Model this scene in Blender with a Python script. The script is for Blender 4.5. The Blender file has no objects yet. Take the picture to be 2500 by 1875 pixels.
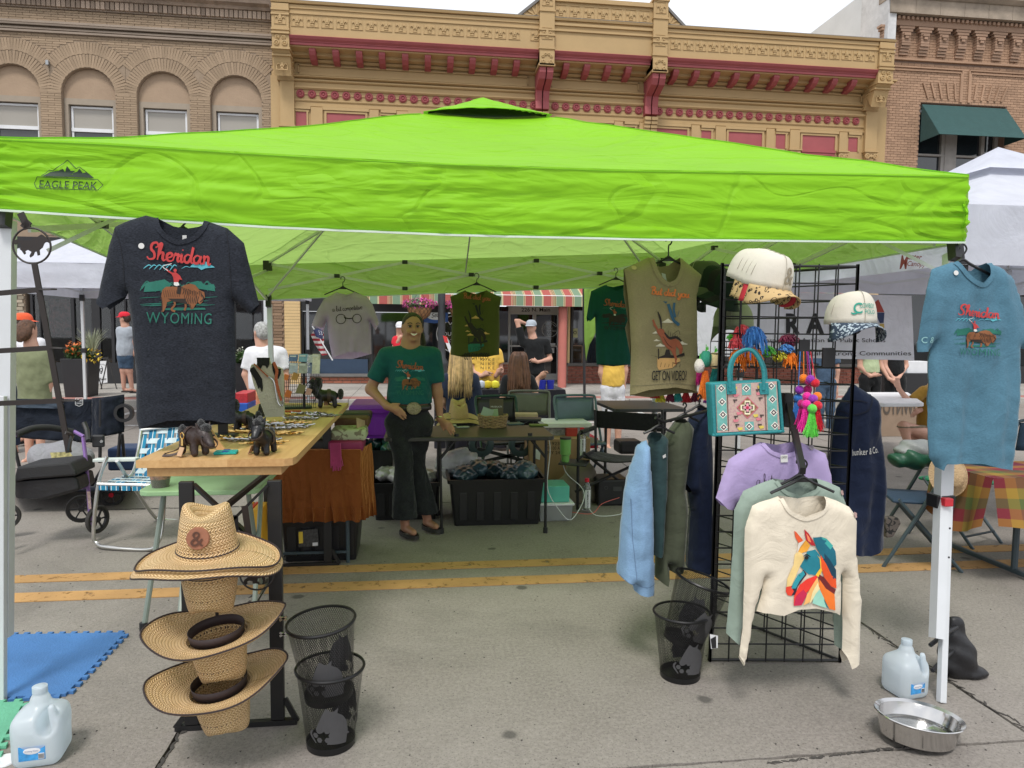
import bpy,bmesh,math,random
import numpy as np
from mathutils import Vector,Matrix,noise
from mathutils.geometry import delaunay_2d_cdt
R=math.radians
PI=math.pi
rnd=random.Random(7)
scene=bpy.context.scene
COL=scene.collection
# ---------------------------------------------------------------- camera
FPX,CAMH=1750.0,1.5
YAW,PITCH,ROLL=R(7.25),math.atan(132.5/1750),math.atan(0.0099)
_f=Vector((math.sin(YAW)*math.cos(PITCH),math.cos(YAW)*math.cos(PITCH),-math.sin(PITCH)))
_r0=Vector((math.cos(YAW),-math.sin(YAW),0));_u0=_r0.cross(_f)
_r=_r0*math.cos(ROLL)+_u0*math.sin(ROLL);_u=_u0*math.cos(ROLL)-_r0*math.sin(ROLL)
CAM=Vector((0,0,CAMH))
cd=bpy.data.cameras.new('camera');cam=bpy.data.objects.new('camera',cd);COL.objects.link(cam)
cd.sensor_fit='HORIZONTAL';cd.sensor_width=36;cd.lens=36*FPX/2500
cd.clip_start=0.05;cd.clip_end=600
cam.matrix_world=Matrix(((_r.x,_u.x,-_f.x,0),(_r.y,_u.y,-_f.y,0),(_r.z,_u.z,-_f.z,CAMH),(0,0,0,1)))
scene.camera=cam
def W(px,py,y=None,z=None,x=None):
 """point of the world seen at photo pixel (px,py) on the plane y=, z= or x="""
 d=_f+_r*((px-1250)/FPX)+_u*((937.5-py)/FPX)
 if y is not None:t=y/d.y
 elif z is not None:t=(z-CAMH)/d.z
 else:t=x/d.x
 return CAM+d*t
# ---------------------------------------------------------------- sky, sun, exposure
SUN_EL,SUN_AZ=R(58),R(200)
world=bpy.data.worlds.new('World');scene.world=world;world.use_nodes=True
nt=world.node_tree;bg=nt.nodes['Background']
sky=nt.nodes.new('ShaderNodeTexSky');sky.sky_type='NISHITA';sky.sun_disc=False
sky.sun_elevation=SUN_EL;sky.sun_rotation=SUN_AZ;sky.air_density=1;sky.dust_density=2
tc=nt.nodes.new('ShaderNodeTexCoord');nz=nt.nodes.new('ShaderNodeTexNoise');nz.inputs['Scale'].default_value=2.6
nz.inputs['Detail'].default_value=6;nz.inputs['Roughness'].default_value=.55
cr=nt.nodes.new('ShaderNodeValToRGB')
cr.color_ramp.elements[0].position=.30;cr.color_ramp.elements[0].color=(6.9,7.35,8.1,1)
cr.color_ramp.elements[1].position=.68;cr.color_ramp.elements[1].color=(10.2,10.3,10.5,1)
mx=nt.nodes.new('ShaderNodeMixRGB');mx.inputs[0].default_value=.93
nt.links.new(tc.outputs['Generated'],nz.inputs['Vector']);nt.links.new(nz.outputs['Fac'],cr.inputs['Fac'])
nt.links.new(sky.outputs['Color'],mx.inputs[1]);nt.links.new(cr.outputs['Color'],mx.inputs[2])
nt.links.new(mx.outputs['Color'],bg.inputs['Color']);bg.inputs['Strength'].default_value=0.098
sl=bpy.data.lights.new('sun','SUN');so=bpy.data.objects.new('sun',sl);COL.objects.link(so)
sl.energy=1.7;sl.angle=R(14);sl.color=(1,.965,.91)
sd=Vector((math.sin(SUN_AZ)*math.cos(SUN_EL),math.cos(SUN_AZ)*math.cos(SUN_EL),math.sin(SUN_EL)))
so.rotation_euler=sd.to_track_quat('Z','Y').to_euler()
vs=scene.view_settings;vs.view_transform='Standard';vs.look='None';vs.exposure=0.46;vs.gamma=1
scene.cycles.use_denoising=True
scene.cycles.max_bounces=7;scene.cycles.transparent_max_bounces=24;scene.cycles.caustics_reflective=False;scene.cycles.caustics_refractive=False
# ---------------------------------------------------------------- objects and tags
def V3(p):return Vector(p)
def tag(o,label=None,cat=None,group=None,kind=None):
 if label:o['label']=label
 if cat:o['category']=cat
 if group:o['group']=group
 if kind:o['kind']=kind
 return o
def T(name,label,cat,loc=(0,0,0),rz=0,group=None):
 o=bpy.data.objects.new(name,None);COL.objects.link(o);o.empty_display_size=.1
 o.location=loc;o.rotation_euler=(0,0,rz)
 return tag(o,label,cat,group)
def origin(o):
 v=Vector((0,0,0))
 while o is not None:v=v+o.location;o=o.parent
 return v
def link(name,me,parent=None,mats=None,kind=None,label=None):
 o=bpy.data.objects.new(name,me);COL.objects.link(o)
 if mats is not None:
  for m in(mats if isinstance(mats,(list,tuple))else[mats]):me.materials.append(m)
 if parent is not None:o.parent=parent
 if kind:o['kind']=kind
 if label:o['label']=label
 return o
def inst(o,loc=None,parent=None,rot=None,scale=None,label=None):
 c=o.copy();COL.objects.link(c)
 if loc is not None:c.location=loc
 if parent is not None:c.parent=parent
 if rot is not None:c.rotation_euler=rot
 if scale is not None:c.scale=scale if isinstance(scale,(tuple,list))else(scale,)*3
 if label:c['label']=label
 return c
KIDS=None
def copy_tree(o,loc,rz=0,label=None,parent=None,scale=None):
 c=o.copy();COL.objects.link(c);c.parent=parent
 if parent is None:
  c.location=loc;c.rotation_euler=(0,0,rz)
  if scale:c.scale=(scale,)*3
  if label:c['label']=label
 for ch in[k for k in bpy.data.objects if k.parent==o]:
  copy_tree(ch,None,0,None,c)
 return c
class MB:
 def __init__(s,M=None):s.v=[];s.f=[];s.m=[];s.mi=0;s.M=M
 def add(s,vs,fs,mi=None):
  n=len(s.v)
  if s.M is not None:vs=[s.M@Vector(p)for p in vs]
  s.v.extend([tuple(p)for p in vs]);s.f.extend([tuple(i+n for i in f)for f in fs])
  s.m.extend([s.mi if mi is None else mi]*len(fs));return s
 def box(s,x0,x1,y0,y1,z0,z1,mi=None):
  if x0>x1:x0,x1=x1,x0
  if y0>y1:y0,y1=y1,y0
  if z0>z1:z0,z1=z1,z0
  v=[(x,y,z)for z in(z0,z1)for y in(y0,y1)for x in(x0,x1)]
  return s.add(v,[(0,2,3,1),(4,5,7,6),(0,1,5,4),(2,6,7,3),(0,4,6,2),(1,3,7,5)],mi)
 def obox(s,c,sz,rot=None,mi=None):
  c=Vector(c);m=rot if rot is not None else Matrix.Identity(3)
  v=[c+m@Vector((x*sz[0]/2,y*sz[1]/2,z*sz[2]/2))for z in(-1,1)for y in(-1,1)for x in(-1,1)]
  return s.add(v,[(0,2,3,1),(4,5,7,6),(0,1,5,4),(2,6,7,3),(0,4,6,2),(1,3,7,5)],mi)
 def bar(s,a,b,w,h,up=(0,0,1),mi=None):
  a,b=Vector(a),Vector(b);d=(b-a);L=d.length;d.normalize();up=Vector(up)
  if abs(d.dot(up))>.98:up=Vector((0,1,0))
  sx=d.cross(up).normalized();sz=sx.cross(d)
  m=Matrix((sx,d,sz)).transposed()
  return s.obox((a+b)/2,(w,L,h),m,mi)
 def tube(s,pts,r,n=8,closed=False,mi=None,caps=True,flat=None):
  pts=[Vector(p)for p in pts];k=len(pts);rr=r if isinstance(r,(list,tuple))else[r]*k
  tang=[]
  for i in range(k):
   a=pts[(i-1)%k]if(closed or i>0)else pts[i];b=pts[(i+1)%k]if(closed or i<k-1)else pts[i]
   t=(b-a);tang.append(t.normalized()if t.length>1e-9 else Vector((0,0,1)))
  up=Vector((0,0,1))if abs(tang[0].z)<.9 else Vector((0,1,0))
  nrm=(up-tang[0]*up.dot(tang[0])).normalized();v=[]
  for i in range(k):
   nrm=(nrm-tang[i]*nrm.dot(tang[i]))
   nrm=nrm.normalized()if nrm.length>1e-6 else tang[i].orthogonal().normalized()
   bn=tang[i].cross(nrm);fl=flat or 1
   for j in range(n):
    a=2*PI*j/n+PI/n;v.append(pts[i]+(nrm*math.cos(a)*fl+bn*math.sin(a))*rr[i])
  f=[]
  for i in range(k if closed else k-1):
   p,q=i*n,((i+1)%k)*n
   for j in range(n):f.append((p+j,p+(j+1)%n,q+(j+1)%n,q+j))
  if caps and not closed:f.append(tuple(range(n))[::-1]);f.append(tuple((k-1)*n+j for j in range(n)))
  return s.add(v,f,mi)
 def cyl(s,a,b,r,r2=None,n=12,mi=None):return s.tube([a,b],[r,r if r2 is None else r2],n,mi=mi)
 def lathe(s,prof,c=(0,0,0),n=24,mi=None,rot=None,sx=1,sy=1,a0=0,a1=None):
  c=Vector(c);v=[];f=[];full=a1 is None;m=n if full else n+1;a1=2*PI if full else a1
  for(r_,z)in prof:
   for j in range(m):
    a=a0+(a1-a0)*j/n;p=Vector((r_*math.cos(a)*sx,r_*math.sin(a)*sy,z));v.append(c+(rot@p if rot is not None else p))
  for i in range(len(prof)-1):
   for j in range(n):j2=(j+1)%m;f.append((i*m+j,i*m+j2,(i+1)*m+j2,(i+1)*m+j))
  return s.add(v,f,mi)
 def prism(s,poly,d0,d1,plane='xz',mi=None):
  """poly in 2D, extruded along the third axis; any outline (triangulated caps)"""
  n=len(poly)
  mk={'xz':lambda p,d:(p[0],d,p[1]),'xy':lambda p,d:(p[0],p[1],d),'yz':lambda p,d:(d,p[0],p[1])}[plane]
  v=[mk(p,d0)for p in poly]+[mk(p,d1)for p in poly]
  area=sum(poly[i][0]*poly[(i+1)%n][1]-poly[(i+1)%n][0]*poly[i][1]for i in range(n))
  ids=list(range(n))
  from mathutils.geometry import tessellate_polygon
  tr=tessellate_polygon([[Vector((p[0],p[1],0))for p in poly]])
  f=[tuple(t)for t in tr]+[tuple(i+n for i in t[::-1])for t in tr]+[(i,(i+1)%n,(i+1)%n+n,i+n)for i in ids]
  return s.add(v,f,mi)
 def grid(s,fn,nu,nv,mi=None,cu=False,flip=False):
  v=[fn(i/nu,j/nv)for j in range(nv+1)for i in range(nu+1 if not cu else nu)]
  w=nu+1 if not cu else nu;f=[]
  for j in range(nv):
   for i in range(nu):
    i2=(i+1)%w if cu else i+1
    q=(j*w+i,j*w+i2,(j+1)*w+i2,(j+1)*w+i);f.append(q[::-1]if flip else q)
  return s.add(v,f,mi)
 def ball(s,c,r,n=10,mi=None,sc=(1,1,1)):
  c=Vector(c);k=max(4,n//2+1)
  return s.grid(lambda u,v:c+Vector((math.cos(2*PI*u)*math.sin(PI*v)*r*sc[0],math.sin(2*PI*u)*math.sin(PI*v)*r*sc[1],-math.cos(PI*v)*r*sc[2])),n,k,mi,cu=True)
 def build(s,name,mats,parent=None,smooth=False,kind=None,bevel=0,label=None,world=True,solid=0,fix=True):
  me=bpy.data.meshes.new(name)
  if world and parent is not None:
   o=origin(parent);vs=[(p[0]-o.x,p[1]-o.y,p[2]-o.z)for p in s.v]
  else:vs=s.v
  me.from_pydata(vs,[],s.f)
  if any(s.m):me.polygons.foreach_set('material_index',s.m)
  if fix:
   bm=bmesh.new();bm.from_mesh(me);bmesh.ops.recalc_face_normals(bm,faces=bm.faces);bm.to_mesh(me);bm.free()
  ob=link(name,me,parent,mats,kind,label)
  if smooth:
   me.polygons.foreach_set('use_smooth',[True]*len(me.polygons))
   if smooth!='all':
    try:me.set_sharp_from_angle(angle=R(40))
    except Exception:pass
  if solid:
   md=ob.modifiers.new('Solid','SOLIDIFY');md.thickness=solid;md.offset=0
  if bevel:
   md=ob.modifiers.new('Bevel','BEVEL');md.width=bevel;md.segments=2;md.limit_method='ANGLE';md.harden_normals=False
  return ob
def bx(name,mat,parent,x0,x1,y0,y1,z0,z1,**k):return MB().box(x0,x1,y0,y1,z0,z1).build(name,mat,parent,**k)
def tb(name,mat,parent,pts,r,n=8,**k):
 cl=k.pop('closed',False);return MB().tube(pts,r,n,closed=cl).build(name,mat,parent,smooth=True,**k)
def spline(pts,m=6,closed=False):
 P=[Vector(p)for p in pts];n=len(P);out=[]
 for i in range(n if closed else n-1):
  g=(lambda j:P[j%n])if closed else(lambda j:P[min(max(j,0),n-1)])
  a,b,c,d=g(i-1),g(i),g(i+1),g(i+2)
  for k in range(m):
   t=k/m;out.append(.5*((2*b)+(c-a)*t+(2*a-5*b+4*c-d)*t*t+(3*b-a-3*c+d)*t**3))
 if not closed:out.append(P[-1])
 return out
# ---------------------------------------------------------------- materials
MATS={}
def srgb(h):
 if isinstance(h,str):
  h=h.lstrip('#');c=[int(h[i:i+2],16)/255 for i in(0,2,4)]
  return tuple(x/12.92 if x<=.04045 else((x+.055)/1.055)**2.4 for x in c)
 return tuple(h)
def node(nt,t,**k):
 n=nt.nodes.new(t)
 for a,b in k.items():
  if a in n.inputs:n.inputs[a].default_value=b
  else:setattr(n,a,b)
 return n
def mat(name,col,rough=.65,metal=0,var=.10,vs=6,bump=.0,bs=60,trans=0,thin=0,spec=.5,emit=0,coat=0,sheen=0,alpha=1,island=0,aniso=None,dirt=0,dirtcol=(.05,.045,.04)):
 """procedural material: base colour with two scales of noise, fine bump"""
 if name in MATS:return MATS[name]
 m=bpy.data.materials.new(name);m.use_nodes=True;MATS[name]=m;nt=m.node_tree
 b=nt.nodes['Principled BSDF'];L=nt.links.new;col=srgb(col)
 tcn=node(nt,'ShaderNodeTexCoord')
 n1=node(nt,'ShaderNodeTexNoise',Scale=vs,Detail=5,Roughness=.6);L(tcn.outputs['Object'],n1.inputs['Vector'])
 mr=node(nt,'ShaderNodeMapRange');mr.inputs['From Min'].default_value=.3;mr.inputs['From Max'].default_value=.7
 mr.inputs['To Min'].default_value=1-var;mr.inputs['To Max'].default_value=1+var;L(n1.outputs['Fac'],mr.inputs['Value'])
 vm=node(nt,'ShaderNodeVectorMath',operation='SCALE');vm.inputs[0].default_value=col;L(mr.outputs[0],vm.inputs['Scale'])
 out=vm.outputs[0]
 if island:
  g=node(nt,'ShaderNodeNewGeometry');oi=node(nt,'ShaderNodeObjectInfo')
  ad=node(nt,'ShaderNodeMath',operation='ADD');L(g.outputs['Random Per Island'],ad.inputs[0]);L(oi.outputs['Random'],ad.inputs[1])
  fr=node(nt,'ShaderNodeMath',operation='FRACT');L(ad.outputs[0],fr.inputs[0])
  m2=node(nt,'ShaderNodeMapRange');m2.inputs['To Min'].default_value=1-island;m2.inputs['To Max'].default_value=1+island;L(fr.outputs[0],m2.inputs['Value'])
  v2=node(nt,'ShaderNodeVectorMath',operation='SCALE');L(out,v2.inputs[0]);L(m2.outputs[0],v2.inputs['Scale']);out=v2.outputs[0]
 if dirt:
  n3=node(nt,'ShaderNodeTexNoise',Scale=vs*.35,Detail=8,Roughness=.7);L(tcn.outputs['Object'],n3.inputs['Vector'])
  m3=node(nt,'ShaderNodeMapRange');m3.inputs['From Min'].default_value=.5;m3.inputs['From Max'].default_value=.75;m3.inputs['To Max'].default_value=dirt;L(n3.outputs['Fac'],m3.inputs['Value'])
  mm=node(nt,'ShaderNodeMixRGB');L(m3.outputs[0],mm.inputs[0]);L(out,mm.inputs[1]);mm.inputs[2].default_value=(*dirtcol,1);out=mm.outputs[0]
 L(out,b.inputs['Base Color'])
 b.inputs['Roughness'].default_value=rough;b.inputs['Metallic'].default_value=metal;b.inputs['Specular IOR Level'].default_value=spec
 b.inputs['Transmission Weight'].default_value=trans;b.inputs['Alpha'].default_value=alpha
 if coat:b.inputs['Coat Weight'].default_value=coat
 if sheen:b.inputs['Sheen Weight'].default_value=sheen;b.inputs['Sheen Roughness'].default_value=.4
 if emit:b.inputs['Emission Color'].default_value=(*col,1);b.inputs['Emission Strength'].default_value=emit
 if bump:
  nb=node(nt,'ShaderNodeTexNoise',Scale=bs,Detail=3);L(tcn.outputs['Object'],nb.inputs['Vector'])
  bp=node(nt,'ShaderNodeBump',Strength=bump,Distance=.01);L(nb.outputs['Fac'],bp.inputs['Height']);L(bp.outputs[0],b.inputs['Normal'])
 if thin:
  tr=node(nt,'ShaderNodeBsdfTranslucent');L(out,tr.inputs['Color']);ms=node(nt,'ShaderNodeMixShader',Fac=thin)
  L(b.outputs[0],ms.inputs[1]);L(tr.outputs[0],ms.inputs[2]);L(ms.outputs[0],nt.nodes['Material Output'].inputs['Surface'])
  if bump:L(bp.outputs[0],tr.inputs['Normal'])
 return m
def cloth(name,col,thin=.0,var=.07,rough=.9,heather=0,wr=.2,wscale=7):
 """woven cloth: creases, fine weave, optional heather flecks"""
 if name in MATS:return MATS[name]
 m=mat(name,col,rough=rough,var=var,vs=5,thin=thin,spec=.2,sheen=.15)
 nt=m.node_tree;L=nt.links.new;b=nt.nodes['Principled BSDF']
 tcn=node(nt,'ShaderNodeTexCoord')
 a=node(nt,'ShaderNodeTexNoise',Scale=wscale,Detail=4,Roughness=.55,Distortion=1.2);L(tcn.outputs['Object'],a.inputs['Vector'])
 c=node(nt,'ShaderNodeTexNoise',Scale=260,Detail=2);L(tcn.outputs['Object'],c.inputs['Vector'])
 b1=node(nt,'ShaderNodeBump',Strength=wr,Distance=.05);L(a.outputs['Fac'],b1.inputs['Height'])
 b2=node(nt,'ShaderNodeBump',Strength=.35,Distance=.002);L(c.outputs['Fac'],b2.inputs['Height']);L(b1.outputs[0],b2.inputs['Normal']);L(b2.outputs[0],b.inputs['Normal'])
 if heather:
  mp=node(nt,'ShaderNodeMapping');mp.inputs['Scale'].default_value=(120,120,420);L(tcn.outputs['Object'],mp.inputs['Vector'])
  h=node(nt,'ShaderNodeTexNoise',Scale=1,Detail=3);L(mp.outputs[0],h.inputs['Vector'])
  mr=node(nt,'ShaderNodeMapRange');mr.inputs['From Min'].default_value=.3;mr.inputs['From Max'].default_value=.7;mr.inputs['To Min'].default_value=1-heather;mr.inputs['To Max'].default_value=1+heather;L(h.outputs['Fac'],mr.inputs['Value'])
  lk=b.inputs['Base Color'].links[0].from_socket
  vm=node(nt,'ShaderNodeVectorMath',operation='SCALE');L(lk,vm.inputs[0]);L(mr.outputs[0],vm.inputs['Scale']);L(vm.outputs[0],b.inputs['Base Color'])
 return m
# ---------------------------------------------------------------- flat shapes, text and cloth
def resample(poly,step,closed=True):
 out=[];n=len(poly)
 for i in range(n if closed else n-1):
  a,b=poly[i],poly[(i+1)%n];L=math.hypot(b[0]-a[0],b[1]-a[1]);k=max(1,int(L/step))
  for j in range(k):out.append((a[0]+(b[0]-a[0])*j/k,a[1]+(b[1]-a[1])*j/k))
 if not closed:out.append(poly[-1])
 return out
def fill(poly,step):
 """triangulate a 2D outline with interior points on a grid"""
 b=resample(poly,step);n=len(b);P=np.array(b)
 lo=P.min(0);hi=P.max(0)
 gx,gz=np.meshgrid(np.arange(lo[0]+step*.5,hi[0],step),np.arange(lo[1]+step*.5,hi[1],step))
 g=np.stack([gx.ravel(),gz.ravel()],1)
 if len(g):
  A=P;B=np.roll(P,-1,0);ins=np.zeros(len(g),bool);dm=np.full(len(g),1e9)
  for(ax,az),(bx_,bz)in zip(A,B):
   c=((az>g[:,1])!=(bz>g[:,1]))
   with np.errstate(divide='ignore',invalid='ignore'):
    xx=(bx_-ax)*(g[:,1]-az)/((bz-az)if bz!=az else 1e-12)+ax
   ins^=c&(g[:,0]<xx)
   d=np.array([bx_-ax,bz-az]);l2=max((d*d).sum(),1e-12)
   t=np.clip(((g-[ax,az])@d)/l2,0,1);q=g-[ax,az]-t[:,None]*d;dm=np.minimum(dm,(q*q).sum(1))
  g=g[ins&(dm>(step*.35)**2)]
 pts=[Vector(p)for p in b]+[Vector(p)for p in g]
 r_=delaunay_2d_cdt(pts,[(i,(i+1)%n)for i in range(n)],[],1,1e-6)
 return[tuple(p)for p in r_[0]],[tuple(f)for f in r_[2]]
def dist_segs(P,segs):
 d=np.full(len(P),9.)
 for(a,b)in segs:
  a=np.array(a);v=np.array(b)-a;l2=max((v*v).sum(),1e-12);t=np.clip(((P-a)@v)/l2,0,1)
  q=P-a-t[:,None]*v;d=np.minimum(d,np.sqrt((q*q).sum(1)))
 return d
TXT={}
def text2d(s,size=1.0,shear=0,off=0,ls=1.0,lh=1.0,align='CENTER',res=3):
 """letters as a flat 2D mesh (verts, faces), centred, cap height about .72 size"""
 key=(s,size,shear,off,ls,lh,align)
 if key in TXT:return TXT[key]
 cu=bpy.data.curves.new('t','FONT');cu.body=s;cu.size=size;cu.shear=shear;cu.offset=off*size;cu.space_character=ls;cu.space_line=lh
 cu.align_x=align;cu.align_y='CENTER';cu.resolution_u=res
 ob=bpy.data.objects.new('t',cu);COL.objects.link(ob)
 dg=bpy.context.evaluated_depsgraph_get();me=ob.evaluated_get(dg).to_mesh()
 v=[(p.co.x,p.co.y)for p in me.vertices];f=[tuple(q.vertices)for q in me.polygons]
 ob.evaluated_get(dg).to_mesh_clear();bpy.data.objects.remove(ob);bpy.data.curves.remove(cu)
 TXT[key]=(v,f);return v,f
def fit(vf,cx,cz,w=None,h=None,rot=0,bend=0):
 v,f=vf;A=np.array(v)
 if not len(A):return v,f
 lo,hi=A.min(0),A.max(0);c=(lo+hi)/2;s=hi-lo
 sx=(w/s[0])if w else None;sy=(h/s[1])if h else None
 sx=sx or sy;sy=sy or sx
 B=(A-c)*[sx,sy]
 if bend:B[:,1]+=bend*(1-(2*B[:,0]/(s[0]*sx))**2)
 co,si=math.cos(rot),math.sin(rot)
 return[(cx+x*co-y*si,cz+x*si+y*co)for x,y in B],f
def cut2d(v,f,step):
 bm=bmesh.new();vs=[bm.verts.new((p[0],0,p[1]))for p in v]
 for q in f:
  try:bm.faces.new([vs[i]for i in q])
  except ValueError:pass
 if v:
  A=np.array(v);lo,hi=A.min(0),A.max(0)
  for ax in(0,1):
   x=lo[ax]+step
   while x<hi[ax]:
    co=(x,0,0)if ax==0 else(0,0,x);no=(1,0,0)if ax==0 else(0,0,1)
    bmesh.ops.bisect_plane(bm,geom=bm.verts[:]+bm.edges[:]+bm.faces[:],plane_co=co,plane_no=no);x+=step
 bm.verts.index_update();out=[(p.co.x,p.co.z)for p in bm.verts],[tuple(p.index for p in q.verts)for q in bm.faces]
 bm.free();return out
def stroke(pts,w,taper=True):
 """a brush stroke as a 2D ribbon polygon"""
 P=[Vector((p[0],p[1],0))for p in pts];P=spline(P,5)if len(P)>2 else P
 L,Rr=[],[];n=len(P)
 for i,p in enumerate(P):
  t=(P[min(i+1,n-1)]-P[max(i-1,0)]);t=t.normalized()if t.length>1e-9 else Vector((1,0,0))
  k=i/(n-1);ww=w*(.35+.65*math.sin(PI*min(max(k,.08),.92)))if taper else w
  q=Vector((-t.y,t.x,0))*ww/2;L.append(p+q);Rr.append(p-q)
 v=[];f=[]
 for i in range(n):v+=[(L[i].x,L[i].y),(Rr[i].x,Rr[i].y)]
 for i in range(n-1):f.append((2*i,2*i+1,2*i+3,2*i+2))
 return v,f
def joinvf(lst):
 v,f=[],[]
 for a,b in lst:
  n=len(v);v+=list(a);f+=[tuple(i+n for i in q)for q in b]
 return v,f
def polyvf(poly):
 from mathutils.geometry import tessellate_polygon
 return list(poly),[tuple(t)for t in tessellate_polygon([[Vector((p[0],p[1],0))for p in poly]])]
def discvf(cx,cz,r,n=20,sx=1):return[(cx+r*sx*math.cos(2*PI*i/n),cz+r*math.sin(2*PI*i/n))for i in range(n)],[tuple(range(n))]
def ringvf(cx,cz,r,w,n=32,sx=1):
 v=[];f=[]
 for i in range(n):
  a=2*PI*i/n;v+=[(cx+(r-w/2)*sx*math.cos(a),cz+(r-w/2)*math.sin(a)),(cx+(r+w/2)*sx*math.cos(a),cz+(r+w/2)*math.sin(a))]
 for i in range(n):j=(i+1)%n;f.append((2*i,2*i+1,2*j+1,2*j))
 return v,f
def flatprint(name,vf,mt,parent,fn,label=None):
 """flat print laid on a surface: fn(u,w) -> world point"""
 mb=MB();mb.add([fn(*p)for p in vf[0]],vf[1]);return mb.build(name,mt,parent,label=label,fix=False)
SH_ALL=[]
class Garment:
 """hanging garment: outline from the photo on the plane y=Y, own thickness and folds.
    front: list of (px,py,open) photo pixels; open marks the edge starting at that point as a hem/neck/cuff opening"""
 def __init__(s,parent,mt,front,Y,back=None,T_=.035,r_=.06,folds=.012,fs=9,seed=0,step=.014,tilt=0,name='front_panel',backmat=None,local=None,rightmost=None):
  s.Y=Y;s.T=T_;s.r=r_;s.folds=folds;s.fs=fs;s.seed=seed;s.parent=parent;s.tilt=tilt
  conv=(lambda p:(W(p[0],p[1],y=Y).x,W(p[0],p[1],y=Y).z))if local is None else(lambda p:(p[0],p[1]))
  fp=[conv(p)for p in front];s.cx=sum(p[0]for p in fp)/len(fp)
  s.segs=[(fp[i],fp[(i+1)%len(fp)])for i in range(len(fp))if not(len(front[i])>2 and front[i][2])]
  s.zt=max(p[1]for p in fp);s.zb=min(p[1]for p in fp)
  s.panel(fp,+1,mt,name,step)
  bp=[conv(p)for p in back]if back else fp
  s.bsegs=[(bp[i],bp[(i+1)%len(bp)])for i in range(len(bp))if not(len((back or front)[i])>2 and(back or front)[i][2])]
  s.panel(bp,-1,backmat or mt,'back_panel',step)
 def wr(s,x,z):
  h=min(max((s.zt-z)/(s.zt-s.zb),0),1)
  a=noise.noise(Vector((x*s.fs,z*1.3,s.seed)))*s.folds*(.35+1.3*h)
  a+=noise.noise(Vector((x*s.fs*2.3+5,z*4.5,s.seed+9)))*s.folds*.45
  a+=noise.noise(Vector((x*14+z*9,z*16-x*6,s.seed+3)))*s.folds*.16
  return a+s.tilt*(x-s.cx)
 def disp(s,A,side):
  d=dist_segs(A,s.segs if side>0 else s.bsegs);t=np.clip(d/s.r,0,1);pr=np.sqrt(1-(1-t)**2)*s.T
  w=np.array([s.wr(x,z)for x,z in A])
  return s.Y-side*pr*(1 if side>0 else.85)+w
 def panel(s,P,side,mt,name,step):
  v,f=fill(P,step);A=np.array(v);y=s.disp(A,side)
  mb=MB();mb.add([(A[i][0],y[i],A[i][1])for i in range(len(A))],f);s.last=mb.build(name,mt,s.parent,smooth='all',fix=False)
 def deco(s,name,vf,mt,off=.0022,step=.02,label=None,px=True,side=1,parent=None):
  v,f=vf
  if px:v=[(W(p[0],p[1],y=s.Y).x,W(p[0],p[1],y=s.Y).z)for p in v]
  v,f=cut2d(v,f,step)
  if not v:return
  A=np.array(v);y=s.disp(A,side)-off*side
  mb=MB();mb.add([(A[i][0],y[i],A[i][1])for i in range(len(A))],f);return mb.build(name,mt,parent or s.parent,smooth='all',fix=False,label=label)
def flipz(vf):return[(x,-z)for x,z in vf[0]],vf[1]
def ptext(s,cx,cy,w=None,h=None,rot=0,bend=0,**k):
 """text in photo pixels (y down)"""
 v,f=fit(text2d(s,**k),0,0,w,h,-rot,bend)
 return[(cx+x,cy-z)for x,z in v],f
# ---------------------------------------------------------------- implicit bodies
def smin(a,b,k):
 h=np.clip(.5+.5*(b-a)/k,0,1);return b*(1-h)+a*h-k*h*(1-h)
def s_cap(P,a,b,ra,rb=None,fy=1.0,fx=1.0):
 rb=ra if rb is None else rb;a=np.array(a,float);b=np.array(b,float);sc=np.array([1/fx,1/fy,1])
 Q=P*sc;a=a*sc;b=b*sc;d=b-a;l2=max((d*d).sum(),1e-12)
 t=np.clip(((Q-a)@d)/l2,0,1);q=Q-a-t[...,None]*d
 return(np.sqrt((q*q).sum(-1))-(ra+(rb-ra)*t))*min(1,fx,fy)
def s_ell(P,c,r_):
 r_=np.array(r_,float);q=(P-np.array(c,float))/r_;n=np.sqrt((q*q).sum(-1));return(n-1)*r_.min()
def s_rot(P,c,rot):
 """points into a frame turned by rot (Matrix3) about c"""
 return(P-np.array(c,float))@np.array(rot)
def s_plane(P,c,n):n=np.array(n,float);n/=np.linalg.norm(n);return(P-np.array(c,float))@n
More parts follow.
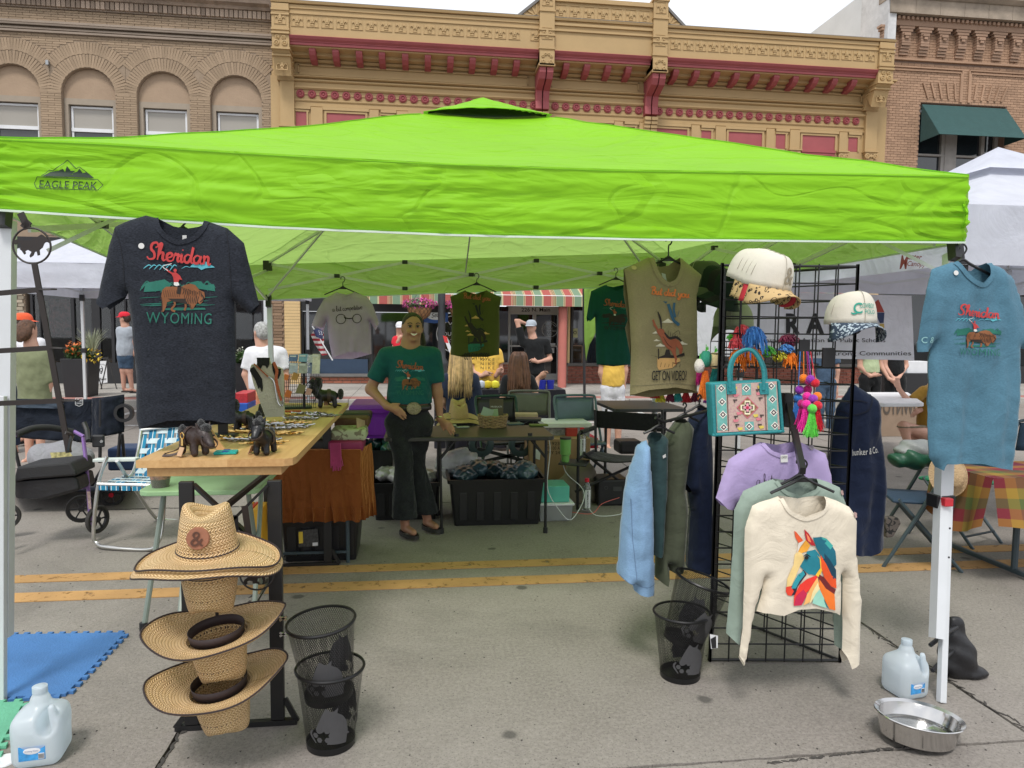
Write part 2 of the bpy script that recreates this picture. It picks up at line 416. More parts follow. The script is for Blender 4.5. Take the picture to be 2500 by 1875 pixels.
def nets(fn,lo,hi,h):
 lo=np.array(lo,float);n=np.ceil((np.array(hi)-lo)/h).astype(int)+1
 ax=[lo[i]+h*np.arange(n[i])for i in range(3)]
 G=np.stack(np.meshgrid(*ax,indexing='ij'),-1);D=fn(G.reshape(-1,3)).reshape(n);D=np.where(D==0,1e-9,D)
 s=D<0;c=[(i,j,k)for i in(0,1)for j in(0,1)for k in(0,1)]
 sl=lambda A,o:A[o[0]:o[0]+n[0]-1,o[1]:o[1]+n[1]-1,o[2]:o[2]+n[2]-1]
 cnt=sum(sl(s,o).astype(int)for o in c);act=(cnt>0)&(cnt<8)
 idx=-np.ones(act.shape,int);ijk=np.argwhere(act);idx[act]=np.arange(len(ijk))
 acc=np.zeros((len(ijk),3));num=np.zeros(len(ijk))
 for o in c:
  for a_ in range(3):
   if o[a_]==1:continue
   q=list(o);q[a_]=1;I=ijk+np.array(o);J=ijk+np.array(q)
   d0=D[I[:,0],I[:,1],I[:,2]];d1=D[J[:,0],J[:,1],J[:,2]];m=(d0<0)!=(d1<0)
   t=np.where(m,d0/(d0-d1+1e-30*(d0==d1)),0);p=np.array(o)+0.*acc;p[:,a_]=t
   acc[m]+=p[m];num[m]+=1
 vt=lo+h*(ijk+acc/num[:,None]);fs=[]
 for a_ in range(3):
  b_,c_=(a_+1)%3,(a_+2)%3
  S0=s;sh=[slice(None)]*3;sh[a_]=slice(0,n[a_]-1);sh2=[slice(None)]*3;sh2[a_]=slice(1,n[a_])
  e=np.argwhere(S0[tuple(sh)]!=S0[tuple(sh2)])
  e=e[(e[:,b_]>0)&(e[:,c_]>0)&(e[:,b_]<n[b_]-1)&(e[:,c_]<n[c_]-1)]
  if not len(e):continue
  def g(db,dc):
   q=e.copy();q[:,b_]+=db;q[:,c_]+=dc;return idx[q[:,0],q[:,1],q[:,2]]
  Q=np.stack([g(-1,-1),g(0,-1),g(0,0),g(-1,0)],1)
  ins=S0[e[:,0],e[:,1],e[:,2]];Q[~ins]=Q[~ins][:,::-1];fs.append(Q)
 return vt,np.concatenate(fs)if fs else np.zeros((0,4),int)
def body(name,fn,lo,hi,h,mt,parent,disp=None,matfn=None,label=None,relax=1):
 """implicit surface -> smooth mesh, coordinates local to the parent"""
 v,f=nets(fn,lo,hi,h)
 for _ in range(relax):
  acc=np.zeros_like(v);k=np.zeros(len(v))
  for i in range(4):
   a,b=f[:,i],f[:,(i+1)%4];np.add.at(acc,a,v[b]);np.add.at(acc,b,v[a]);np.add.at(k,a,1);np.add.at(k,b,1)
  v=v*.5+.5*acc/np.maximum(k,1)[:,None]
 if disp is not None:v=v+disp(v)
 me=bpy.data.meshes.new(name);me.from_pydata(v.tolist(),[],f.tolist());me.polygons.foreach_set('use_smooth',[True]*len(me.polygons))
 ob=link(name,me,parent,mt,label=label)
 if matfn is not None:
  c=v[f].mean(1);me.polygons.foreach_set('material_index',matfn(c).astype(int).tolist())
 return ob
def fnoise(v,sc,seed=0):return np.array([noise.noise(Vector((p[0]*sc+seed,p[1]*sc,p[2]*sc)))for p in v])
# ---------------------------------------------------------------- ground
def concrete(name,a,b,sc=1.0):
 m=bpy.data.materials.new(name);m.use_nodes=True;nt=m.node_tree;L=nt.links.new;bs=nt.nodes['Principled BSDF'];MATS[name]=m
 g=node(nt,'ShaderNodeNewGeometry');P=g.outputs['Position']
 def nz(s,d=4,r=.6,dist=0):
  n=node(nt,'ShaderNodeTexNoise',Scale=s,Detail=d,Roughness=r,Distortion=dist);L(P,n.inputs['Vector']);return n.outputs['Fac']
 def rng(x,a0,a1,b0,b1):
  r=node(nt,'ShaderNodeMapRange');r.inputs[1].default_value=a0;r.inputs[2].default_value=a1;r.inputs[3].default_value=b0;r.inputs[4].default_value=b1;L(x,r.inputs[0]);return r.outputs[0]
 def mix(f,c1,c2,t='MIX'):
  k=node(nt,'ShaderNodeMixRGB',blend_type=t);L(f,k.inputs[0])if not isinstance(f,float)else setattr(k.inputs[0],'default_value',f)
  for i,c in((1,c1),(2,c2)):
   if isinstance(c,tuple):k.inputs[i].default_value=(*c,1)
   else:L(c,k.inputs[i])
  return k.outputs[0]
 c=mix(rng(nz(.7*sc,6,.62),.35,.65,0,1),a,b)
 c=mix(rng(nz(5*sc,6,.7),.3,.7,0,.55),c,tuple(x*.80 for x in a))
 c=mix(rng(nz(60,3,.6),.35,.75,0,.5),c,tuple(x*1.35 for x in b))
 c=mix(rng(nz(140,2,.5),.58,.68,0,.5),c,(.05,.048,.045))
 v=node(nt,'ShaderNodeTexVoronoi',Scale=2.3);v.inputs['Randomness'].default_value=1;L(P,v.inputs['Vector'])
 ad=node(nt,'ShaderNodeMath',operation='ADD');L(v.outputs['Distance'],ad.inputs[0]);L(rng(nz(9,3),0,1,-.05,.05),ad.inputs[1])
 c=mix(rng(ad.outputs[0],.05,.085,.75,0),c,(.07,.065,.06))
 c=mix(rng(nz(.8,8,.72,.6),.50,.72,0,.42),c,(.09,.085,.078))
 L(c,bs.inputs['Base Color']);bs.inputs['Roughness'].default_value=.88;bs.inputs['Specular IOR Level'].default_value=.3
 bp=node(nt,'ShaderNodeBump',Strength=.5,Distance=.006);L(nz(90,4,.6),bp.inputs['Height']);L(bp.outputs[0],bs.inputs['Normal'])
 return m
M_road=concrete('road_concrete',(.216,.193,.171),(.292,.267,.241));M_walk=concrete('sidewalk_concrete',(.34,.32,.29),(.44,.42,.385))
M_joint=mat('joint_dirt',(.055,.05,.045),.95,bump=.3)
g=MB().box(-160,160,-60,240,-.35,-.06).build('ground',M_joint,kind='structure');tag(g,'grey ground far around the street')
road=T('road','grey concrete street with dark joints and orange centre lines',None,(0,0,0));tag(road,kind='structure')
def slab(x0,x1,y0,y1,parent,mt,name='slab',z=0,gap=.007,h=.055):
 def edge(a,b,n,amp):
  return[(a[0]+(b[0]-a[0])*i/n+(rnd.random()-.5)*amp,a[1]+(b[1]-a[1])*i/n+(rnd.random()-.5)*amp)for i in range(n)]
 x0+=gap;x1-=gap;y0+=gap;y1-=gap;near=y0<5 and-5<x0<6
 k=40 if near else 6;am=.007 if near else.002
 pts=edge((x0,y0),(x1,y0),k,am)+edge((x1,y0),(x1,y1),k,am)+edge((x1,y1),(x0,y1),k,am)+edge((x0,y1),(x0,y0),k,am)
 return MB().prism(pts,z-h,z,'xy').build(name,mt,parent)
xs=[-14.2,-10.8,-7.5,-4.2,-.89,2.27,5.6,8.9,12.3,15.6,19,24];ys=[-9,-5.6,-1.4,2.29,6.15,10.1,14.05]
for i in range(len(xs)-1):
 for j in range(len(ys)-1):slab(xs[i],xs[i+1],ys[j],ys[j+1],road,M_road)
def paint(name,col,scale=14,wear=.42):
 m=mat(name,col,.8,var=.16,vs=3,bump=.3,bs=90);nt=m.node_tree;L=nt.links.new;g=node(nt,'ShaderNodeNewGeometry')
 n=node(nt,'ShaderNodeTexNoise',Scale=scale,Detail=8,Roughness=.75);L(g.outputs['Position'],n.inputs['Vector'])
 r=node(nt,'ShaderNodeMapRange');r.inputs[1].default_value=wear-.06;r.inputs[2].default_value=wear+.02;L(n.outputs['Fac'],r.inputs[0]);L(r.outputs[0],nt.nodes['Principled BSDF'].inputs['Alpha']);return m
M_line=paint('orange_road_paint',(.47,.265,.10))
for(a,b)in((4.085,4.225),(4.40,4.53)):
 m=MB()
 for i in range(len(xs)-1):
  if xs[i+1]<18:m.box(xs[i]+.012,xs[i+1]-.012,a,b,.001,.005)
 m.build('centre_line',M_line,road)
M_wline=paint('white_road_paint',(.6,.6,.58),wear=.45)
for x in(-7.6,-5.0,1.2,4.0,6.8,9.6):MB().box(x-.05,x+.05,11.4,13.9,.001,.005).build('parking_line',M_wline,road)
MB().box(-14,18,11.35,11.42,.001,.005).build('parking_line',M_wline,road)
walk=T('pavement','pale concrete pavement along the shops with a red kerb edge',None);tag(walk,kind='structure')
M_kerb=mat('kerb_red',(.36,.17,.145),.85,var=.2,vs=2,bump=.3,bs=40)
x=-14
while x<24:
 MB().box(x+.005,x+1.395,14.08,14.25,-.05,.12).build('kerb_stone',M_walk,walk,bevel=.012)
 MB().box(x+.004,x+1.396,14.254,14.75,-.05,.118).build('kerb_paver',M_kerb,walk)
 for j,(a,b)in enumerate(((14.754,16.2),(16.205,17.7),(17.705,21.6))):MB().box(x+.004,x+1.396,a,b,-.05,.12-.001*j).build('paving_slab',M_walk,walk)
 x+=1.4
# ---------------------------------------------------------------- bricks
def brick_mat(name,col,isl=.16,var=.08):
 return mat(name,col,.9,var=var,vs=1.5,bump=.4,bs=70,island=isl,spec=.2,dirt=.22,dirtcol=tuple(x*.5 for x in col))
def unit_brick(name,mt,L_,h,d=.03):
 me=bpy.data.meshes.new(name);v=[(x,y,z)for z in(-h/2,h/2)for y in(0,d)for x in(-L_/2,L_/2)]
 e=.004;v[0]=(v[0][0]+e,0,v[0][2]+e);v[1]=(v[1][0]-e,0,v[1][2]+e);v[4]=(v[4][0]+e,0,v[4][2]-e);v[5]=(v[5][0]-e,0,v[5][2]-e)
 me.from_pydata(v,[],[(0,1,5,4),(1,3,7,5),(0,4,6,2),(4,5,7,6),(0,2,3,1)]);me.materials.append(mt);return me
def brickwork(parent,spans,z0,z1,y,L_,c,mt,jt=.010,nind=300,near=(0,0,1.5),zmin=0,extra=(),d=.03,offs=.5):
 """spans(z) -> list of (x0,x1) to fill at height z; extra = [(cx,cz,angle,len,h)] turned bricks"""
 out=[];k=0;z=z0+c/2
 while z<z1-c*.4:
  for(a,b)in spans(z):
   x=math.floor(a/L_)*L_+(offs*L_ if k%2 else 0)-L_
   while x<b:
    p,q=max(x,a)+jt/2,min(x+L_,b)-jt/2
    if q-p>L_*.18:out.append(((p+q)/2,z,0,(q-p),c-jt))
    x+=L_
  z+=c;k+=1
 out+=list(extra)
 out.sort(key=lambda t:(t[1]<zmin,(t[0]-near[0])**2+(y-near[1])**2+(t[1]-near[2])**2))
 me=unit_brick('brick',mt,1,1,d);o=origin(parent)
 for(cx,cz,an,l,h)in out[:nind]:
  b=bpy.data.objects.new('brick',me);COL.objects.link(b);b.parent=parent;b.location=(cx-o.x,y-o.y-rnd.random()*.002,cz-o.z);b.rotation_euler=(0,-an,0);b.scale=(l,1,h)
 if len(out)>nind:
  mb=MB()
  for(cx,cz,an,l,h)in out[nind:]:
   co,si=math.cos(an),math.sin(an);yy=y-rnd.random()*.002
   P=[(cx+co*u*l/2-si*w*h/2,yy,cz+si*u*l/2+co*w*h/2)for(u,w)in((-1,-1),(1,-1),(1,1),(-1,1))]
   Q=[(p[0],y+d,p[2])for p in P]
   mb.add(P+Q,[(0,1,2,3),(1,5,6,2),(0,3,7,4),(3,2,6,7),(0,4,5,1)])
  mb.build('brickwork',mt,parent,kind='stuff',fix=False)
def minus(spans,holes):
 for(a,b)in holes:
  n=[]
  for(p,q)in spans:
   if b<=p or a>=q:n.append((p,q))
   else:
    if a>p:n.append((p,a))
    if b<q:n.append((b,q))
  spans=n
 return spans
YF=18.2
def X(px,py=300,y=None):return W(px,py,y=y or YF).x
def Z(px,py,y=None):return W(px,py,y=y or YF).z
def glassy(name,col=(.012,.014,.016),rough=.04,var=.3,spec=1.0):
 return mat(name,col,rough,var=var,vs=.8,spec=spec)
M_pane=glassy('window_glass');M_paneb=glassy('blind_glass',(.34,.315,.275),.12,var=.04,spec=.6);M_paned=glassy('dusk_glass',(.055,.055,.055),.08,spec=.8)
M_white=mat('white_paint',(.72,.73,.75),.5,var=.05);M_black=mat('black_paint',(.016,.016,.018),.45,var=.15);M_dark=mat('dark_metal',(.03,.028,.027),.5,var=.1)
# ---------------------------------------------------------------- left brick building
LB=T('brick_building','tan brick building with four arched upper windows and dark shop front','building',(-7,YF,0))
M_lb=brick_mat('tan_brick',(.345,.255,.175),.10);M_mort=mat('tan_mortar',(.295,.222,.158),.95,bump=.3,bs=90);M_lb2=brick_mat('weathered_brick',(.31,.25,.20),.24)
M_stucco=mat('tan_stucco',(.37,.268,.185),.9,var=.06,vs=3,bump=.5,bs=22,dirt=.2,dirtcol=(.2,.13,.09));M_frame=mat('taupe_frame',(.32,.265,.205),.7,var=.05)
xl,xr=-13.4,X(662,100)+.02;ztop=Z(668,-10)+.5
cxs=[X(p,200)for p in(28,214,397,575)];st=(cxs[3]-cxs[0])/3;cxs=[cxs[0]-2*st,cxs[0]-st]+cxs;hw=.588
z_ar=Z(397,174);z_sp=z_ar-hw;z_fr=Z(214,238);z_wt=Z(214,244);z_rail=Z(575,327);z_sill=4.3
mw=MB();mw.box(xl,xr,YF+.02,YF+6,3.55,z_sill);
mw.box(xl,xr,YF+.02,YF+.6,z_ar+.5,ztop)
for c in cxs:
 arc=[(c+hw*math.cos(PI*t/16),z_sp+hw*math.sin(PI*t/16))for t in range(17)]
 mw.prism([(c+st/2,z_sp),(c+st/2,z_ar+.5),(c-st/2,z_ar+.5),(c-st/2,z_sp)]+arc[::-1],YF+.02,YF+.5)
 mw.box(c-st/2,c-hw,YF+.021,YF+.5,z_sill,z_sp);mw.box(c+hw,c+st/2,YF+.021,YF+.5,z_sill,z_sp)
mw.box(cxs[-1]+st/2,xr,YF+.022,YF+.5,z_sill,z_ar+.5);mw.box(xl,cxs[0]-st/2,YF+.022,YF+.5,z_sill,z_ar+.5)
mw.box(xl,xr,YF+.55,YF+9,3.5,ztop-.3)
mw.build('wall',M_mort,LB)
zc1=Z(668,113);zc0=Z(668,89)
def lspans(z):
 s=[(xl,xr)]
 for c in cxs:
  if z<z_sp:s=minus(s,[(c-hw,c+hw)])
  elif z<z_sp+1.18:w=math.sqrt(max(1.18**2-(z-z_sp)**2,0));s=minus(s,[(c-min(w,st/2),c+min(w,st/2))])
 return s
ex=[]
for c in cxs[1:]:
 for ring,(r0,r1)in enumerate(((hw,hw+.30),(hw+.30,1.17))):
  n=int(PI*((r0+r1)/2)/.062)
  for i in range(n):
   a=PI*(i+.5)/n;rm=(r0+r1)/2+.004*((i%2)*2-1);x=c+rm*math.cos(a)
   if abs(x-c)<st/2-.03 and z_sp+rm*math.sin(a)>z_sp+.02:ex.append((x,z_sp+rm*math.sin(a),a,r1-r0-.012,.052 if ring==0 else.056))
brickwork(LB,lspans,3.6,zc1,YF+.010,.30,.053,M_lb,jt=.008,near=(-3,0,8),zmin=Z(400,335)-.2,extra=ex)
def band(nm,mt,pa,x0,x1,prof,close=True):
 m=MB();n=len(prof);v=[(x0,p[0],p[1])for p in prof]+[(x1,p[0],p[1])for p in prof]
 m.add(v,[(i,(i+1)%n,(i+1)%n+n,i+n)for i in range(n)]+[tuple(range(n)),tuple(range(n,2*n))[::-1]]);return m.build(nm,mt,pa)
def rect(yf,z0,z1,yb=YF+.05):return[(yf,z0),(yf,z1),(yb,z1),(yb,z0)]
for(za,zb,pr)in((zc1,zc1+.045,.05),(zc1+.07,zc1+.11,.035),(zc1+.15,zc1+.19,.07),(zc1+.21,zc1+.26,.045)):band('string_course',M_lb2,LB,xl,xr,rect(YF-pr,za,zb))
brickwork(LB,lambda z:[(xl,xr)],zc1+.26,Z(668,56),YF-.02,.30,.053,M_lb,jt=.008,near=(-3,0,8),nind=90)
zd=Z(668,56);n=int((xr-xl)/.105)
M_den=brick_mat('dentil_brick',(.34,.26,.20),.32);dm=unit_brick('dentil',M_den,1,1,.1)
band('cornice_bed',M_lb2,LB,xl,xr,rect(YF-.05,zd,zd+.22))
for i in range(n):
 x=xr-(i+.5)*.105
 if i<100:
  b=bpy.data.objects.new('dentil',dm);COL.objects.link(b);b.parent=LB;b.location=(x+7,-.12,zd+.11);b.scale=(.085,1,.17)
M_corn=mat('stained_cornice',(.30,.225,.17),.9,var=.3,vs=4,dirt=.5,dirtcol=(.05,.04,.04))
prof=[(YF-.16,zd+.2),(YF-.19,zd+.26),(YF-.30,zd+.30),(YF-.34,zd+.46),(YF-.42,zd+.50),(YF-.42,zd+.60),(YF-.22,zd+.62),(YF-.22,zd+.66),(YF+.05,zd+.66),(YF+.05,zd+.2)]
band('cornice',M_corn,LB,xl,xr,prof)
for i in range(46):bx('cornice_brick',M_den,LB,xr-(i+1)*.21+.01,xr-i*.21-.01,YF-.27,YF,zd+.665,zd+.86)
band('coping',M_corn,LB,xl,xr,rect(YF-.34,zd+.87,zd+.97))
bx('parapet_post',M_den,LB,xr-.02,xr+.25,YF-.1,YF+.4,zd+.2,zd+.60)
M_blk=MATS['black_paint']
for c in cxs[1:]:
 a=[(c+(hw-.004)*math.cos(PI*t/16),z_sp+(hw-.004)*math.sin(PI*t/16))for t in range(17)]
 MB().prism(a+[(c-hw+.004,z_fr),(c+hw-.004,z_fr)],YF+.13,YF+.20).build('tympanum',M_stucco,LB)
 w=T('window',None,None);w.parent=LB
 w=MB();
 f=MB();x0,x1=c-hw+.006,c+hw-.006
 f.box(x0,x1,YF+.12,YF+.3,z_wt-.08,z_fr+.0);f.box(x0,x0+.09,YF+.12,YF+.3,z_sill,z_wt-.08);f.box(x1-.09,x1,YF+.12,YF+.3,z_sill,z_wt-.08)
 wf=f.build('window',M_frame,LB)
 s=MB();a0,a1=x0+.11,x1-.11;zt=z_wt-.10
 for(q0,q1,r0,r1,yy)in((a0,a1,zt-.045,zt,.2),(a0,a1,z_rail-.05,z_rail+.03,.19),(a0,a0+.045,z_sill,zt,.205),(a1-.045,a1,z_sill,zt,.205)):s.box(q0,q1,YF+yy,YF+.3,r0,r1)
 s.build('sash',M_white,wf);bx('pane',M_paneb,wf,a0+.04,a1-.04,YF+.235,YF+.24,z_rail+.02,zt-.04);bx('pane',M_paned,wf,a0+.04,a1-.04,YF+.245,YF+.25,z_sill,z_rail-.045)
for e in[o for o in bpy.data.objects if o.type=='EMPTY' and o.name.startswith('window')]:bpy.data.objects.remove(e)
bx('wall_bracket',mat('galvanised',(.35,.36,.37),.4,.6),LB,X(118,153)-.03,X(118,153)+.03,YF-.07,YF,Z(118,160),Z(118,149))
GF=3.56
bx('shop_header',M_blk,LB,xl,xr,YF-.02,YF+.5,2.75,GF-.01)
M_rough=brick_mat('rough_limestone',(.33,.28,.215),.35,.25)
bx('column_core',M_mort,LB,-11.6,X(66,850),YF+.0,YF+.6,.12,2.74)
brickwork(LB,lambda z:[(-11.6,X(66,850))],.14,2.72,YF-.045,.22,.085,M_rough,jt=.014,nind=170,near=(-8,0,1.5),d=.06)
M_lbd=mat('shop_interior',(.045,.038,.034),.8,var=.5,vs=1.2)
bx('shop_back',M_lbd,LB,X(66,850),xr,YF+2.6,YF+2.7,.12,2.75)
bx('shop_floor',mat('shop_floor_wood',(.10,.06,.035),.6,var=.3),LB,X(66,850),xr,YF+.1,YF+2.6,.55,.6)
bx('shop_back',M_lbd,LB,X(66,850),X(66,850)+.1,YF+.3,YF+2.6,.12,2.75)
bx('bulkhead',M_blk,LB,X(66,850)+.01,X(560,850),YF+.005,YF+.2,.121,.62)
for(p0,p1)in((78,84),(99,102),(176,184),(226,246),(273,280),(306,310),(560,575),(640,658)):bx('mullion',M_blk,LB,X(p0,850),X(p1,850),YF+.0,YF+.12,.621,2.74)
for(p0,p1)in((84,99),(102,176),(184,226),(246,273),(280,306),(310,560),(575,640)):bx('pane',mat('clear_shop_glass',(.9,.92,.92),.02,trans=1,var=0,spec=.6),LB,X(p0,850)+.005,X(p1,850)-.005,YF+.05,YF+.056,.625,2.73)
M_cream=mat('cream_paint',(.62,.44,.215),.7,var=.07,vs=2,bump=.2,bs=20)
M_brn=brick_mat('brown_brick',(.26,.175,.115),.2)
bx('pier_core',M_mort,LB,X(660,850),X(696,850),YF-.06,YF+.3,.12,2.9)
brickwork(LB,lambda z:[(X(660,850),X(696,850))],.13,2.88,YF-.09,.42,.075,M_brn,jt=.01,nind=40,near=(-3,0,1.5))
M_rug=mat('patterned_red_textile',(.17,.05,.05),.9,var=.8,vs=9);M_shirtb=cloth('pale_blue_cotton',(.52,.62,.70));M_rug2=mat('patterned_green_textile',(.16,.17,.13),.9,var=.9,vs=11)
def drape(name,mt,px0,px1,py0,py1,y,label,cat='clothing',n=8,amp=.02,grp=None,poly=None):
 x0,x1,z1,z0=X(px0,850,y),X(px1,850,y),Z(px0,py0,y),Z(px0,py1,y)
 m=MB();m.grid(lambda u,v:(x0+(x1-x0)*u+.01*math.sin(9*v),y+amp*math.sin(u*n)*(.3+v),z1+(z0-z1)*v+.02*math.sin(u*7)*v),16,10)
 o=m.build(name,mt,None,smooth='all',solid=.01,fix=False);tag(o,label,cat,grp);return o
drape('hanging_textile',M_rug2,104,122,735,830,YF+.5,'faded green patterned textile hanging in the dark shop window',n=9)
drape('hanging_textile',M_rug,124,173,730,822,YF+.55,'dark red patterned textile hanging in the shop window behind the planter',n=14,amp=.05)
drape('hanging_shirt',M_shirtb,186,206,745,815,YF+.45,'left pale blue trouser leg hanging in the shop window',grp='pale clothing hung in the shop window')
drape('hanging_shirt',M_shirtb,208,229,745,826,YF+.45,'right pale blue trouser leg hanging beside the black window post',grp='pale clothing hung in the shop window')
# ---------------------------------------------------------------- yellow building
YB=T('yellow_building','ochre painted shop building with crimson cornice, rosettes and raised centre parapet','building',(5,YF,0))
M_y=mat('ochre_paint',(.455,.308,.143),.65,var=.06,vs=1.2,bump=.15,bs=25,dirt=.18,dirtcol=(.28,.19,.10));M_cr=mat('crimson_paint',(.33,.075,.08),.6,var=.10,vs=2,bump=.1,bs=30)
M_roof=mat('grey_flashing',(.16,.15,.14),.5)
yl,yr=X(692,200),X(2137,330);YC=YF-.62
zY=lambda py,px=725,y=None:Z(px,py,y)
zp_top=zY(9,706,YC);zp_bot=zY(85,706,YC)
bx('wall',M_y,YB,yl-.3,yr+.3,YF,YF+9,3.1,zY(186)+.0)
bx('wall_upper',M_y,YB,yl-.3,yr+.3,YF+.02,YF+9,zY(186),zp_top-.15)
bx('parapet',M_y,YB,X(706,40,YC),X(2143,140,YC),YC,YF+.3,zp_bot,zp_top)
band('coping',M_y,YB,X(664,10,YC)-.02,X(2182,104,YC)+.03,[(YC-.07,zp_top),(YC-.09,zp_top+.05),(YC+.9,zp_top+.06),(YC+.9,zp_top)])
band('flashing',M_roof,YB,X(664,10,YC),X(2182,104,YC),rect(YC-.04,zp_top+.061,zp_top+.085,YC+.9))
zf1,zf0=zY(33,706,YC),zY(68,706,YC)
band('moulding',M_y,YB,X(706,40,YC),X(2143,140,YC),rect(YC-.025,zf1+.0,zf1+.035,YC+.1));band('moulding',M_y,YB,X(706,40,YC),X(2143,140,YC),rect(YC-.025,zp_top-.10,zp_top-.02,YC+.1))
def fleur(mt):
 m=MB()
 m.prism([(0,.13),(.035,.07),(.022,.0),(-.022,.0),(-.035,.07)],-.028,0)
 for s in(1,-1):
  pts=[(s*.02,.0),(s*.05,.055),(s*.085,.075),(s*.115,.05),(s*.108,.01),(s*.095,.03),(s*.075,.045),(s*.05,.02),(s*.035,-.03)]
  m.prism(pts,-.022,0)
 m.box(-.045,.045,-.026,0,-.03,-.012);m.prism([(0,-.04),(.05,-.085),(-.05,-.085)],-.02,0)
 m.box(-.12,.12,-.016,0,.155,.17);m.box(-.14,.14,-.016,0,-.115,-.10)
 for s in(1,-1):m.box(s*.13-.006,s*.13+.006,-.010,0,-.09,.15)
 me=bpy.data.meshes.new('fleur_relief');bm=bmesh.new();vs_=[bm.verts.new(p)for p in m.v]
 for f in m.f:bm.faces.new([vs_[i]for i in f])
 bmesh.ops.recalc_face_normals(bm,faces=bm.faces);bm.to_mesh(me);bm.free();me.materials.append(mt);return me
FM=fleur(M_y)
def put(me,nm,x,y,z,pa=YB,s=1):
 b=bpy.data.objects.new(nm,me);COL.objects.link(b);b.parent=pa;o=origin(pa);b.location=(x-o.x,y-o.y,z-o.z);b.scale=(s,s,s);return b
zfm=(zf0+zf1)/2
xa,xb=X(726,48,YC),X(1290,93,YC);n=16
for i in range(17):put(FM,'fleur_relief',xa+(X(1276,90,YC)-xa)*i/15.6 if i<16 else X(1309,95,YC),YC,zfm)
xa,xb=X(1650,110,YC),X(2124,136,YC)
for i in range(17):put(FM,'fleur_relief',xa+(xb-xa)*i/16,YC,zfm)
pxs=[(1316,1352),(1592,1627)]
zq=Z(1610,8,YC)
x0,x1=X(1350,30,YC),X(1594,30,YC)
bx('centre_parapet',M_y,YB,x0,x1,YC-.02,YC+.4,zp_bot-.02,zq-.12)
band('moulding',M_y,YB,x0,x1,rect(YC-.08,zq-.14,zq-.04,YC+.4));band('moulding',M_y,YB,x0,x1,rect(YC-.06,Z(1400,66,YC),Z(1400,60,YC)));band('moulding',M_y,YB,x0,x1,rect(YC-.06,Z(1400,80,YC),Z(1400,76,YC)))
xa,xb=X(1369,31,YC),X(1573,43,YC)
for i in range(7):put(FM,'fleur_relief',xa+(xb-xa)*i/6,YC-.02,Z(1470,37,YC))
for i,(p0,p1)in enumerate(pxs):
 a,b=X(p0,60,YC),X(p1,60,YC);c=(a+b)/2;m=MB()
 m.box(a,b,YC-.12,YC+.4,zp_bot-.35,zq);m.box(a-.03,b+.03,YC-.15,YC+.4,zq,zq+.06)
 for zz in(zq-.42,zq-.86,zq-.98,zp_bot-.02):m.box(a-.015,b+.015,YC-.145,YC,zz,zz+.04)
 m.build('centre_post',M_y,YB)
 put(FM,'fleur_relief',c,YC-.12,zq-.18,s=.95);put(FM,'fleur_relief',c,YC-.12,zp_bot+.32,s=.95)
 sg=-1 if i==0 else 1;e=a if i==0 else b;xo=X(1263,50,YC)if i==0 else X(1672,77,YC)
 MB().prism([(e,zp_top),(xo,zp_top),(e,zq-.14)],YC,YC+.35).build('sloped_shoulder',M_y,YB)
 MB().prism([(e,zq-.14),(xo,zp_top),(xo+sg*.05,zp_top+.04),(e,zq-.06)],YC-.05,YC+.38).build('flashing',M_roof,YB)
 m=MB()
 for t in(.15,.4,.65,.9):m.bar((e+sg*.06,YC-.01,zp_top+.08),(e+(xo-e)*t*.8,YC-.01,zp_top+.08+(1-t)*(zq-zp_top)*.55),.03,.03)
 m.build('fan_relief',M_y,YB)
 m=MB();zb=zp_bot-.3
 m.box(a,b,YC-.16,YF,zb-.10,zb+.22)
 for s_ in(-1,1):
  for k,(dx,dz,r_)in enumerate(((.09,-.02,.05),(.10,.10,.04),(.04,.15,.04))):m.lathe([(r_,0),(r_*.9,.02),(r_*.45,.025),(r_*.4,.012),(0,.012)],(c+s_*dx,YC-.16,zb+dz),10,rot=Matrix.Rotation(PI/2,3,'X'))
 m.build('scroll_relief',M_y,YB,smooth=True)
 m=MB()
 for s_ in(-1,1):
  q=[(YC-.10,zb-.12),(YC-.10,zb-.24),(YC-.02,zb-.38),(YF-.22,zb-.52),(YF-.16,zb-.75),(YF-.2,zb-.95),(YF,zb-.98),(YF,zb-.12)]
  n_=len(q);u0,u1=(c-.17,c-.012)if s_<0 else(c+.012,c+.17)
  m.add([(u0,*t)for t in q]+[(u1,*t)for t in q],[(i_,(i_+1)%n_,(i_+1)%n_+n_,i_+n_)for i_ in range(n_)]+[tuple(range(n_)),tuple(range(n_,2*n_))[::-1]])
 m.build('double_bracket',M_cr,YB,bevel=.012)
 m=MB();m.box(c-.2,c+.2,YC-.16,YF,zb-.115,zb-.06)
 for s_ in(-.09,.09):
  for k in range(4):m.box(c+s_-.08,c+s_+.08,YF-.2+.03*k,YF,zb-1.0-.09*(k+1),zb-1.0-.09*k-.01)
 m.build('bracket_foot',M_y,YB)
zc=zp_bot;prof=[(YC-.03,zc),(YC-.05,zc-.02),(YC-.02,zc-.09),(YC+.03,zc-.14),(YC+.03,zc-.165),(YC+.05,zc-.17),(YC+.05,zc-.25),(YF,zc-.25),(YF,zc)]
zcb=zY(107,706,YC+.05)
k_=(zc-zcb)/.25;prof=[(a,zc-(zc-b)*k_)for a,b in prof]
segs=[(X(706,90,YC),X(pxs[0][0],110,YC)),(X(pxs[0][1],110,YC),X(pxs[1][0],110,YC)),(X(pxs[1][1],110,YC),X(2143,170,YC))]
for a,b in segs:band('cornice',M_cr,YB,a,b,prof)
band('soffit',M_y,YB,yl,yr+.2,[(YC+.10,zcb+.01),(YC+.10,zcb-.03),(YF-.25,zcb-.05),(YF-.25,zcb-.12),(YF,zcb-.14),(YF,zcb+.01)])
m=MB();zb=zcb-.03
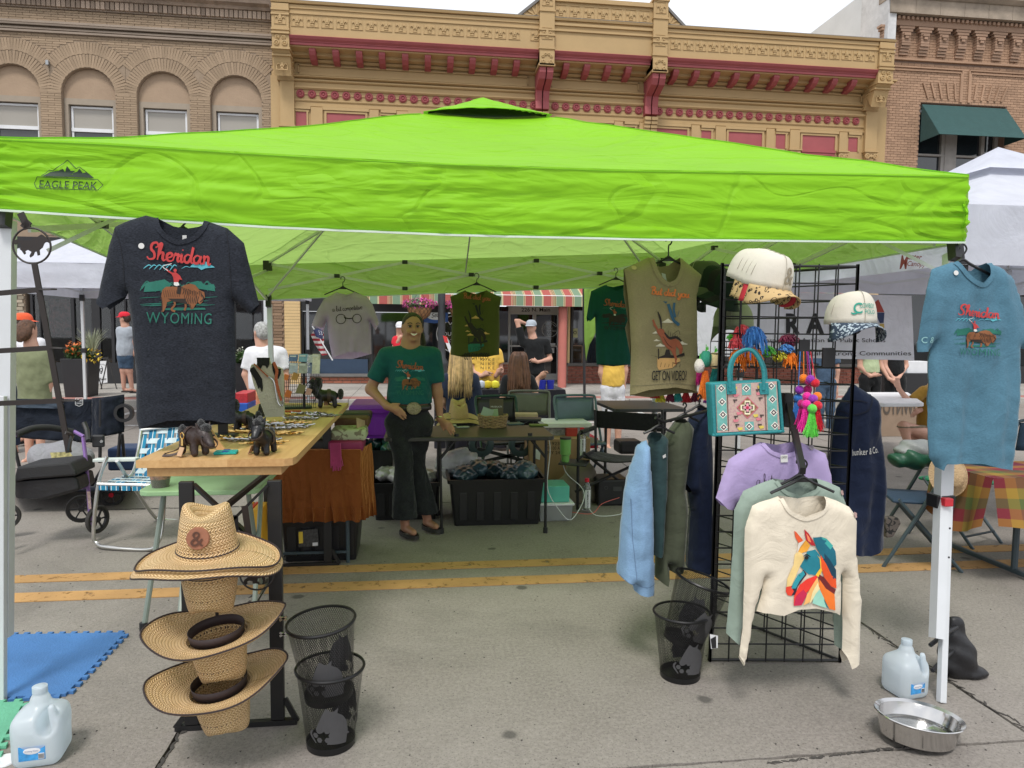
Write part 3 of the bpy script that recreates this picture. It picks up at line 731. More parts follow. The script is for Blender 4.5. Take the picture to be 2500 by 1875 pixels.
q=[(YC+.13,zb),(YC+.13,zb-.06),(YC+.19,zb-.14),(YC+.32,zb-.21),(YF-.05,zb-.24),(YF,zb-.24),(YF,zb)]
n_=len(q);m.add([(-.075,*t)for t in q]+[(.075,*t)for t in q],[(i_,(i_+1)%n_,(i_+1)%n_+n_,i_+n_)for i_ in range(n_)]+[tuple(range(n_)),tuple(range(n_,2*n_))[::-1]])
m.box(-.09,.09,YC+.11,YF,zb-.0,zb+.02)
bpx=[650+.3752*c for c in(298,450,603,752,904,1052,1200,1344,1489,1632,1955,2090)]+[1250+.3752*c for c in(629,762,1070,1205,1337,1466,1596,1725,1850,1980,2105)]+[2087]
b0=None
for p in bpx:
 py=128+(p-762)*.0587
 if b0 is None:
  m.v=[(v[0]+X(p,py,YC+.13),v[1],v[2])for v in m.v];b0=m.build('bracket',M_cr,YB,bevel=.01);bx0=X(p,py,YC+.13)
 else:inst(b0,loc=(X(p,py,YC+.13)-bx0,0,0))
for(pa_,pb_,pr)in((146,152,.09),(180,184,.03),(186,190,.10),(194,199,.06),(211,218,.07),(242,247,.03),(256,261,.045)):
 band('moulding',M_y,YB,yl,yr,[(YF-pr*.5,zY(pb_)),(YF-pr,zY((pa_+pb_)/2)),(YF-pr,zY(pa_)),(YF+.02,zY(pa_)),(YF+.02,zY(pb_))])
for(p0,p1)in((728,1290),(1345,1560),(1610,2105)):
 a,b=X(p0,160),X(p1,190);z0,z1=zY(180),zY(157);m=MB()
 for r in((a,b,z1-.03,z1),(a,b,z0,z0+.03),(a,a+.03,z0,z1),(b-.03,b,z0,z1)):m.box(r[0],r[1],YF-.03,YF+.01,r[2],r[3])
 m.build('frieze_frame',M_y,YB)
rb=MB().lathe([(0,.05),(.02,.05),(.03,.03),(.045,.03),(.055,.055),(.07,.055),(.08,.03),(.095,.035),(.10,0)],(0,0,0),18,rot=Matrix.Rotation(PI/2,3,'X')).build('rosette',M_cr,YB,smooth=True,world=False)
xa,xb=X(733.7,229),X(2088.8,293.4);zr=zY(229,734)
rb.location=(xa-5,0,zr)
for i in range(1,54):inst(rb,loc=(xa-5+(xb-xa)*i/53,0,zr))
bx('rosette_rail',M_y,YB,xa,xb,YF-.02,YF,zr-.012,zr+.012)
def capital(nm,c,zt,yf,w):
 m=MB();m.box(c-w/2-.03,c+w/2+.03,yf-.07,YF,zt-.035,zt);m.box(c-w/2,c+w/2,yf-.04,YF,zt-.08,zt-.035)
 for s_ in(-1,1):m.lathe([(.075,0),(.07,.03),(.045,.035),(.035,.015),(.02,.03),(0,.03)],(c+s_*(w/2-.05),yf-.03,zt-.14),12,rot=Matrix.Rotation(PI/2,3,'X'))
 m.lathe([(.05,0),(.045,.03),(0,.035)],(c,yf-.02,zt-.13),8,rot=Matrix.Rotation(PI/2,3,'X'))
 for k in range(5):m.obox((c-(w/2-.06)+k*(w-.12)/4,yf-.02,zt-.27),(.035,.03,.14),Matrix.Rotation((k-2)*.12,3,'Y'))
 m.box(c-w/2+.03,c+w/2-.03,yf,YF,zt-.36,zt-.08)
 return m.build(nm,M_y,YB,smooth=True)
for sgn,p0,p1 in((-1,664,706),(1,2143,2181)):
 a,b=(X(664,60,YC),X(706,60,YC))if sgn<0 else(X(2145,120,YC),X(2181,120,YC));c=(a+b)/2
 m=MB();m.box(a,b,YC-.06,YF+.3,zp_bot+.02,zp_top-.02)
 for zz in(zp_top-.18,zp_top-.28,zf0-.08,zf0-.16):m.box(a-.01,b+.01,YC-.085,YC,zz,zz+.04)
 m.build('corner_post',M_y,YB);put(FM,'fleur_relief',c,YC-.06,zfm,s=.95)
 zlow=zY(196,690,YF-.1)
 q=[(YC-.04,zp_bot+.02),(YC-.04,zp_bot-.30),(YC+.08,zp_bot-.42),(YC+.22,zp_bot-.85),(YF-.22,zlow+.28),(YF-.12,zlow),(YF,zlow),(YF,zp_bot+.02)]
 n_=len(q);m=MB();m.add([(a,*t)for t in q]+[(b,*t)for t in q],[(i_,(i_+1)%n_,(i_+1)%n_+n_,i_+n_)for i_ in range(n_)]+[tuple(range(n_)),tuple(range(n_,2*n_))[::-1]])
 for(yy,zz)in((YC-.06,zp_bot-.34),(YC+.04,zp_bot-.46),(YF-.34,zlow+.42),(YF-.30,zlow+.34)):m.box(a-.02,b+.02,yy,YF,zz,zz+.04)
 m.build('raking_bracket',M_y,YB)
 m=MB()
 for s_ in(-1,1):
  for(dx,dz,r_)in((.09,-.20,.07),(.07,-.08,.05)):m.lathe([(r_,0),(r_*.92,.025),(r_*.6,.03),(r_*.5,.01),(r_*.25,.025),(0,.025)],(c+s_*dx,YC-.04,zp_bot+dz),12,rot=Matrix.Rotation(PI/2,3,'X'))
 m.build('scroll_relief',M_y,YB,smooth=True)
 f_=put(FM,'fleur_relief',c,YC+.13,zp_bot-.66,s=.95);f_.rotation_euler=(R(-17),0,0)
 m=MB()
 for s_ in(-1,1):m.bar((c,YF-.25,zlow+.06),(c+s_*.15,YF-.25,zlow+.24),.05,.03)
 m.lathe([(.07,0),(.06,.03),(0,.035)],(c,YF-.22,zlow+.20),10,rot=Matrix.Rotation(PI/2,3,'X'));m.build('leaf_relief',M_y,YB,smooth=True)
 a2,b2=(X(686,260),X(720,260))if sgn<0 else(X(2108,320),X(2136,320));zcap=zY(309,700)
 bx('pilaster',M_y,YB,a2,b2,YF-.10,YF+.3,zcap,zlow-.003);capital('capital',(a2+b2)/2,zcap,YF-.10,(b2-a2))
 bx('pilaster_shaft',M_y,YB,a2+.04,b2-.04,YF-.08,YF+.3,3.2,zcap-.36)
zpt,zpb=zY(273,735),zY(311,735);n7=7
per=(X(2075,340)-X(722,273))/7.02
for k in range(8):
 xs0=X(722,273)+per*k
 m=MB();w1=.255
 if k<8:
  bx('panel',M_cr,YB,xs0,xs0+w1,YF-.005,YF+.05,zpb,zpt)
  m=MB();m.box(xs0-.02,xs0+w1+.06,YF-.03,YF,zpt+.002,zpt+.05);m.box(xs0-.02,xs0+w1+.10,YF-.05,YF,zpt+.06,zpt+.13);m.box(xs0+w1,xs0+w1+.04,YF-.03,YF,zpb,zpt+.002);m.build('panel_frame',M_y,YB)
 if k<7:
  a=xs0+w1+.11;bx('pilaster',M_y,YB,a,a+.27,YF-.06,YF,zpb-.02,zY(261));capital('capital',a+.135,zpb-.02,YF-.06,.30)
  bx('pilaster_shaft',M_y,YB,a+.03,a+.25,YF-.05,YF+.1,3.2,zpb-.38)
  c0,c1=a+.36,a+per-.30-w1-.10-.10
  bx('panel',M_cr,YB,c0,c1,YF-.005,YF+.05,zpb,zpt)
  m=MB();m.box(c0-.05,c1+.05,YF-.03,YF,zpt+.002,zpt+.05);m.box(c0-.09,c1+.09,YF-.05,YF,zpt+.06,zpt+.13);m.box(c0-.05,c0,YF-.03,YF,zpb,zpt+.002);m.box(c1,c1+.05,YF-.03,YF,zpb,zpt+.002);m.build('panel_frame',M_y,YB)
  m=MB();m.box(c0-.02,c1+.02,YF-.05,YF,zpb-.07,zpb-.003);m.box(c0,c1,YF-.03,YF,zpb-.14,zpb-.073);m.box(c0,c0+.08,YF-.03,YF,4.6,zpb-.14);m.box(c1-.08,c1,YF-.03,YF,4.6,zpb-.14)
  wn=m.build('window',M_cr,YB);bx('pane',M_paned,wn,c0+.08,c1-.08,YF-.012,YF-.006,4.6,zpb-.14)
  a=c1+.10;bx('pilaster',M_y,YB,a,a+.22,YF-.06,YF,zpb-.02,zY(261));capital('capital',a+.11,zpb-.02,YF-.06,.25)
# ---------------------------------------------------------------- right brick building
RB=T('brick_building','salmon brick building with corbelled cornice and green window awning','building',(16,YF,0))
M_rb=brick_mat('salmon_brick',(.40,.255,.17),.12);M_rm=mat('pinkish_mortar',(.25,.17,.13),.95)
rl,rr=X(2140,340),24.;rt=Z(2155,8)
wx0,wx1,wz1,wz0=X(2246,300),X(2455,300),Z(2248,250),4.6
mw=MB();mw.box(rl,wx0,YF+.02,YF+.6,3.2,rt+1.5);mw.box(wx1,rr,YF+.02,YF+.6,3.2,rt+1.5);mw.box(wx0,wx1,YF+.021,YF+.6,wz1,rt+1.5);mw.box(wx0,wx1,YF+.021,YF+.6,3.2,wz0);mw.build('wall',M_rm,RB)
zcb_=Z(2180,146)
def rspans(z):
 s=[(rl,rr-6.5)]
 return minus(s,[(wx0,wx1)])if wz0<z<wz1 else s
exr=[]
brickwork(RB,rspans,4.5,zcb_,YF+.006,.192,.0665,M_rb,jt=.009,near=(11,0,6),zmin=Z(2200,400)-.1)
m=MB()
for dx in(-1,1):
 for k in range(5):
  xb_=(wx0+wx1)/2+dx*(.18+.20*k+.1);zz=wz1+.12;ln=.42;tilt=dx*(.10+.07*k)
  m.bar((xb_,YF-.018,zz),(xb_+math.sin(tilt)*ln+.0,YF-.018,zz+ln*math.cos(tilt)),.045,.03,up=(0,1,0))
m.build('fanned_brick_relief',M_rb,RB)
m=MB();cc=(wx0+wx1)/2
for s_ in(-1,1):
 for(o_,zz)in((.0,.70),(.08,.78)):
  m.box(cc+s_*(.14-o_/2)-.02,cc+s_*(.14-o_/2)+.02,YF-.03,YF,wz1+.05,wz1+zz+.1)
  x2=rl if s_<0 else rr-6.5;m.box(min(cc+s_*(.14-o_/2),x2),max(cc+s_*(.14-o_/2),x2),YF-.028-.001*o_,YF,wz1+zz+.10,wz1+zz+.135)
m.build('raised_brick_frame',M_rb,RB)
band('string_course',M_rb,RB,rl,rr,rect(YF-.06,zcb_,zcb_+.05))
ztc=Z(2190,76)
band('frieze_ground',M_rm,RB,rl,rr,rect(YF+.0,zcb_+.05,ztc+.3))
brickwork(RB,lambda z:[(rl,rr-6.5)],zcb_+.05,ztc,YF-.02,.192,.0665,M_rb,jt=.009,nind=80,near=(11,0,6))
c0=X(2209,130,YF-.12);sp=(X(2480,140,YF-.12)-c0)/6
M_rbs=brick_mat('corbel_brick',(.36,.235,.165),.16);cor=None
for k in range(-1,9):
 c=c0+sp*k
 if cor is None:
  cor=T('corbel',None,None);bpy.data.objects.remove(cor);m=MB()
  for j,(zz0,hh,ww,pp)in enumerate(((.12,.06,.24,.07),(.19,.06,.25,.10),(.26,.06,.26,.13),(.33,.06,.24,.16),(.40,.06,.24,.16),(.47,.06,.24,.16),(.54,.06,.24,.16),(.61,.06,.24,.16),(.68,.06,.34,.17),(.75,.06,.42,.18))):
   m.box(c-ww/2,c+ww/2,YF-pp,YF,zcb_+zz0,zcb_+zz0+hh)
  m.box(c-.05,c+.05,YF-.20,YF-.16,zcb_+.50,zcb_+.56);m.box(c-.09,c+.09,YF-.21,YF-.16,zcb_+.57,zcb_+.63)
  cor=m.build('corbel',M_rbs,RB);cr0=c
 else:inst(cor,loc=(c-cr0,0,0))
z1_=zcb_+.82
band('corbel_band',M_rbs,RB,rl,rr,rect(YF-.19,z1_,z1_+.22));n_=int(6/.13)
for i in range(60):bx('dentil',M_rbs,RB,rl+.02+i*.13,rl+.09+i*.13,YF-.25,YF-.19,z1_+.14,z1_+.215)
M_stone=mat('weathered_stone',(.33,.27,.21),.9,var=.25,vs=2.5,bump=.4,bs=15,dirt=.6,dirtcol=(.14,.12,.11))
x=rl
while x<20:bx('stone_block',M_stone,RB,x+.004,x+.69,YF-.36,YF+.1,z1_+.24,z1_+.60);x+=.694
band('stone_cap',M_stone,RB,rl-.05,20.2,[(YF-.40,z1_+.60),(YF-.52,z1_+.68),(YF-.52,z1_+.80),(YF-.3,z1_+.9),(YF+.1,z1_+.9),(YF+.1,z1_+.60)])
brickwork(RB,lambda z:[(rl+.1,rr-6.5)],z1_+.95,z1_+1.7,YF-.02,.192,.0665,M_rb,jt=.009,nind=1,near=(11,0,6))
bx('side_wall',mat('white_side_wall',(.62,.64,.65),.8,var=.06,vs=1,dirt=.2,dirtcol=(.4,.42,.44),bump=.2,bs=12),RB,rl-.015,rl+.25,YF-.05,34,zp_top-.3,z1_+1.25)
bx('side_wall_brick',mat('painted_white_brick',(.60,.60,.60),.8,bump=.3,bs=30,dirt=.3),RB,rl-.03,rl+.2,YF-.3,YF+.9,z1_-.75,z1_+1.6)
m=MB();m.box(wx0,wx1,YF+.25,YF+.35,wz1-.05,wz1);
for(a,b)in((0,.04),(.33,.37),(.47,.51),(.80,.84),(.96,1)):m.box(wx0+(wx1-wx0)*a,wx0+(wx1-wx0)*b,YF+.22,YF+.35,wz0,wz1-.05)
m.box(wx0+(wx1-wx0)*.37,wx0+(wx1-wx0)*.47,YF+.20,YF+.35,wz0,wz1-.05)
zz=Z(2300,372);m.box(wx0+.05,wx1-.05,YF+.21,YF+.34,zz-.05,zz+.0)
wn=m.build('window',mat('grey_sash_paint',(.36,.34,.32),.6),RB);bx('pane',glassy('upper_glass',(.02,.026,.033),.05),wn,wx0+.03,wx1-.03,YF+.30,YF+.305,wz0,wz1-.05)
M_ga=cloth('dark_green_canvas',(.034,.085,.083),rough=.75,wr=.15)
za,zb_=wz1-.06,Z(2290,327,YF-.75);m=MB();p=[(wx0+.02,YF-.02,za),(wx1-.02,YF-.02,za-.0),(X(2490,334,YF-.75),YF-.75,zb_),(X(2282,322,YF-.75)-.0,YF-.75,zb_)]
p=[Vector(q)for q in p];p[2].x=wx1-.02+.0;p[3].x=wx0+.02
m.grid(lambda u,v:tuple((p[0]*(1-u)+p[1]*u)*(1-v)+(p[3]*(1-u)+p[2]*u)*v),20,10)
m.add([p[0],p[3],(p[3].x,YF-.02,zb_-.02)],[(0,1,2)]);m.add([p[1],p[2],(p[2].x,YF-.02,zb_-.02)],[(0,1,2)])
m.build('awning',M_ga,RB,solid=.012)
bx('shop_header',M_black,RB,rl,rr,YF-.02,YF+.5,2.6,3.25)
bx('shop_glass',M_pane,RB,rl+.3,rr,YF+.3,YF+.31,.6,2.6);bx('bulkhead',M_black,RB,rl,rr,YF+.1,YF+.4,.12,.6)
m=MB();rr=random.Random(9)
for(xa,ya,xb,yb,n,w)in((-.86,4.95,-.93,4.1,30,.012),(-.93,4.1,-.87,2.3,70,.007),(2.25,3.4,2.29,2.3,40,.004),(1.2,2.26,1.75,2.3,30,.005),(-2.6,6.13,-1.0,6.15,40,.01)):
 for k in range(n):t_=k/n;x=xa+(xb-xa)*t_+rr.uniform(-.014,.014);y=ya+(yb-ya)*t_;ww=w*rr.uniform(.4,1.5);an=rr.uniform(-.7,.7)+math.atan2(yb-ya,xb-xa);L_=math.hypot(xb-xa,yb-ya)/n*.8;m.prism([(x+math.cos(an)*L_*a-math.sin(an)*ww*b,y+math.sin(an)*L_*a+math.cos(an)*ww*b)for a,b in((-1,-.3),(0,-1),(1,-.2),(.8,.4),(0,1),(-.8,.3))],.0008,.0022+.00002*k,'xy')
for k in range(900):
 x,y,s_=rr.uniform(-2.6,3.4),2.1+rr.random()**1.5*4.5,rr.uniform(.0012,.0045);a=rr.random()*6;m.prism([(x+s_*math.cos(a+t_),y+s_*1.3*math.sin(a+t_))for t_ in(0,2,4.1)],.0004,.0008+s_*.4,'xy')
m.build('joint_crumble',M_joint,road,kind='stuff')
# ---------------------------------------------------------------- shop front of the yellow building
def striped(name,stops,axis='X',period=1.15,thin=.15):
 m=bpy.data.materials.new(name);m.use_nodes=True;MATS[name]=m;nt=m.node_tree;L=nt.links.new;b=nt.nodes['Principled BSDF']
 g=node(nt,'ShaderNodeNewGeometry');sp=node(nt,'ShaderNodeSeparateXYZ');L(g.outputs['Position'],sp.inputs[0])
 d=node(nt,'ShaderNodeMath',operation='DIVIDE');d.inputs[1].default_value=period;L(sp.outputs[axis],d.inputs[0])
 f=node(nt,'ShaderNodeMath',operation='FRACT');L(d.outputs[0],f.inputs[0]);r=node(nt,'ShaderNodeValToRGB');r.color_ramp.interpolation='CONSTANT'
 L(f.outputs[0],r.inputs[0]);e=r.color_ramp.elements;e[0].position=0;e[0].color=(*srgb(stops[0][1]),1);e[1].position=stops[1][0];e[1].color=(*srgb(stops[1][1]),1)
 for p,c in stops[2:]:k=e.new(p);k.color=(*srgb(c),1)
 L(r.outputs[0],b.inputs['Base Color']);b.inputs['Roughness'].default_value=.85
 t=node(nt,'ShaderNodeBsdfTranslucent');L(r.outputs[0],t.inputs[0]);ms=node(nt,'ShaderNodeMixShader',Fac=thin);L(b.outputs[0],ms.inputs[1]);L(t.outputs[0],ms.inputs[2]);L(ms.outputs[0],nt.nodes['Material Output'].inputs[0])
 return m
RED,GRN,CRM,BRN='#b5605a','#7f9a80','#cfc39a','#8c6a4e'
M_awn=striped('striped_awning_canvas',[(0,RED),(.2,CRM),(.215,RED),(.235,CRM),(.25,BRN),(.27,CRM),(.285,BRN),(.305,CRM),(.32,GRN),(.50,CRM),(.515,BRN),(.53,CRM),(.55,RED),(.72,CRM),(.735,BRN),(.755,CRM),(.78,GRN),(.96,CRM)],period=.95)
YA=YF-1.5;aw0,aw1=X(885,735,YA),X(2137,760,YA);zv=Z(1290,747,YA)
m=MB();m.grid(lambda u,v:(aw0+(aw1-aw0)*u,YA-.005*math.sin(60*u)*v,zv+.235*(1-v)),60,4)
m.grid(lambda u,v:(aw0+(aw1-aw0)*u,YA+(YF-YA)*v,zv+.235+v*.62),60,4)
m.build('awning',M_awn,YB,solid=.01,fix=False)
tb('awning_rail',M_white,YB,[(aw0,YA+.02,zv+.24),(aw1,YA+.02,zv+.24)],.018)
bx('shop_header',M_black,YB,yl-.3,X(1160,800),YF-.01,YF+.3,Z(1000,762),3.1)
bx('shop_header',M_cream,YB,X(1160,800),yr+.3,YF-.01,YF+.3,Z(1400,745),3.1)
wl,wr_,zw=X(736,850),X(1152,850),Z(850,912)
M_red=brick_mat('red_brick',(.38,.145,.095),.16);M_redm=mat('pale_mortar',(.42,.33,.27),.9)
bx('wall',M_cream,YB,X(697,850),X(735,850),YF-.1,YF+.3,.12,3.3)
for zz in[.12+.075*i for i in range(1,36)]:bx('joint',M_lbd,YB,X(697,850)-.002,X(735,850)+.002,YF-.102,YF-.09,zz,zz+.004)
bx('bulkhead',M_redm,YB,wl,wr_,YF+.02,YF+.3,.12,zw-.07)
brickwork(YB,lambda z:[(wl,wr_)],.125,zw-.07,YF-.01,.215,.075,M_red,jt=.014,nind=200,near=(-1,0,1))
bx('window_sill',mat('grey_sill',(.16,.155,.15),.6),YB,wl-.02,wr_,YF-.09,YF+.1,zw-.07,zw)
bx('vent_grille',M_dark,YB,X(868,935),X(897,935),YF-.03,YF,Z(880,952),Z(880,937))
bx('shop_glass',M_pane,YB,wl,wr_,YF+.10,YF+.11,zw,Z(900,762))
for p in(736,745,905,1030,1146):bx('mullion',M_black,YB,X(p,850),X(p,850)+.05,YF+.02,YF+.12,zw,Z(900,762))
bx('lower_panel',mat('navy_panel',(.03,.055,.10),.4),YB,X(745,890),X(898,890),YF+.0,YF+.1,zw+.003,Z(850,877))
bx('light_strip',M_white,YB,X(941,752),X(1000,752),YF+.06,YF+.09,Z(960,754),Z(960,751.5))
M_ltxt=mat('etched_letters',(.55,.56,.56),.6);M_btxt=mat('black_lettering',(.012,.012,.014),.6)
def sign(nm,vf,mt,pa,y,**k):
 v=[(W(p[0],p[1],y=y).x,W(p[0],p[1],y=y).z)for p in vf[0]]
 return flatprint(nm,(v,vf[1]),mt,pa,lambda a,b:(a,y,b),**k)
yg=YF+.094
sign('logo_ring',ringvf(1108,815,44,2.2,40,.95),M_ltxt,YB,yg);sign('lettering',ptext('MOUNTAIN',1108,815,w=76,h=9),M_ltxt,YB,yg);sign('lettering',ptext('MATTRESS',1112,832,w=62,h=7),M_ltxt,YB,yg)
sign('logo_peaks',joinvf([stroke([(1074,800),(1092,785),(1100,792),(1112,778),(1124,792),(1132,786),(1146,800)],2,False)]),M_ltxt,YB,yg)
sh=[(1027,772),(1060,752),(1096,772),(1060,787),(1096,772)]
sign('sealy_hexagon',polyvf([(1028,756),(1060,750),(1094,756),(1094,786),(1060,789),(1028,786)]),mat('shop_sign_blue',(.03,.11,.36),.4),YB,yg-.004)
sign('sealy_oval',discvf(1064,770,11,24,2.1),mat('shop_sign_white',(.75,.8,.8),.5),YB,yg-.008);sign('lettering',ptext('Sealy',1068,770,w=30,h=14,rot=-.15,shear=.35),M_btxt,YB,yg-.012)
for i,(a,b,c,d,mt)in enumerate(((1098,1140,850,870,(.30,.25,.17)),(1010,1050,855,880,(.20,.16,.10)),(930,960,850,900,(.10,.08,.06)),(965,1000,790,830,(.12,.11,.10)))):
 bx('display_box',mat('display%d'%i,mt,.7,var=.3),YB,X(a,850),X(b,850),YF+.06,YF+.09,Z(a,d),Z(a,c))
YD=19.4
dx=lambda p:W(p,840,y=YD).x
dz=lambda q,p=1300:W(p,q,y=YD).z
M_alu=mat('pale_door_frame',(.56,.56,.54),.45,var=.05);M_wood=mat('brown_post',(.20,.12,.07),.6)
bx('recess_ceiling',M_cream,YB,X(1150,840),X(1386,840),YF,YD+.3,Z(1300,744)+.02,Z(1300,744)+.08)
bx('recess_side',M_wood,YB,X(1152,840),X(1160,840),YF,YD,.12,Z(1300,744))
brickwork(YB,lambda z:[(X(1160,840)+.02,dx(1238))],.13,.62,YD-.3,.215,.075,M_red,jt=.014,nind=40,near=(2,0,1));bx('bulkhead',M_redm,YB,X(1160,840),dx(1238),YD-.28,YD,.12,.62)
bx('shop_glass',M_pane,YB,X(1160,840),dx(1238),YD-.2,YD-.19,.62,dz(750))
m=MB()
for(a,b,c,d)in((1236,1243,750,927),(1300,1306,766,927),(1360,1366,750,927),(1243,1360,762,768),(1243,1360,843,846.5)):m.box(dx(a),dx(b),YD-.05,YD+.05,dz(d),dz(c))
m.build('door_frame',M_alu,YB)
dr=bx('header_panel',M_alu,YB,dx(1236),dx(1366),YD-.04,YD+.05,dz(766),Z(1300,744)+.0)
sign('lettering',ptext('226 N. Main',1308,756,w=70,h=9.5,off=.012),M_btxt,YB,YD-.046)
for(a,b)in((1243,1300),(1306,1360)):
 d_=bx('door',M_alu,YB,dx(a),dx(b),YD,YD+.04,dz(927),dz(912));bx('pane',M_pane,d_,dx(a)+.005,dx(b)-.005,YD+.01,YD+.02,dz(912),dz(768))
 bx('stile',M_alu,d_,dx(a),dx(a)+.03,YD-.01,YD+.04,dz(912),dz(768));tb('handle',M_alu,d_,[(dx(a)+.06,YD-.07,dz(860)),(dx(a)+.06,YD-.07,dz(830))],.01)
sign('logo_ring',ringvf(1342,804,19,1.3,36),M_ltxt,YB,YD-.001);sign('lettering',ptext('MOUNTAIN',1335,802,w=26,h=4),M_ltxt,YB,YD-.002);sign('lettering',ptext('MATTRESS',1347,808,w=24,h=4),M_ltxt,YB,YD-.002);sign('lettering',ptext('CO',1342,815,w=12,h=6.5),M_ltxt,YB,YD-.002)
sign('logo_peaks',stroke([(1327,799),(1335,793),(1341,797),(1346,790),(1357,798)],1.2,False),M_ltxt,YB,YD-.002)
sign('door_notice',polyvf([(1340,838),(1356,838),(1356,844),(1340,844)]),M_white,YB,YD-.012);sign('door_notice',polyvf([(1344,849),(1353,849),(1353,862),(1344,862)]),M_white,YB,YD-.012)
col_y=17.0;cx_=W(1373,850,y=col_y).x
tb('awning_column',mat('coral_paint',(.48,.155,.125),.6,var=.05),YB,[(cx_,col_y,.11),(cx_,col_y,zv+.3)],.105,n=16)
rx0=X(1386,850);zr_=Z(1450,893)
bx('bulkhead',M_redm,YB,rx0,yr,YF+.02,YF+.3,.12,zr_)
M_red2=brick_mat('dark_red_brick',(.235,.085,.06),.2)
brickwork(YB,lambda z:[(rx0,yr)],.125,zr_,YF-.01,.215,.075,M_red2,jt=.014,nind=60,near=(4,0,1))
bx('window_sill',mat('dark_sill',(.09,.085,.08),.6),YB,rx0-.01,yr,YF-.07,YF+.1,zr_+.001,zr_+.07)
bx('shop_glass',M_pane,YB,rx0,yr,YF+.1,YF+.11,zr_+.07,Z(1450,745))
for p in(1386,1394,1500,1620,1740,1860,1980):bx('mullion',M_cream if p<1390 else M_dark,YB,X(p,850),X(p+5,850),YF+.0,YF+.12,zr_+.07,Z(1450,745))
sign('window_notice',polyvf([(1398,802),(1410,802),(1410,824),(1398,824)]),mat('pale_yellow_notice',(.42,.42,.2),.7),YB,YF+.095);sign('notice_emblem',ringvf(1404,812,3.5,1.5,16),M_btxt,YB,YF+.09)
m=MB()
for(a,b,c,d)in((1396,1424,843,845),(1396,1398,843,890),(1422,1424,843,890)):m.box(X(a,850),X(b,850),YF+.07,YF+.09,Z(1400,d),Z(1400,c))
m.build('picture_frame',M_wood,YB)
# ---------------------------------------------------------------- street furniture
def leaves(n,c,rad,size,rng_,flat=.5,shell=.6):
 """many small bent leaf faces through a volume"""
 m=MB()
 for _ in range(n):
  a,b=rng_.random()*2*PI,math.acos(2*rng_.random()-1);r_=(shell+(1-shell)*rng_.random())
  p=Vector((c[0]+rad[0]*r_*math.sin(b)*math.cos(a),c[1]+rad[1]*r_*math.sin(b)*math.sin(a),c[2]+rad[2]*r_*math.cos(b)))
  q=Matrix.Rotation(rng_.random()*6.28,3,'Z')@Matrix.Rotation((rng_.random()-.5)*2.2,3,'X');s=size*(.6+.8*rng_.random())
  v=[p+q@Vector(t)*s for t in((0,-.5,0),(.3,0,.08),(0,.6,-.05),(-.3,0,.08))];m.add(v,[(0,1,2),(0,2,3)])
 return m
M_leaf=mat('leaf_green',(.055,.115,.03),.6,var=.4,vs=20,island=.35,thin=.25);M_pink=mat('pink_petals',(.62,.10,.36),.6,island=.25,thin=.2);M_orange=mat('orange_petals',(.75,.22,.06),.6,island=.3,thin=.2);M_yel=mat('yellow_petals',(.75,.55,.05),.6,island=.3);M_wfl=mat('white_petals',(.7,.72,.6),.6,island=.2)
M_coir=mat('coir_lining',(.36,.19,.085),.95,var=.35,vs=14,bump=.8,bs=60)
lx,ly=W(1078,850,y=14.55).x,14.55
LP=T('street_lamp','dark fluted lamp post on the pavement behind the woman','street lamp',(lx,ly,.12))
MB().lathe([(.16,0),(.16,.10),(.13,.14),(.12,.62),(.135,.66),(.135,.72),(.085,.80),(.075,1.0),(.072,3.6),(.09,3.65),(.06,3.75)],(lx,ly,.12),16).build('post',mat('lamp_grey_paint',(.04,.045,.05),.5),LP,smooth=True)
MB().bar((lx-.55,ly,2.62),(lx+.55,ly,2.62),.03,.03).build('cross_arm',M_dark,LP)
MB().lathe([(.06,3.75),(.18,3.9),(.2,4.3),(.12,4.45),(0,4.5)],(lx,ly,.12),14).build('lantern',mat('frosted_lantern',(.7,.7,.66),.4),LP,smooth=True)
def basket(cx,cy,cz,label,grp='hanging flower baskets on the lamp post'):
 b=T('flower_basket',label,'hanging basket',(cx,cy,cz),group=grp);rr=random.Random(int(cx*100))
 prof=[(.245,0),(.24,-.06),(.20,-.16),(.12,-.235),(0,-.25)]
 MB().lathe(prof,(cx,cy,cz),20).build('liner',M_coir,b,smooth=True)
 m=MB()
 for k in range(16):
  a=2*PI*k/16;m.tube([(cx+(r_+.006)*math.cos(a+.3*i_),cy+(r_+.006)*math.sin(a+.3*i_),cz+z_)for i_,(r_,z_)in enumerate(prof[:-1])],.003,4)
  m.tube([(cx+(r_+.006)*math.cos(a-.3*i_),cy+(r_+.006)*math.sin(a-.3*i_),cz+z_)for i_,(r_,z_)in enumerate(prof[:-1])],.003,4)
 m.build('wire_frame',M_dark,b,kind='stuff')
 tb('rim',M_dark,b,[(cx+.25*math.cos(t*PI/12),cy+.25*math.sin(t*PI/12),cz)for t in range(24)],.006,closed=True)
 m=MB()
 for k in range(3):a=2*PI*k/3+.5;m.tube([(cx+.25*math.cos(a),cy+.25*math.sin(a),cz),(cx,cy,cz+.34)],.004,4)
 m.build('hanging_chain',M_dark,b,kind='stuff')
 leaves(260,(cx,cy,cz+.05),(.33,.3,.12),.05,rr).build('foliage',M_leaf,b,kind='stuff',fix=False)
 leaves(240,(cx,cy,cz+.06),(.36,.33,.13),.06,rr,shell=.85).build('flowers',M_pink,b,kind='stuff',fix=False)
bz=W(1027,750,y=ly).z
basket(lx-.44,ly,bz,'coir hanging basket of pink petunias just above the woman in green');basket(lx+.40,ly,bz,'coir hanging basket of pink petunias partly behind the olive sleeveless shirt')
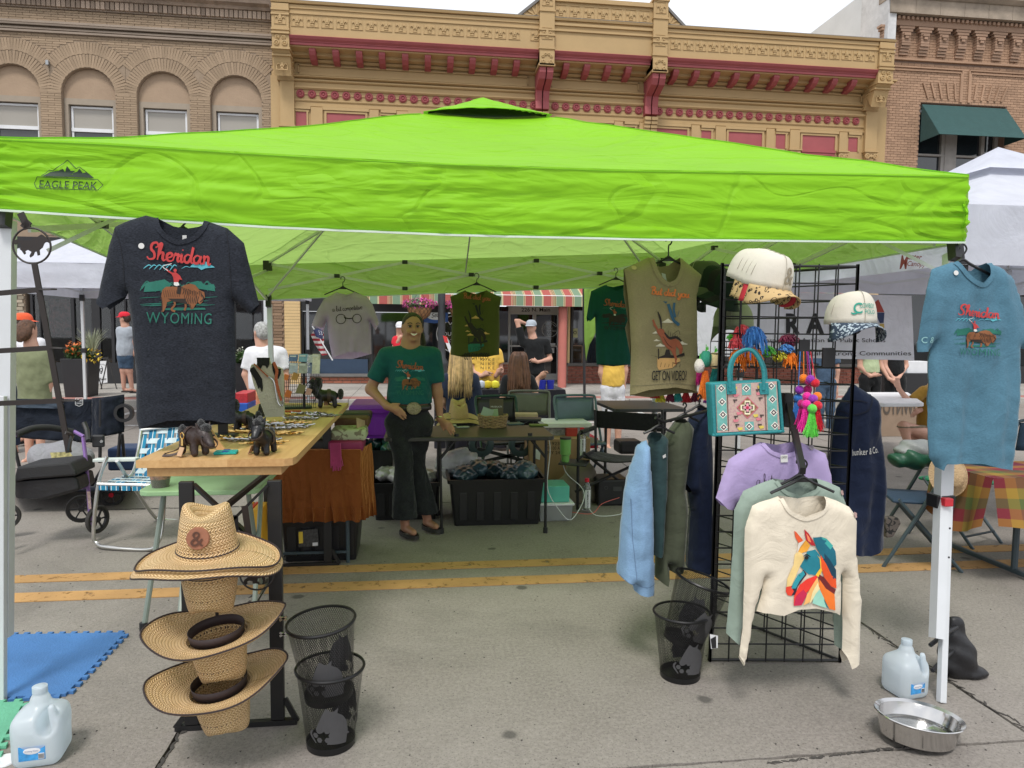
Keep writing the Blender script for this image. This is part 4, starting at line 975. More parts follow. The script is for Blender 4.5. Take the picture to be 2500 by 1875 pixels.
def planter(px0,px1,pyt,pyb,y,lab):
 x0,x1,z1=W(px0,pyt,y=y).x,W(px1,pyt,y=y).x,W(px0,pyt,y=y).z;c=((x0+x1)/2,y+.3,.12);p=T('flower_planter',lab,'planter',c);rr=random.Random(px0)
 m=MB();w0=(x1-x0)/2;s=[(-w0*.8,.12),(w0*.8,.12),(w0,z1),(-w0,z1)]
 v=[]
 for(a,z)in((w0*.82,.12),(w0,z1)):
  for(i,j)in((-1,-1),(1,-1),(1,1),(-1,1)):v.append((c[0]+i*a,c[1]+j*min(a,.3),z))
 m.add(v,[(0,1,5,4),(1,2,6,5),(2,3,7,6),(3,0,4,7),(4,5,6,7),(0,3,2,1)]);m.build('pot',mat('black_planter',(.022,.022,.025),.5),p,bevel=.01)
 leaves(500,(c[0],c[1],z1+.10),(w0*1.1,.3,.16),.07,rr).build('foliage',M_leaf,p,kind='stuff',fix=False)
 return p,c,w0,z1,rr
p,c,w0,z1,rr=planter(143,214,876,962,14.6,'tall black planter of orange and yellow flowers by the white tent leg')
leaves(70,(c[0]-.05,c[1]-.1,z1+.2),(w0*.5,.25,.14),.07,rr,shell=.9).build('flowers',M_orange,p,kind='stuff',fix=False,label='orange zinnias')
leaves(60,(c[0]+.25,c[1]-.1,z1+.06),(w0*.6,.28,.14),.06,rr,shell=.9).build('flowers',M_yel,p,kind='stuff',fix=False,label='yellow flowers')
m=MB()
for k in range(70):
 a=rr.random()*6.28;l=.35+.2*rr.random();t=.05+.35*rr.random();b0_=Vector((c[0]+.22,c[1],z1+.05))
 m.tube([b0_,b0_+Vector((math.cos(a)*t*.4,math.sin(a)*t*.4,l*.7)),b0_+Vector((math.cos(a)*t*.8,math.sin(a)*t*.8,l))],[.008,.006,.001],3)
m.build('striped_grass',mat('variegated_grass',(.42,.46,.33),.7,island=.4),p,kind='stuff',fix=False)
p,c,w0,z1,rr=planter(566,612,888,960,14.6,'black planter with white flowers beside the grey haired woman')
leaves(90,(c[0],c[1]-.05,z1+.15),(w0*.9,.25,.2),.05,rr,shell=.8).build('flowers',M_wfl,p,kind='stuff',fix=False)
SB=T('sidewalk_sign','white welcome sign hung in a black metal easel on the pavement','sign',(W(247,950,z=.12).x,W(247,950,z=.12).y,.12));sy=SB.location.y
w_=lambda px,py,y=None:W(px,py,y=(y or sy))
m=MB()
for a,b in(((228,876),(254,966)),((263,874),(289,962)),((229,877),(211,962)),((263,875),(243,966)),((226,876),(265,874)),((238,860),(240,878))):m.tube([w_(*a),w_(*b)],.012,5)
m.build('easel',M_dark,SB,kind='stuff')
wb=MB();p=[w_(235,882),w_(260,881),w_(262,934),w_(238,937)];wb.add(p+[q+Vector((0,.015,0))for q in p],[(0,1,2,3),(7,6,5,4),(0,4,5,1),(1,5,6,2),(2,6,7,3),(3,7,4,0)]);wb.build('board',M_white,SB)
sign('lettering',ptext('Welcome',251,925,w=17,h=7,shear=.4,rot=-.05),M_btxt,SB,sy-.004);sign('emblem',joinvf([ringvf(247,903,3.4,1.6,14),stroke([(247,893),(250,900),(247,912),(243,906)],2)]),M_btxt,SB,sy-.004);sign('lettering',ptext('Children of Earth',248,892,w=19,h=3,bend=3),M_btxt,SB,sy-.004)
YS=T('small_sign','red and white card sign stuck beside the lamp post','sign',W(1094,848,y=14.2));ysg=14.2
flatprint('card',polyvf([(W(a,b,y=ysg).x,W(a,b,y=ysg).z)for a,b in((1081,819),(1091,822),(1102,850),(1100,868))]),M_white,YS,lambda a,b:(a,ysg,b)).modifiers.new('S','SOLIDIFY').thickness=.01
flatprint('red_panel',polyvf([(W(a,b,y=ysg).x,W(a,b,y=ysg).z)for a,b in((1081,819),(1091,822),(1095,838),(1086,836))]),mat('sign_red',(.6,.04,.04),.6),YS,lambda a,b:(a,ysg-.012,b))
tb('stake',M_dark,YS,[W(1100,868,y=ysg),W(1104,960,y=ysg)],.01)
FL=T('flag','furled American flag hanging left of the lilac shirt','flag',W(790,830,y=12.6));yf=12.6
fl=[(766,806),(782,800),(790,812),(790,850),(799,866),(788,868),(768,842),(758,818)]
m=MB();v,f=fill([(W(a,b,y=yf).x,W(a,b,y=yf).z)for a,b in fl],.03);m.add([(a,yf+.05*math.sin(a*40+b*9),b)for a,b in v],f)
fm=striped('flag_stripes',[(0,'#a3343c'),(.5,'#d8d4d2')],'Z',.085,.25);m.build('fly',fm,FL,smooth='all',fix=False)
m=MB();v,f=fill([(W(a,b,y=yf).x,W(a,b,y=yf).z)for a,b in((764,806),(782,799),(788,812),(787,828),(772,822))],.03);m.add([(a,yf-.012+.05*math.sin(a*40+b*9),b)for a,b in v],f);m.build('canton',mat('flag_blue',(.04,.05,.13),.8),FL,smooth='all',fix=False)
MB().add([tuple(W(768+5*(k%4)+k*.3,806+4*(k//4)+.8*(k%4),y=yf-.03)+Vector(d))for k in range(14)for d in((-.01,0,-.01),(.01,0,-.01),(0,0,.013))],[(3*k,3*k+1,3*k+2)for k in range(14)]).build('stars',M_white,FL,kind='stuff',fix=False)
tb('flag_pole',M_white,FL,[W(762,796,y=yf),W(812,880,y=yf)],.012)
# ---------------------------------------------------------------- pop-up tents
def popup(name,label,x0,x1,y0,y1,zb,zt,zp,mt,legm,valance=.28,legs=True,sag=1.25,vent=True,n=24,loc=None,wav=.012,ty=1,frame=True,sd=3):
 t=T(name,label,'tent',((x0+x1)/2,(y0+y1)/2,0));cx,cy=(x0+x1)/2,(y0+y1)/2;hx,hy=(x1-x0)/2,(y1-y0)/2
 m=MB()
 def roof(u,v):
  a,b=2*u-1,2*v-1;d=1-max(abs(a),abs(b));z=zt+(zp-zt)*d**sag
  return(cx+hx*a,cy+hy*b,z+wav*noise.noise(Vector((a*4,b*4,sd)))*(1 if 0<u<1 and 0<v<1 else 0))
 m.grid(roof,n,n);per=[(x0,y0),(x1,y0),(x1,y1),(x0,y1)]
 for i in range(4):
  a,b=per[i],per[(i+1)%4];nn=Vector((b[1]-a[1],a[0]-b[0],0)).normalized()
  m.grid(lambda u,v:(a[0]+(b[0]-a[0])*u+nn.x*wav*noise.noise(Vector((u*6,v*3,i+sd)))*2,a[1]+(b[1]-a[1])*u+nn.y*wav*noise.noise(Vector((u*6,v*3,i+sd)))*2,zt-(zt-zb)*v),n,4)
 m.build('canopy',mt,t,smooth='all',fix=False)
 if vent:MB().add([(cx+.62*math.cos(k*PI/2+PI/4),cy+.62*math.sin(k*PI/2+PI/4),zp-.16)for k in range(4)]+[(cx,cy,zp+.12)],[(0,1,4),(1,2,4),(2,3,4),(3,0,4)]).build('vent_cap',mt,t,smooth='all')
 if legs:
  e=.06
  for(x,y)in((x0+e,y0+e),(x1-e,y0+e),(x1-e,y1-e),(x0+e,y1-e)):
   l=MB().box(x-.022,x+.022,y-.022,y+.022,0.01,zt-.05).build('leg',legm,t);MB().box(x-.035,x+.035,y-.035,y+.035,1.02,1.10).box(x-.032,x+.032,y-.032,y+.032,zb-.05,zb+.06).box(x-.05,x+.05,y-.05,y+.05,.0,.012).build('joint',M_black,l,kind='stuff')
 if frame:
  m=MB();P=[(x0+e,y0+e),(x1-e,y0+e),(x1-e,y1-e),(x0+e,y1-e)]
  for i in range(4):
   a,b=Vector((*P[i],0)),Vector((*P[(i+1)%4],0))
   for k in range(2):
    p,q=a+(b-a)*k/2,a+(b-a)*(k+1)/2;m.bar((p.x,p.y,zb+.10),(q.x,q.y,zt-.07),.012,.025);m.bar((p.x,p.y,zt-.07),(q.x,q.y,zb+.10),.012,.025)
   m.bar((a.x,a.y,zt-.1),(cx,cy,zp-.12),.02,.02)
  m.build('truss',legm,t,kind='stuff')
 return t
M_wcan=cloth('white_canopy_cloth',(.66,.68,.76),thin=.28,rough=.7,wr=.35,wscale=3);M_legw=mat('white_tube',(.62,.64,.66),.35,.1,var=.04);M_gcan=cloth('grey_canopy_cloth',(.22,.27,.33),thin=.2,wr=.3)
popup('popup_tent','white pop-up tent over the pavement behind the left tent leg',-5.98,-2.0,9.9,13.6,1.98,2.30,3.25,M_wcan,M_legw,sd=1)
popup('popup_tent','neighbouring white pop-up tent with Master Canopy lettering at the right',3.3,6.5,4.1,7.3,1.93,2.30,2.98,M_wcan,M_legw,sd=5)
RT=bpy.data.objects['popup_tent.001']
def side_text(s,px,py,w,h,mt,xx,parent,**k):
 v,f=ptext(s,px,py,w=w,h=h,**k);return flatprint('lettering',(v,f),mt,parent,lambda a,b:tuple(W(a,b,x=xx)))
M_mc=mat('maroon_lettering',(.20,.035,.03),.6)
side_text('M',2207,640,22,34,M_mc,3.24,RT,shear=.3,off=.02);side_text('aster',2234,628,34,13,M_mc,3.24,RT,shear=.35,off=.015,rot=.08);side_text('Canopy',2238,646,46,16,M_mc,3.24,RT,shear=.35,off=.01,rot=.05)
LTt=T('popup_tent','lime side curtain and black leg of a tent behind the small dark green shirt','tent',(W(1428,985,z=0).x,W(1428,985,z=0).y,0));yt=LTt.location.y
wl_=lambda px,py:W(px,py,y=yt)
tb('leg',mat('black_tube',(.02,.02,.022),.4),LTt,[wl_(1427,984),wl_(1425,700)],.028)
cur=[(1424,700),(1550,690),(1560,735),(1500,752),(1462,790),(1440,840),(1430,880),(1425,830)]
M_lime2=cloth('lime_curtain',(.30,.50,.10),thin=.4,wr=.5)
m=MB();v,f=fill([(wl_(*p).x,wl_(*p).z)for p in cur],.08);m.add([(a,yt-.03+.04*math.sin(a*30),b)for a,b in v],f);m.build('side_curtain',M_lime2,LTt,smooth='all',fix=False,solid=.005)
# ---------------------------------------------------------------- lime canopy
def canopy_mat():
 m=mat('lime_canopy_cloth',(.30,.70,.012),.55,var=.05,vs=2,spec=.25)
 nt=m.node_tree;L=nt.links.new;b=nt.nodes['Principled BSDF'];g=node(nt,'ShaderNodeNewGeometry')
 def bump(prev,scale,st,dist,mp=None,dt=3,dm=.05):
  n=node(nt,'ShaderNodeTexNoise',Scale=scale,Detail=dt,Roughness=.5,Distortion=dist)
  if mp:k=node(nt,'ShaderNodeMapping');k.inputs['Scale'].default_value=mp;L(g.outputs['Position'],k.inputs['Vector']);L(k.outputs[0],n.inputs['Vector'])
  else:L(g.outputs['Position'],n.inputs['Vector'])
  q=node(nt,'ShaderNodeBump',Strength=st,Distance=dm);L(n.outputs['Fac'],q.inputs['Height'])
  if prev:L(prev,q.inputs['Normal'])
  return q.outputs[0]
 o=bump(None,1.1,.42,1.6,(.7,1,2.6),2,.10);o=bump(o,3.2,.30,2.6,(.6,.8,2.4),2,.05);o=bump(o,11,.10,1.5,(.5,.7,1.6),2,.015)
 for sc_,st_,mp_ in((1.5,.55,(.55,.8,1.9)),(3.1,.35,(.7,.8,1.5))):
  n=node(nt,'ShaderNodeTexNoise',Scale=sc_,Detail=1,Roughness=.4,Distortion=.8);k=node(nt,'ShaderNodeMapping');k.inputs['Scale'].default_value=mp_;k.inputs['Rotation'].default_value=(0,.3,0);L(g.outputs['Position'],k.inputs['Vector']);L(k.outputs[0],n.inputs['Vector'])
  s=node(nt,'ShaderNodeMath',operation='SUBTRACT');s.inputs[1].default_value=.5;L(n.outputs['Fac'],s.inputs[0]);a=node(nt,'ShaderNodeMath',operation='ABSOLUTE');L(s.outputs[0],a.inputs[0]);r=node(nt,'ShaderNodeMapRange');r.inputs[2].default_value=.045;L(a.outputs[0],r.inputs[0]);q=node(nt,'ShaderNodeBump',Strength=st_,Distance=.018);L(r.outputs[0],q.inputs['Height']);L(o,q.inputs['Normal']);o=q.outputs[0]
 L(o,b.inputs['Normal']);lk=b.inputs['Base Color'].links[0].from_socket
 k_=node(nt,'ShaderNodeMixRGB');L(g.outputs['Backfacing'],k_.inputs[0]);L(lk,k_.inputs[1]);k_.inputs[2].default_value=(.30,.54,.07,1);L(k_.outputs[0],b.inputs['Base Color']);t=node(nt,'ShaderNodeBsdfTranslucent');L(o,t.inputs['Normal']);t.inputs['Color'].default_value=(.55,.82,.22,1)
 ms=node(nt,'ShaderNodeMixShader',Fac=.40);L(b.outputs[0],ms.inputs[1]);L(t.outputs[0],ms.inputs[2]);L(ms.outputs[0],nt.nodes['Material Output'].inputs[0]);return m
M_lime=canopy_mat();M_seam=mat('pale_binding',(.62,.72,.62),.7)
FY0,FY1=3.02,7.05;FX0,FX1=-1.615,2.46;CX,CY=(FX0+FX1)/2,(FY0+FY1)/2;APEX=3.025
PT=T('popup_canopy','bright lime green pop-up canopy over the whole booth with a black mountain logo','canopy tent',(CX,CY,0))
def interp(t,pts):
 for(a,va),(b,vb)in zip(pts,pts[1:]):
  if t<=b:return va+(vb-va)*max(0,(t-a)/(b-a))
 return pts[-1][1]
fb=[((W(a,b,y=FY0).x-FX0)/(FX1-FX0),W(a,b,y=FY0).z)for a,b in((0,514),(655,554),(1130,574),(1582,585),(2355,592))]
ft=[((W(a,b,y=FY0).x-FX0)/(FX1-FX0),W(a,b,y=FY0).z)for a,b in((0,337),(250,348),(600,371),(1080,398),(1500,413),(2000,421),(2355,428))]
zbL=W(655,734,y=FY1).z;zbR=W(1430,705,y=FY1).z+.05
def edge(side,u):
 if side==0:return interp(u,ft),interp(u,fb)
 if side==2:zb=zbR+(zbL-zbR)*u;return zb+.33-.0*u,zb
 a,b=(edge(0,1),edge(2,0))if side==1 else(edge(2,1),edge(0,0))
 s=.05*math.sin(PI*u)if side==3 else.03*math.sin(PI*u)
 return a[0]+(b[0]-a[0])*u-s*.6,a[1]+(b[1]-a[1])*u-s
def nzv(x,y,z):return noise.noise(Vector((x,y,z)))
def roofz(a,b):
 d=1-max(abs(a),abs(b));s=0 if(-b>=abs(a))else 1 if(a>=abs(b))else 2 if(b>=abs(a))else 3
 k=1-d
 w=(a/k if s in(0,2)else b/k)if k>1e-6 else 0
 u={0:(w+1)/2,1:(w+1)/2,2:(1-w)/2,3:(1-w)/2}[s]
 ze=edge(s,min(max(u,0),1))[0]
 sag=.045*math.sin(PI*min(d*1.05,1))*(1-abs(w)**3)
 return ze+(APEX-ze)*d**(1.09-.06*(a/k if k>.05 else 0))-sag
m=MB();N=64
def rp(u,v):
 a,b=2*u-1,2*v-1;d=1-max(abs(a),abs(b))
 return(CX+(FX1-FX0)/2*a,CY+(FY1-FY0)/2*b,roofz(a,b)+.012*nzv(a*5,b*5,2)*min(1,d*6)+.006*nzv(a*14,b*9,4)*min(1,d*8))
def fan(m,f,n=N):
 for s in range(4):
  def g(u,v):
   w,k=2*u-1,1-v;a,b=[(w*k,-k),(k,w*k),(-w*k,k),(-k,-w*k)][s];return f((a+1)/2,(b+1)/2)
  m.grid(g,n,n//2)
fan(m,rp)
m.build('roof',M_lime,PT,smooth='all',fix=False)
M_stitch=mat('lime_seam',(.17,.45,.01),.8)
for a_,b_ in((-1,-1),(1,-1),(1,1),(-1,1)):MB().tube([Vector(rp((a_*(1-i/24)+1)/2,(b_*(1-i/24)+1)/2))+Vector((0,0,.003))for i in range(20)],.0035,4).build('ridge_seam',M_stitch,PT)
per=[(FX0,FY0),(FX1,FY0),(FX1,FY1),(FX0,FY1)]
def valz(side):
 a,b=per[side],per[(side+1)%4];nn=(0,-1)if side==0 else(1,0)if side==1 else(0,1)if side==2 else(-1,0)
 def fn(u,v):
  zt,zb=edge(side,u);e=min(1,4*v)*min(1,1.0)
  rk=math.exp(-(min(u,1-u)*26)**1.0)
  w=(.020*nzv(u*5,v*2.4,side*7+1)+.009*nzv(u*4+v*5,v*7-u*7,side+3)+.003*nzv(u*22-v*5,v*10,side))*e+.008*rk*math.sin(v*38+3*nzv(u*20,v*3,1))*e
  if side==0:w+=.010*math.exp(-((v-.22-.1*math.sin(u*5))*9)**2)*math.sin(PI*u)+.014*math.exp(-((u-.42)*8)**2)*nzv(u*30+v*14,v*22,9)
  return(a[0]+(b[0]-a[0])*u+nn[0]*w+(-.007*rk*math.sin(v*25)if side==0 and u>.9 else 0),a[1]+(b[1]-a[1])*u+nn[1]*w,zt+(zb-zt)*v)
 return fn
for s in range(4):
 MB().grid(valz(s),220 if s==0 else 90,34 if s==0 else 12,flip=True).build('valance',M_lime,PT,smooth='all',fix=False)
 f_=valz(s);MB().tube([f_(i/60,1)for i in range(61)],.006,4).build('hem_binding',M_seam,PT)
MB().tube([Vector(valz(0)(i/90,.028))+Vector((0,-.003,0))for i in range(91)],.002,4).build('edge_seam',M_stitch,PT)
MB().tube([Vector(valz(0)(i/90,.965))+Vector((0,-.003,0))for i in range(91)],.0015,4).build('edge_seam',M_stitch,PT)
hc=.20
mm=MB();mm.grid(lambda u,v:(CX+(FX1-FX0)/2*hc*.93*(2*u-1),CY+(FY1-FY0)/2*hc*.93*(2*v-1),roofz(hc*.93*(2*u-1),hc*.93*(2*v-1))+.012),20,20);mm.build('vent_mesh',mat('black_mesh',(.01,.014,.012),.9),PT,smooth='all',fix=False)
def capf(u,v):
 a,b=2*u-1,2*v-1;k=max(abs(a),abs(b));o=min(abs(a),abs(b))/k if k>1e-6 else 0
 return(CX+(FX1-FX0)/2*hc*a,CY+(FY1-FY0)/2*hc*b,roofz(hc*a,hc*b)*(1)+.014+.062*(1-o**2.2)*k**1.5+.045*(1-k)**1.3+.006*nzv(a*5,b*5,8))
mc=MB();fan(mc,capf,24);mc.build('vent_cap',M_lime,PT,smooth='all',fix=False,solid=.004)
F0=valz(0)
def onval(px,py,off=.006):
 p=W(px,py,y=FY0);u=(p.x-FX0)/(FX1-FX0);zt,zb=edge(0,u);v=(zt-p.z)/(zt-zb);q=F0(min(max(u,0),1),v);return(q[0],q[1]-off,q[2])
def vprint(nm,vf,mt,off=.006):v,f=cut2d(*vf,9);return flatprint(nm,(v,f),mt,PT,lambda a,b:onval(a,b,off))
M_logo=mat('logo_black_green',(.008,.03,.012),.6)
c1=lambda pts:[(x*.3752,y*.3752)for x,y in pts]
vprint('lettering',ptext('EAGLE PEAK',168,452,w=142,h=19,rot=.035,off=.004),M_logo)
out=c1([(222,1194),(248,1153),(640,1170),(674,1206),(645,1240),(244,1228)])
def closed(pts,w):return joinvf([stroke([pts[i],pts[(i+1)%len(pts)]],w,False)for i in range(len(pts))])
vprint('logo_frame',closed(out,1.6),M_logo)
vprint('logo_ridge',joinvf([stroke([p,q],1.7,False)for p,q in zip(*(lambda t:(t,t[1:]))(c1([(275,1148),(322,1108),(345,1112),(378,1090),(440,1042),(500,1100),(518,1087),(560,1118),(612,1160)])))]),M_logo)
vprint('logo_mountain',polyvf(c1([(280,1150),(330,1118),(380,1112),(412,1100),(425,1122),(438,1080),(462,1112),(495,1112),(470,1128),(480,1136),(452,1140),(505,1118),(520,1098),(540,1128),(560,1122),(616,1160),(430,1152)])),M_logo)
def canleg(px,foot,y,top,lab=None):
 f_=Vector(foot);l=MB();t_=Vector(top);d=t_-f_
 l.bar(f_,f_+d*.62,.028,.028,up=(0,1,0));leg=l.build('leg',M_legw,PT,label=lab,bevel=.003)
 MB().bar(f_+Vector((.0,.045,.25)),f_+d*.97+Vector((0,.045,0)),.042,.042,up=(0,1,0)).build('outer_tube',M_legw,leg)
 MB().bar(f_+d*.955,t_+Vector((0,.02,.03)),.045,.05,up=(0,1,0)).build('corner_joint',M_black,leg)
 return leg,f_,d
M_redl=mat('red_latch',(.6,.03,.045),.5)
l1,f1,d1=canleg(0,(W(-6,1480,y=2.99).x,2.99,0.0),3,(W(6,520,y=3.06).x,3.06,1.97))
l2,f2,d2=canleg(0,(W(2298,1715,z=0).x,W(2298,1715,z=0).y,0),3,(W(2336,600,y=3.08).x,3.08,1.93))
p=f2+d2*.405;MB().obox(p+Vector((-.02,.02,0)),(.085,.07,.055)).build('latch_block',M_black,l2,bevel=.004);MB().obox(p+Vector((-.03,-.03,.005)),(.04,.03,.035)).build('latch_button',M_redl,l2,bevel=.004)
for k in(.29,.35):MB().cyl(f2+d2*k+Vector((0,-.0145,0)),f2+d2*k+Vector((0,-.016,0)),.0045,n=10).build('pin_hole',M_black,l2)
l3,f3,d3=canleg(0,(-1.40,7.0,0),7,(W(655,740,y=7.0).x,7.0,zbL+.02));l4,f4,d4=canleg(0,(2.36,7.0,0),7,(2.38,7.0,zbR+.05))
M_tube=mat('grey_truss_tube',(.62,.64,.62),.35,.2)
def scissor(A,B,zt,zb,n=3,nm='truss_bar',joints=True):
 A,B=Vector((*A,0)),Vector((*B,0));jn=[]
 for k in range(n):
  p,q=A+(B-A)*(k/n),A+(B-A)*((k+1)/n);lo,hi=zb(k/n),zt(k/n);lo2,hi2=zb((k+1)/n),zt((k+1)/n)
  s,e=((p.x,p.y,hi),(q.x,q.y,lo2)),((p.x,p.y+.015,lo),(q.x,q.y+.015,hi2))
  for a_,b_ in(s,e):MB().bar(a_,b_,.012,.024).build(nm,M_tube,PT)
  jn.append(((p+q)/2+Vector((0,0,(lo+hi2+hi+lo2)/4))))
  if k:jn+=[Vector((p.x,p.y,lo)),Vector((p.x,p.y,hi))]
 for j in jn:MB().obox(j+Vector((0,-.012,0)),(.05,.04,.035)).build('truss_joint',M_black,PT,bevel=.004)
zt1,zb1=W(1006,646,y=7).z,W(1006,706,y=7).z
scissor((-1.42,6.98),(2.38,6.98),lambda t:zt1-.02+.12*t,lambda t:zb1-.03+.10*t)
scissor((-1.55,3.1),(-1.43,6.98),lambda t:2.13-.1*t,lambda t:1.88-.12*t);scissor((2.38,3.1),(2.38,6.98),lambda t:2.13+.08*t,lambda t:1.92+.02*t)
for(x,y,z)in((-1.5,3.15,2.1),(2.38,3.1,2.1),(-1.42,6.98,zt1-.02),(2.38,6.98,2.2)):
 c=Vector((CX,CY,APEX-.16));a=Vector((x,y,z));MB().bar(a,c,.02,.02).build('rafter',M_tube,PT);MB().bar(Vector((x,y,z-.30)),a+(c-a)*.33,.016,.016).build('brace',M_tube,PT)
 MB().obox(a+(c-a)*.33,(.04,.04,.04)).build('truss_joint',M_black,PT)
 MB().obox((x,y,z-.02),(.07,.07,.09)).build('truss_joint',M_black,PT)
MB().bar((CX,6.95,(zt1+zb1)/2+.05),(CX,CY,APEX-.16),.012,.012).build('rafter',M_tube,PT);MB().cyl((CX,CY,APEX-.02),(CX,CY,APEX-.3),.03).build('hub',M_black,PT)
MB().tube([W(2352,500,y=3.02),W(2362,520,y=2.98),W(2358,545,y=2.98),W(2350,556,y=3.02)],[.005]*4,4).build('corner_strap',M_lime,PT)
mm=MB();p=[W(2353,488,y=3.0),W(2365,515,y=2.99),W(2362,545,y=2.99),W(2353,552,y=3.0),W(2356,520,y=3.0)];mm.add(p,[(0,1,4),(1,2,4),(2,3,4)]);mm.build('corner_strap',M_lime,PT,solid=.003)
# ---------------------------------------------------------------- script letters
CUR={'a':(.55,[[(.4,.42),(.2,.5),(.03,.3),(.1,.03),(.28,.05),(.4,.3),(.42,.5),(.4,.15),(.5,0),(.6,.1)]]),'b':(.48,[[(.0,.1),(.2,.6),(.22,.95),(.1,1),(.08,.5),(.1,.05),(.3,0),(.42,.2),(.3,.42),(.12,.35)]]),
'c':(.42,[[(.38,.42),(.2,.5),(.03,.28),(.12,.02),(.3,0),(.45,.12)]]),'d':(.55,[[(.4,.42),(.2,.5),(.03,.3),(.1,.03),(.28,.05),(.42,.4),(.48,1),(.42,.2),(.5,0),(.6,.1)]]),
'e':(.42,[[(.02,.15),(.25,.25),(.36,.4),(.22,.5),(.06,.35),(.1,.06),(.28,0),(.45,.12)]]),'h':(.5,[[(.05,.1),(.2,.7),(.22,1),(.12,.95),(.08,.5),(.04,0)],[(.06,.2),(.2,.45),(.33,.45),(.33,.15),(.4,0),(.52,.1)]]),
'i':(.27,[[(.02,.3),(.12,.5),(.1,.1),(.18,0),(.28,.1)],[(.13,.72),(.17,.78)]]),'m':(.64,[[(.02,.35),(.1,.5),(.08,0)],[(.09,.3),(.22,.5),(.3,.4),(.28,0)],[(.29,.3),(.42,.5),(.5,.4),(.49,.1),(.56,0),(.66,.1)]]),
'n':(.48,[[(.02,.35),(.1,.5),(.08,0)],[(.09,.3),(.24,.5),(.34,.4),(.33,.1),(.4,0),(.5,.1)]]),'o':(.45,[[(.3,.47),(.1,.45),(.02,.2),(.15,0),(.35,.08),(.38,.35),(.25,.5),(.3,.4),(.48,.42)]]),
'p':(.45,[[(.02,.35),(.1,.5),(.06,-.4)],[(.1,.35),(.25,.5),(.4,.35),(.3,.05),(.1,.08)]]),'r':(.38,[[(.0,.1),(.1,.5),(.15,.42),(.3,.45),(.26,.15),(.32,0),(.42,.1)]]),
't':(.32,[[(.05,.1),(.2,.9),(.15,.1),(.25,0),(.35,.12)],[(.02,.6),(.36,.64)]]),'u':(.5,[[(.02,.35),(.1,.5),(.08,.12),(.2,0),(.34,.15),(.4,.5),(.38,.1),(.46,0),(.55,.1)]]),
'v':(.36,[[(.02,.5),(.14,0),(.32,.5),(.4,.42)]]),'y':(.5,[[(.02,.35),(.1,.5),(.1,.15),(.22,.05),(.36,.2),(.4,.5),(.34,-.2),(.15,-.42),(.05,-.25),(.3,-.05),(.55,.12)]]),
'S':(.58,[[(.0,.15),(.15,0),(.42,.1),(.4,.4),(.2,.65),(.25,.95),(.5,1.05),(.6,.85),(.45,.75)]]),'B':(.62,[[(.2,0),(.25,1)],[(.0,.8),(.2,1.05),(.5,1),(.5,.7),(.28,.55),(.55,.45),(.55,.1),(.3,-.02),(.1,.1)]]),' ':(.3,[])}
def cursive(s,w=.09):
 x=0;L_=[]
 for ch in s:
  adv,st_=CUR[ch]
  for p in st_:L_.append(stroke([(x+a,b)for a,b in p],w))
  x+=adv
 return joinvf(L_)
def pcur(s,cx,cy,w,h=None,wt=.09,rot=0,bend=0):
 v,f=fit(cursive(s,wt),0,0,w,h,-rot,bend);return[(cx+x,cy-z)for x,z in v],f
M_print={k:mat('print_'+k,c,.75,var=.12,vs=30)for k,c in dict(red=(.50,.045,.045),teal=(.10,.42,.50),green=(.012,.14,.10),brown=(.23,.085,.03),dark=(.02,.013,.01),white=(.7,.7,.68),orange=(.70,.19,.05),black=(.012,.012,.012),sand=(.62,.36,.13),rust=(.33,.09,.04),blue=(.03,.10,.17),cream=(.68,.62,.47),pale=(.3,.55,.56)).items()}
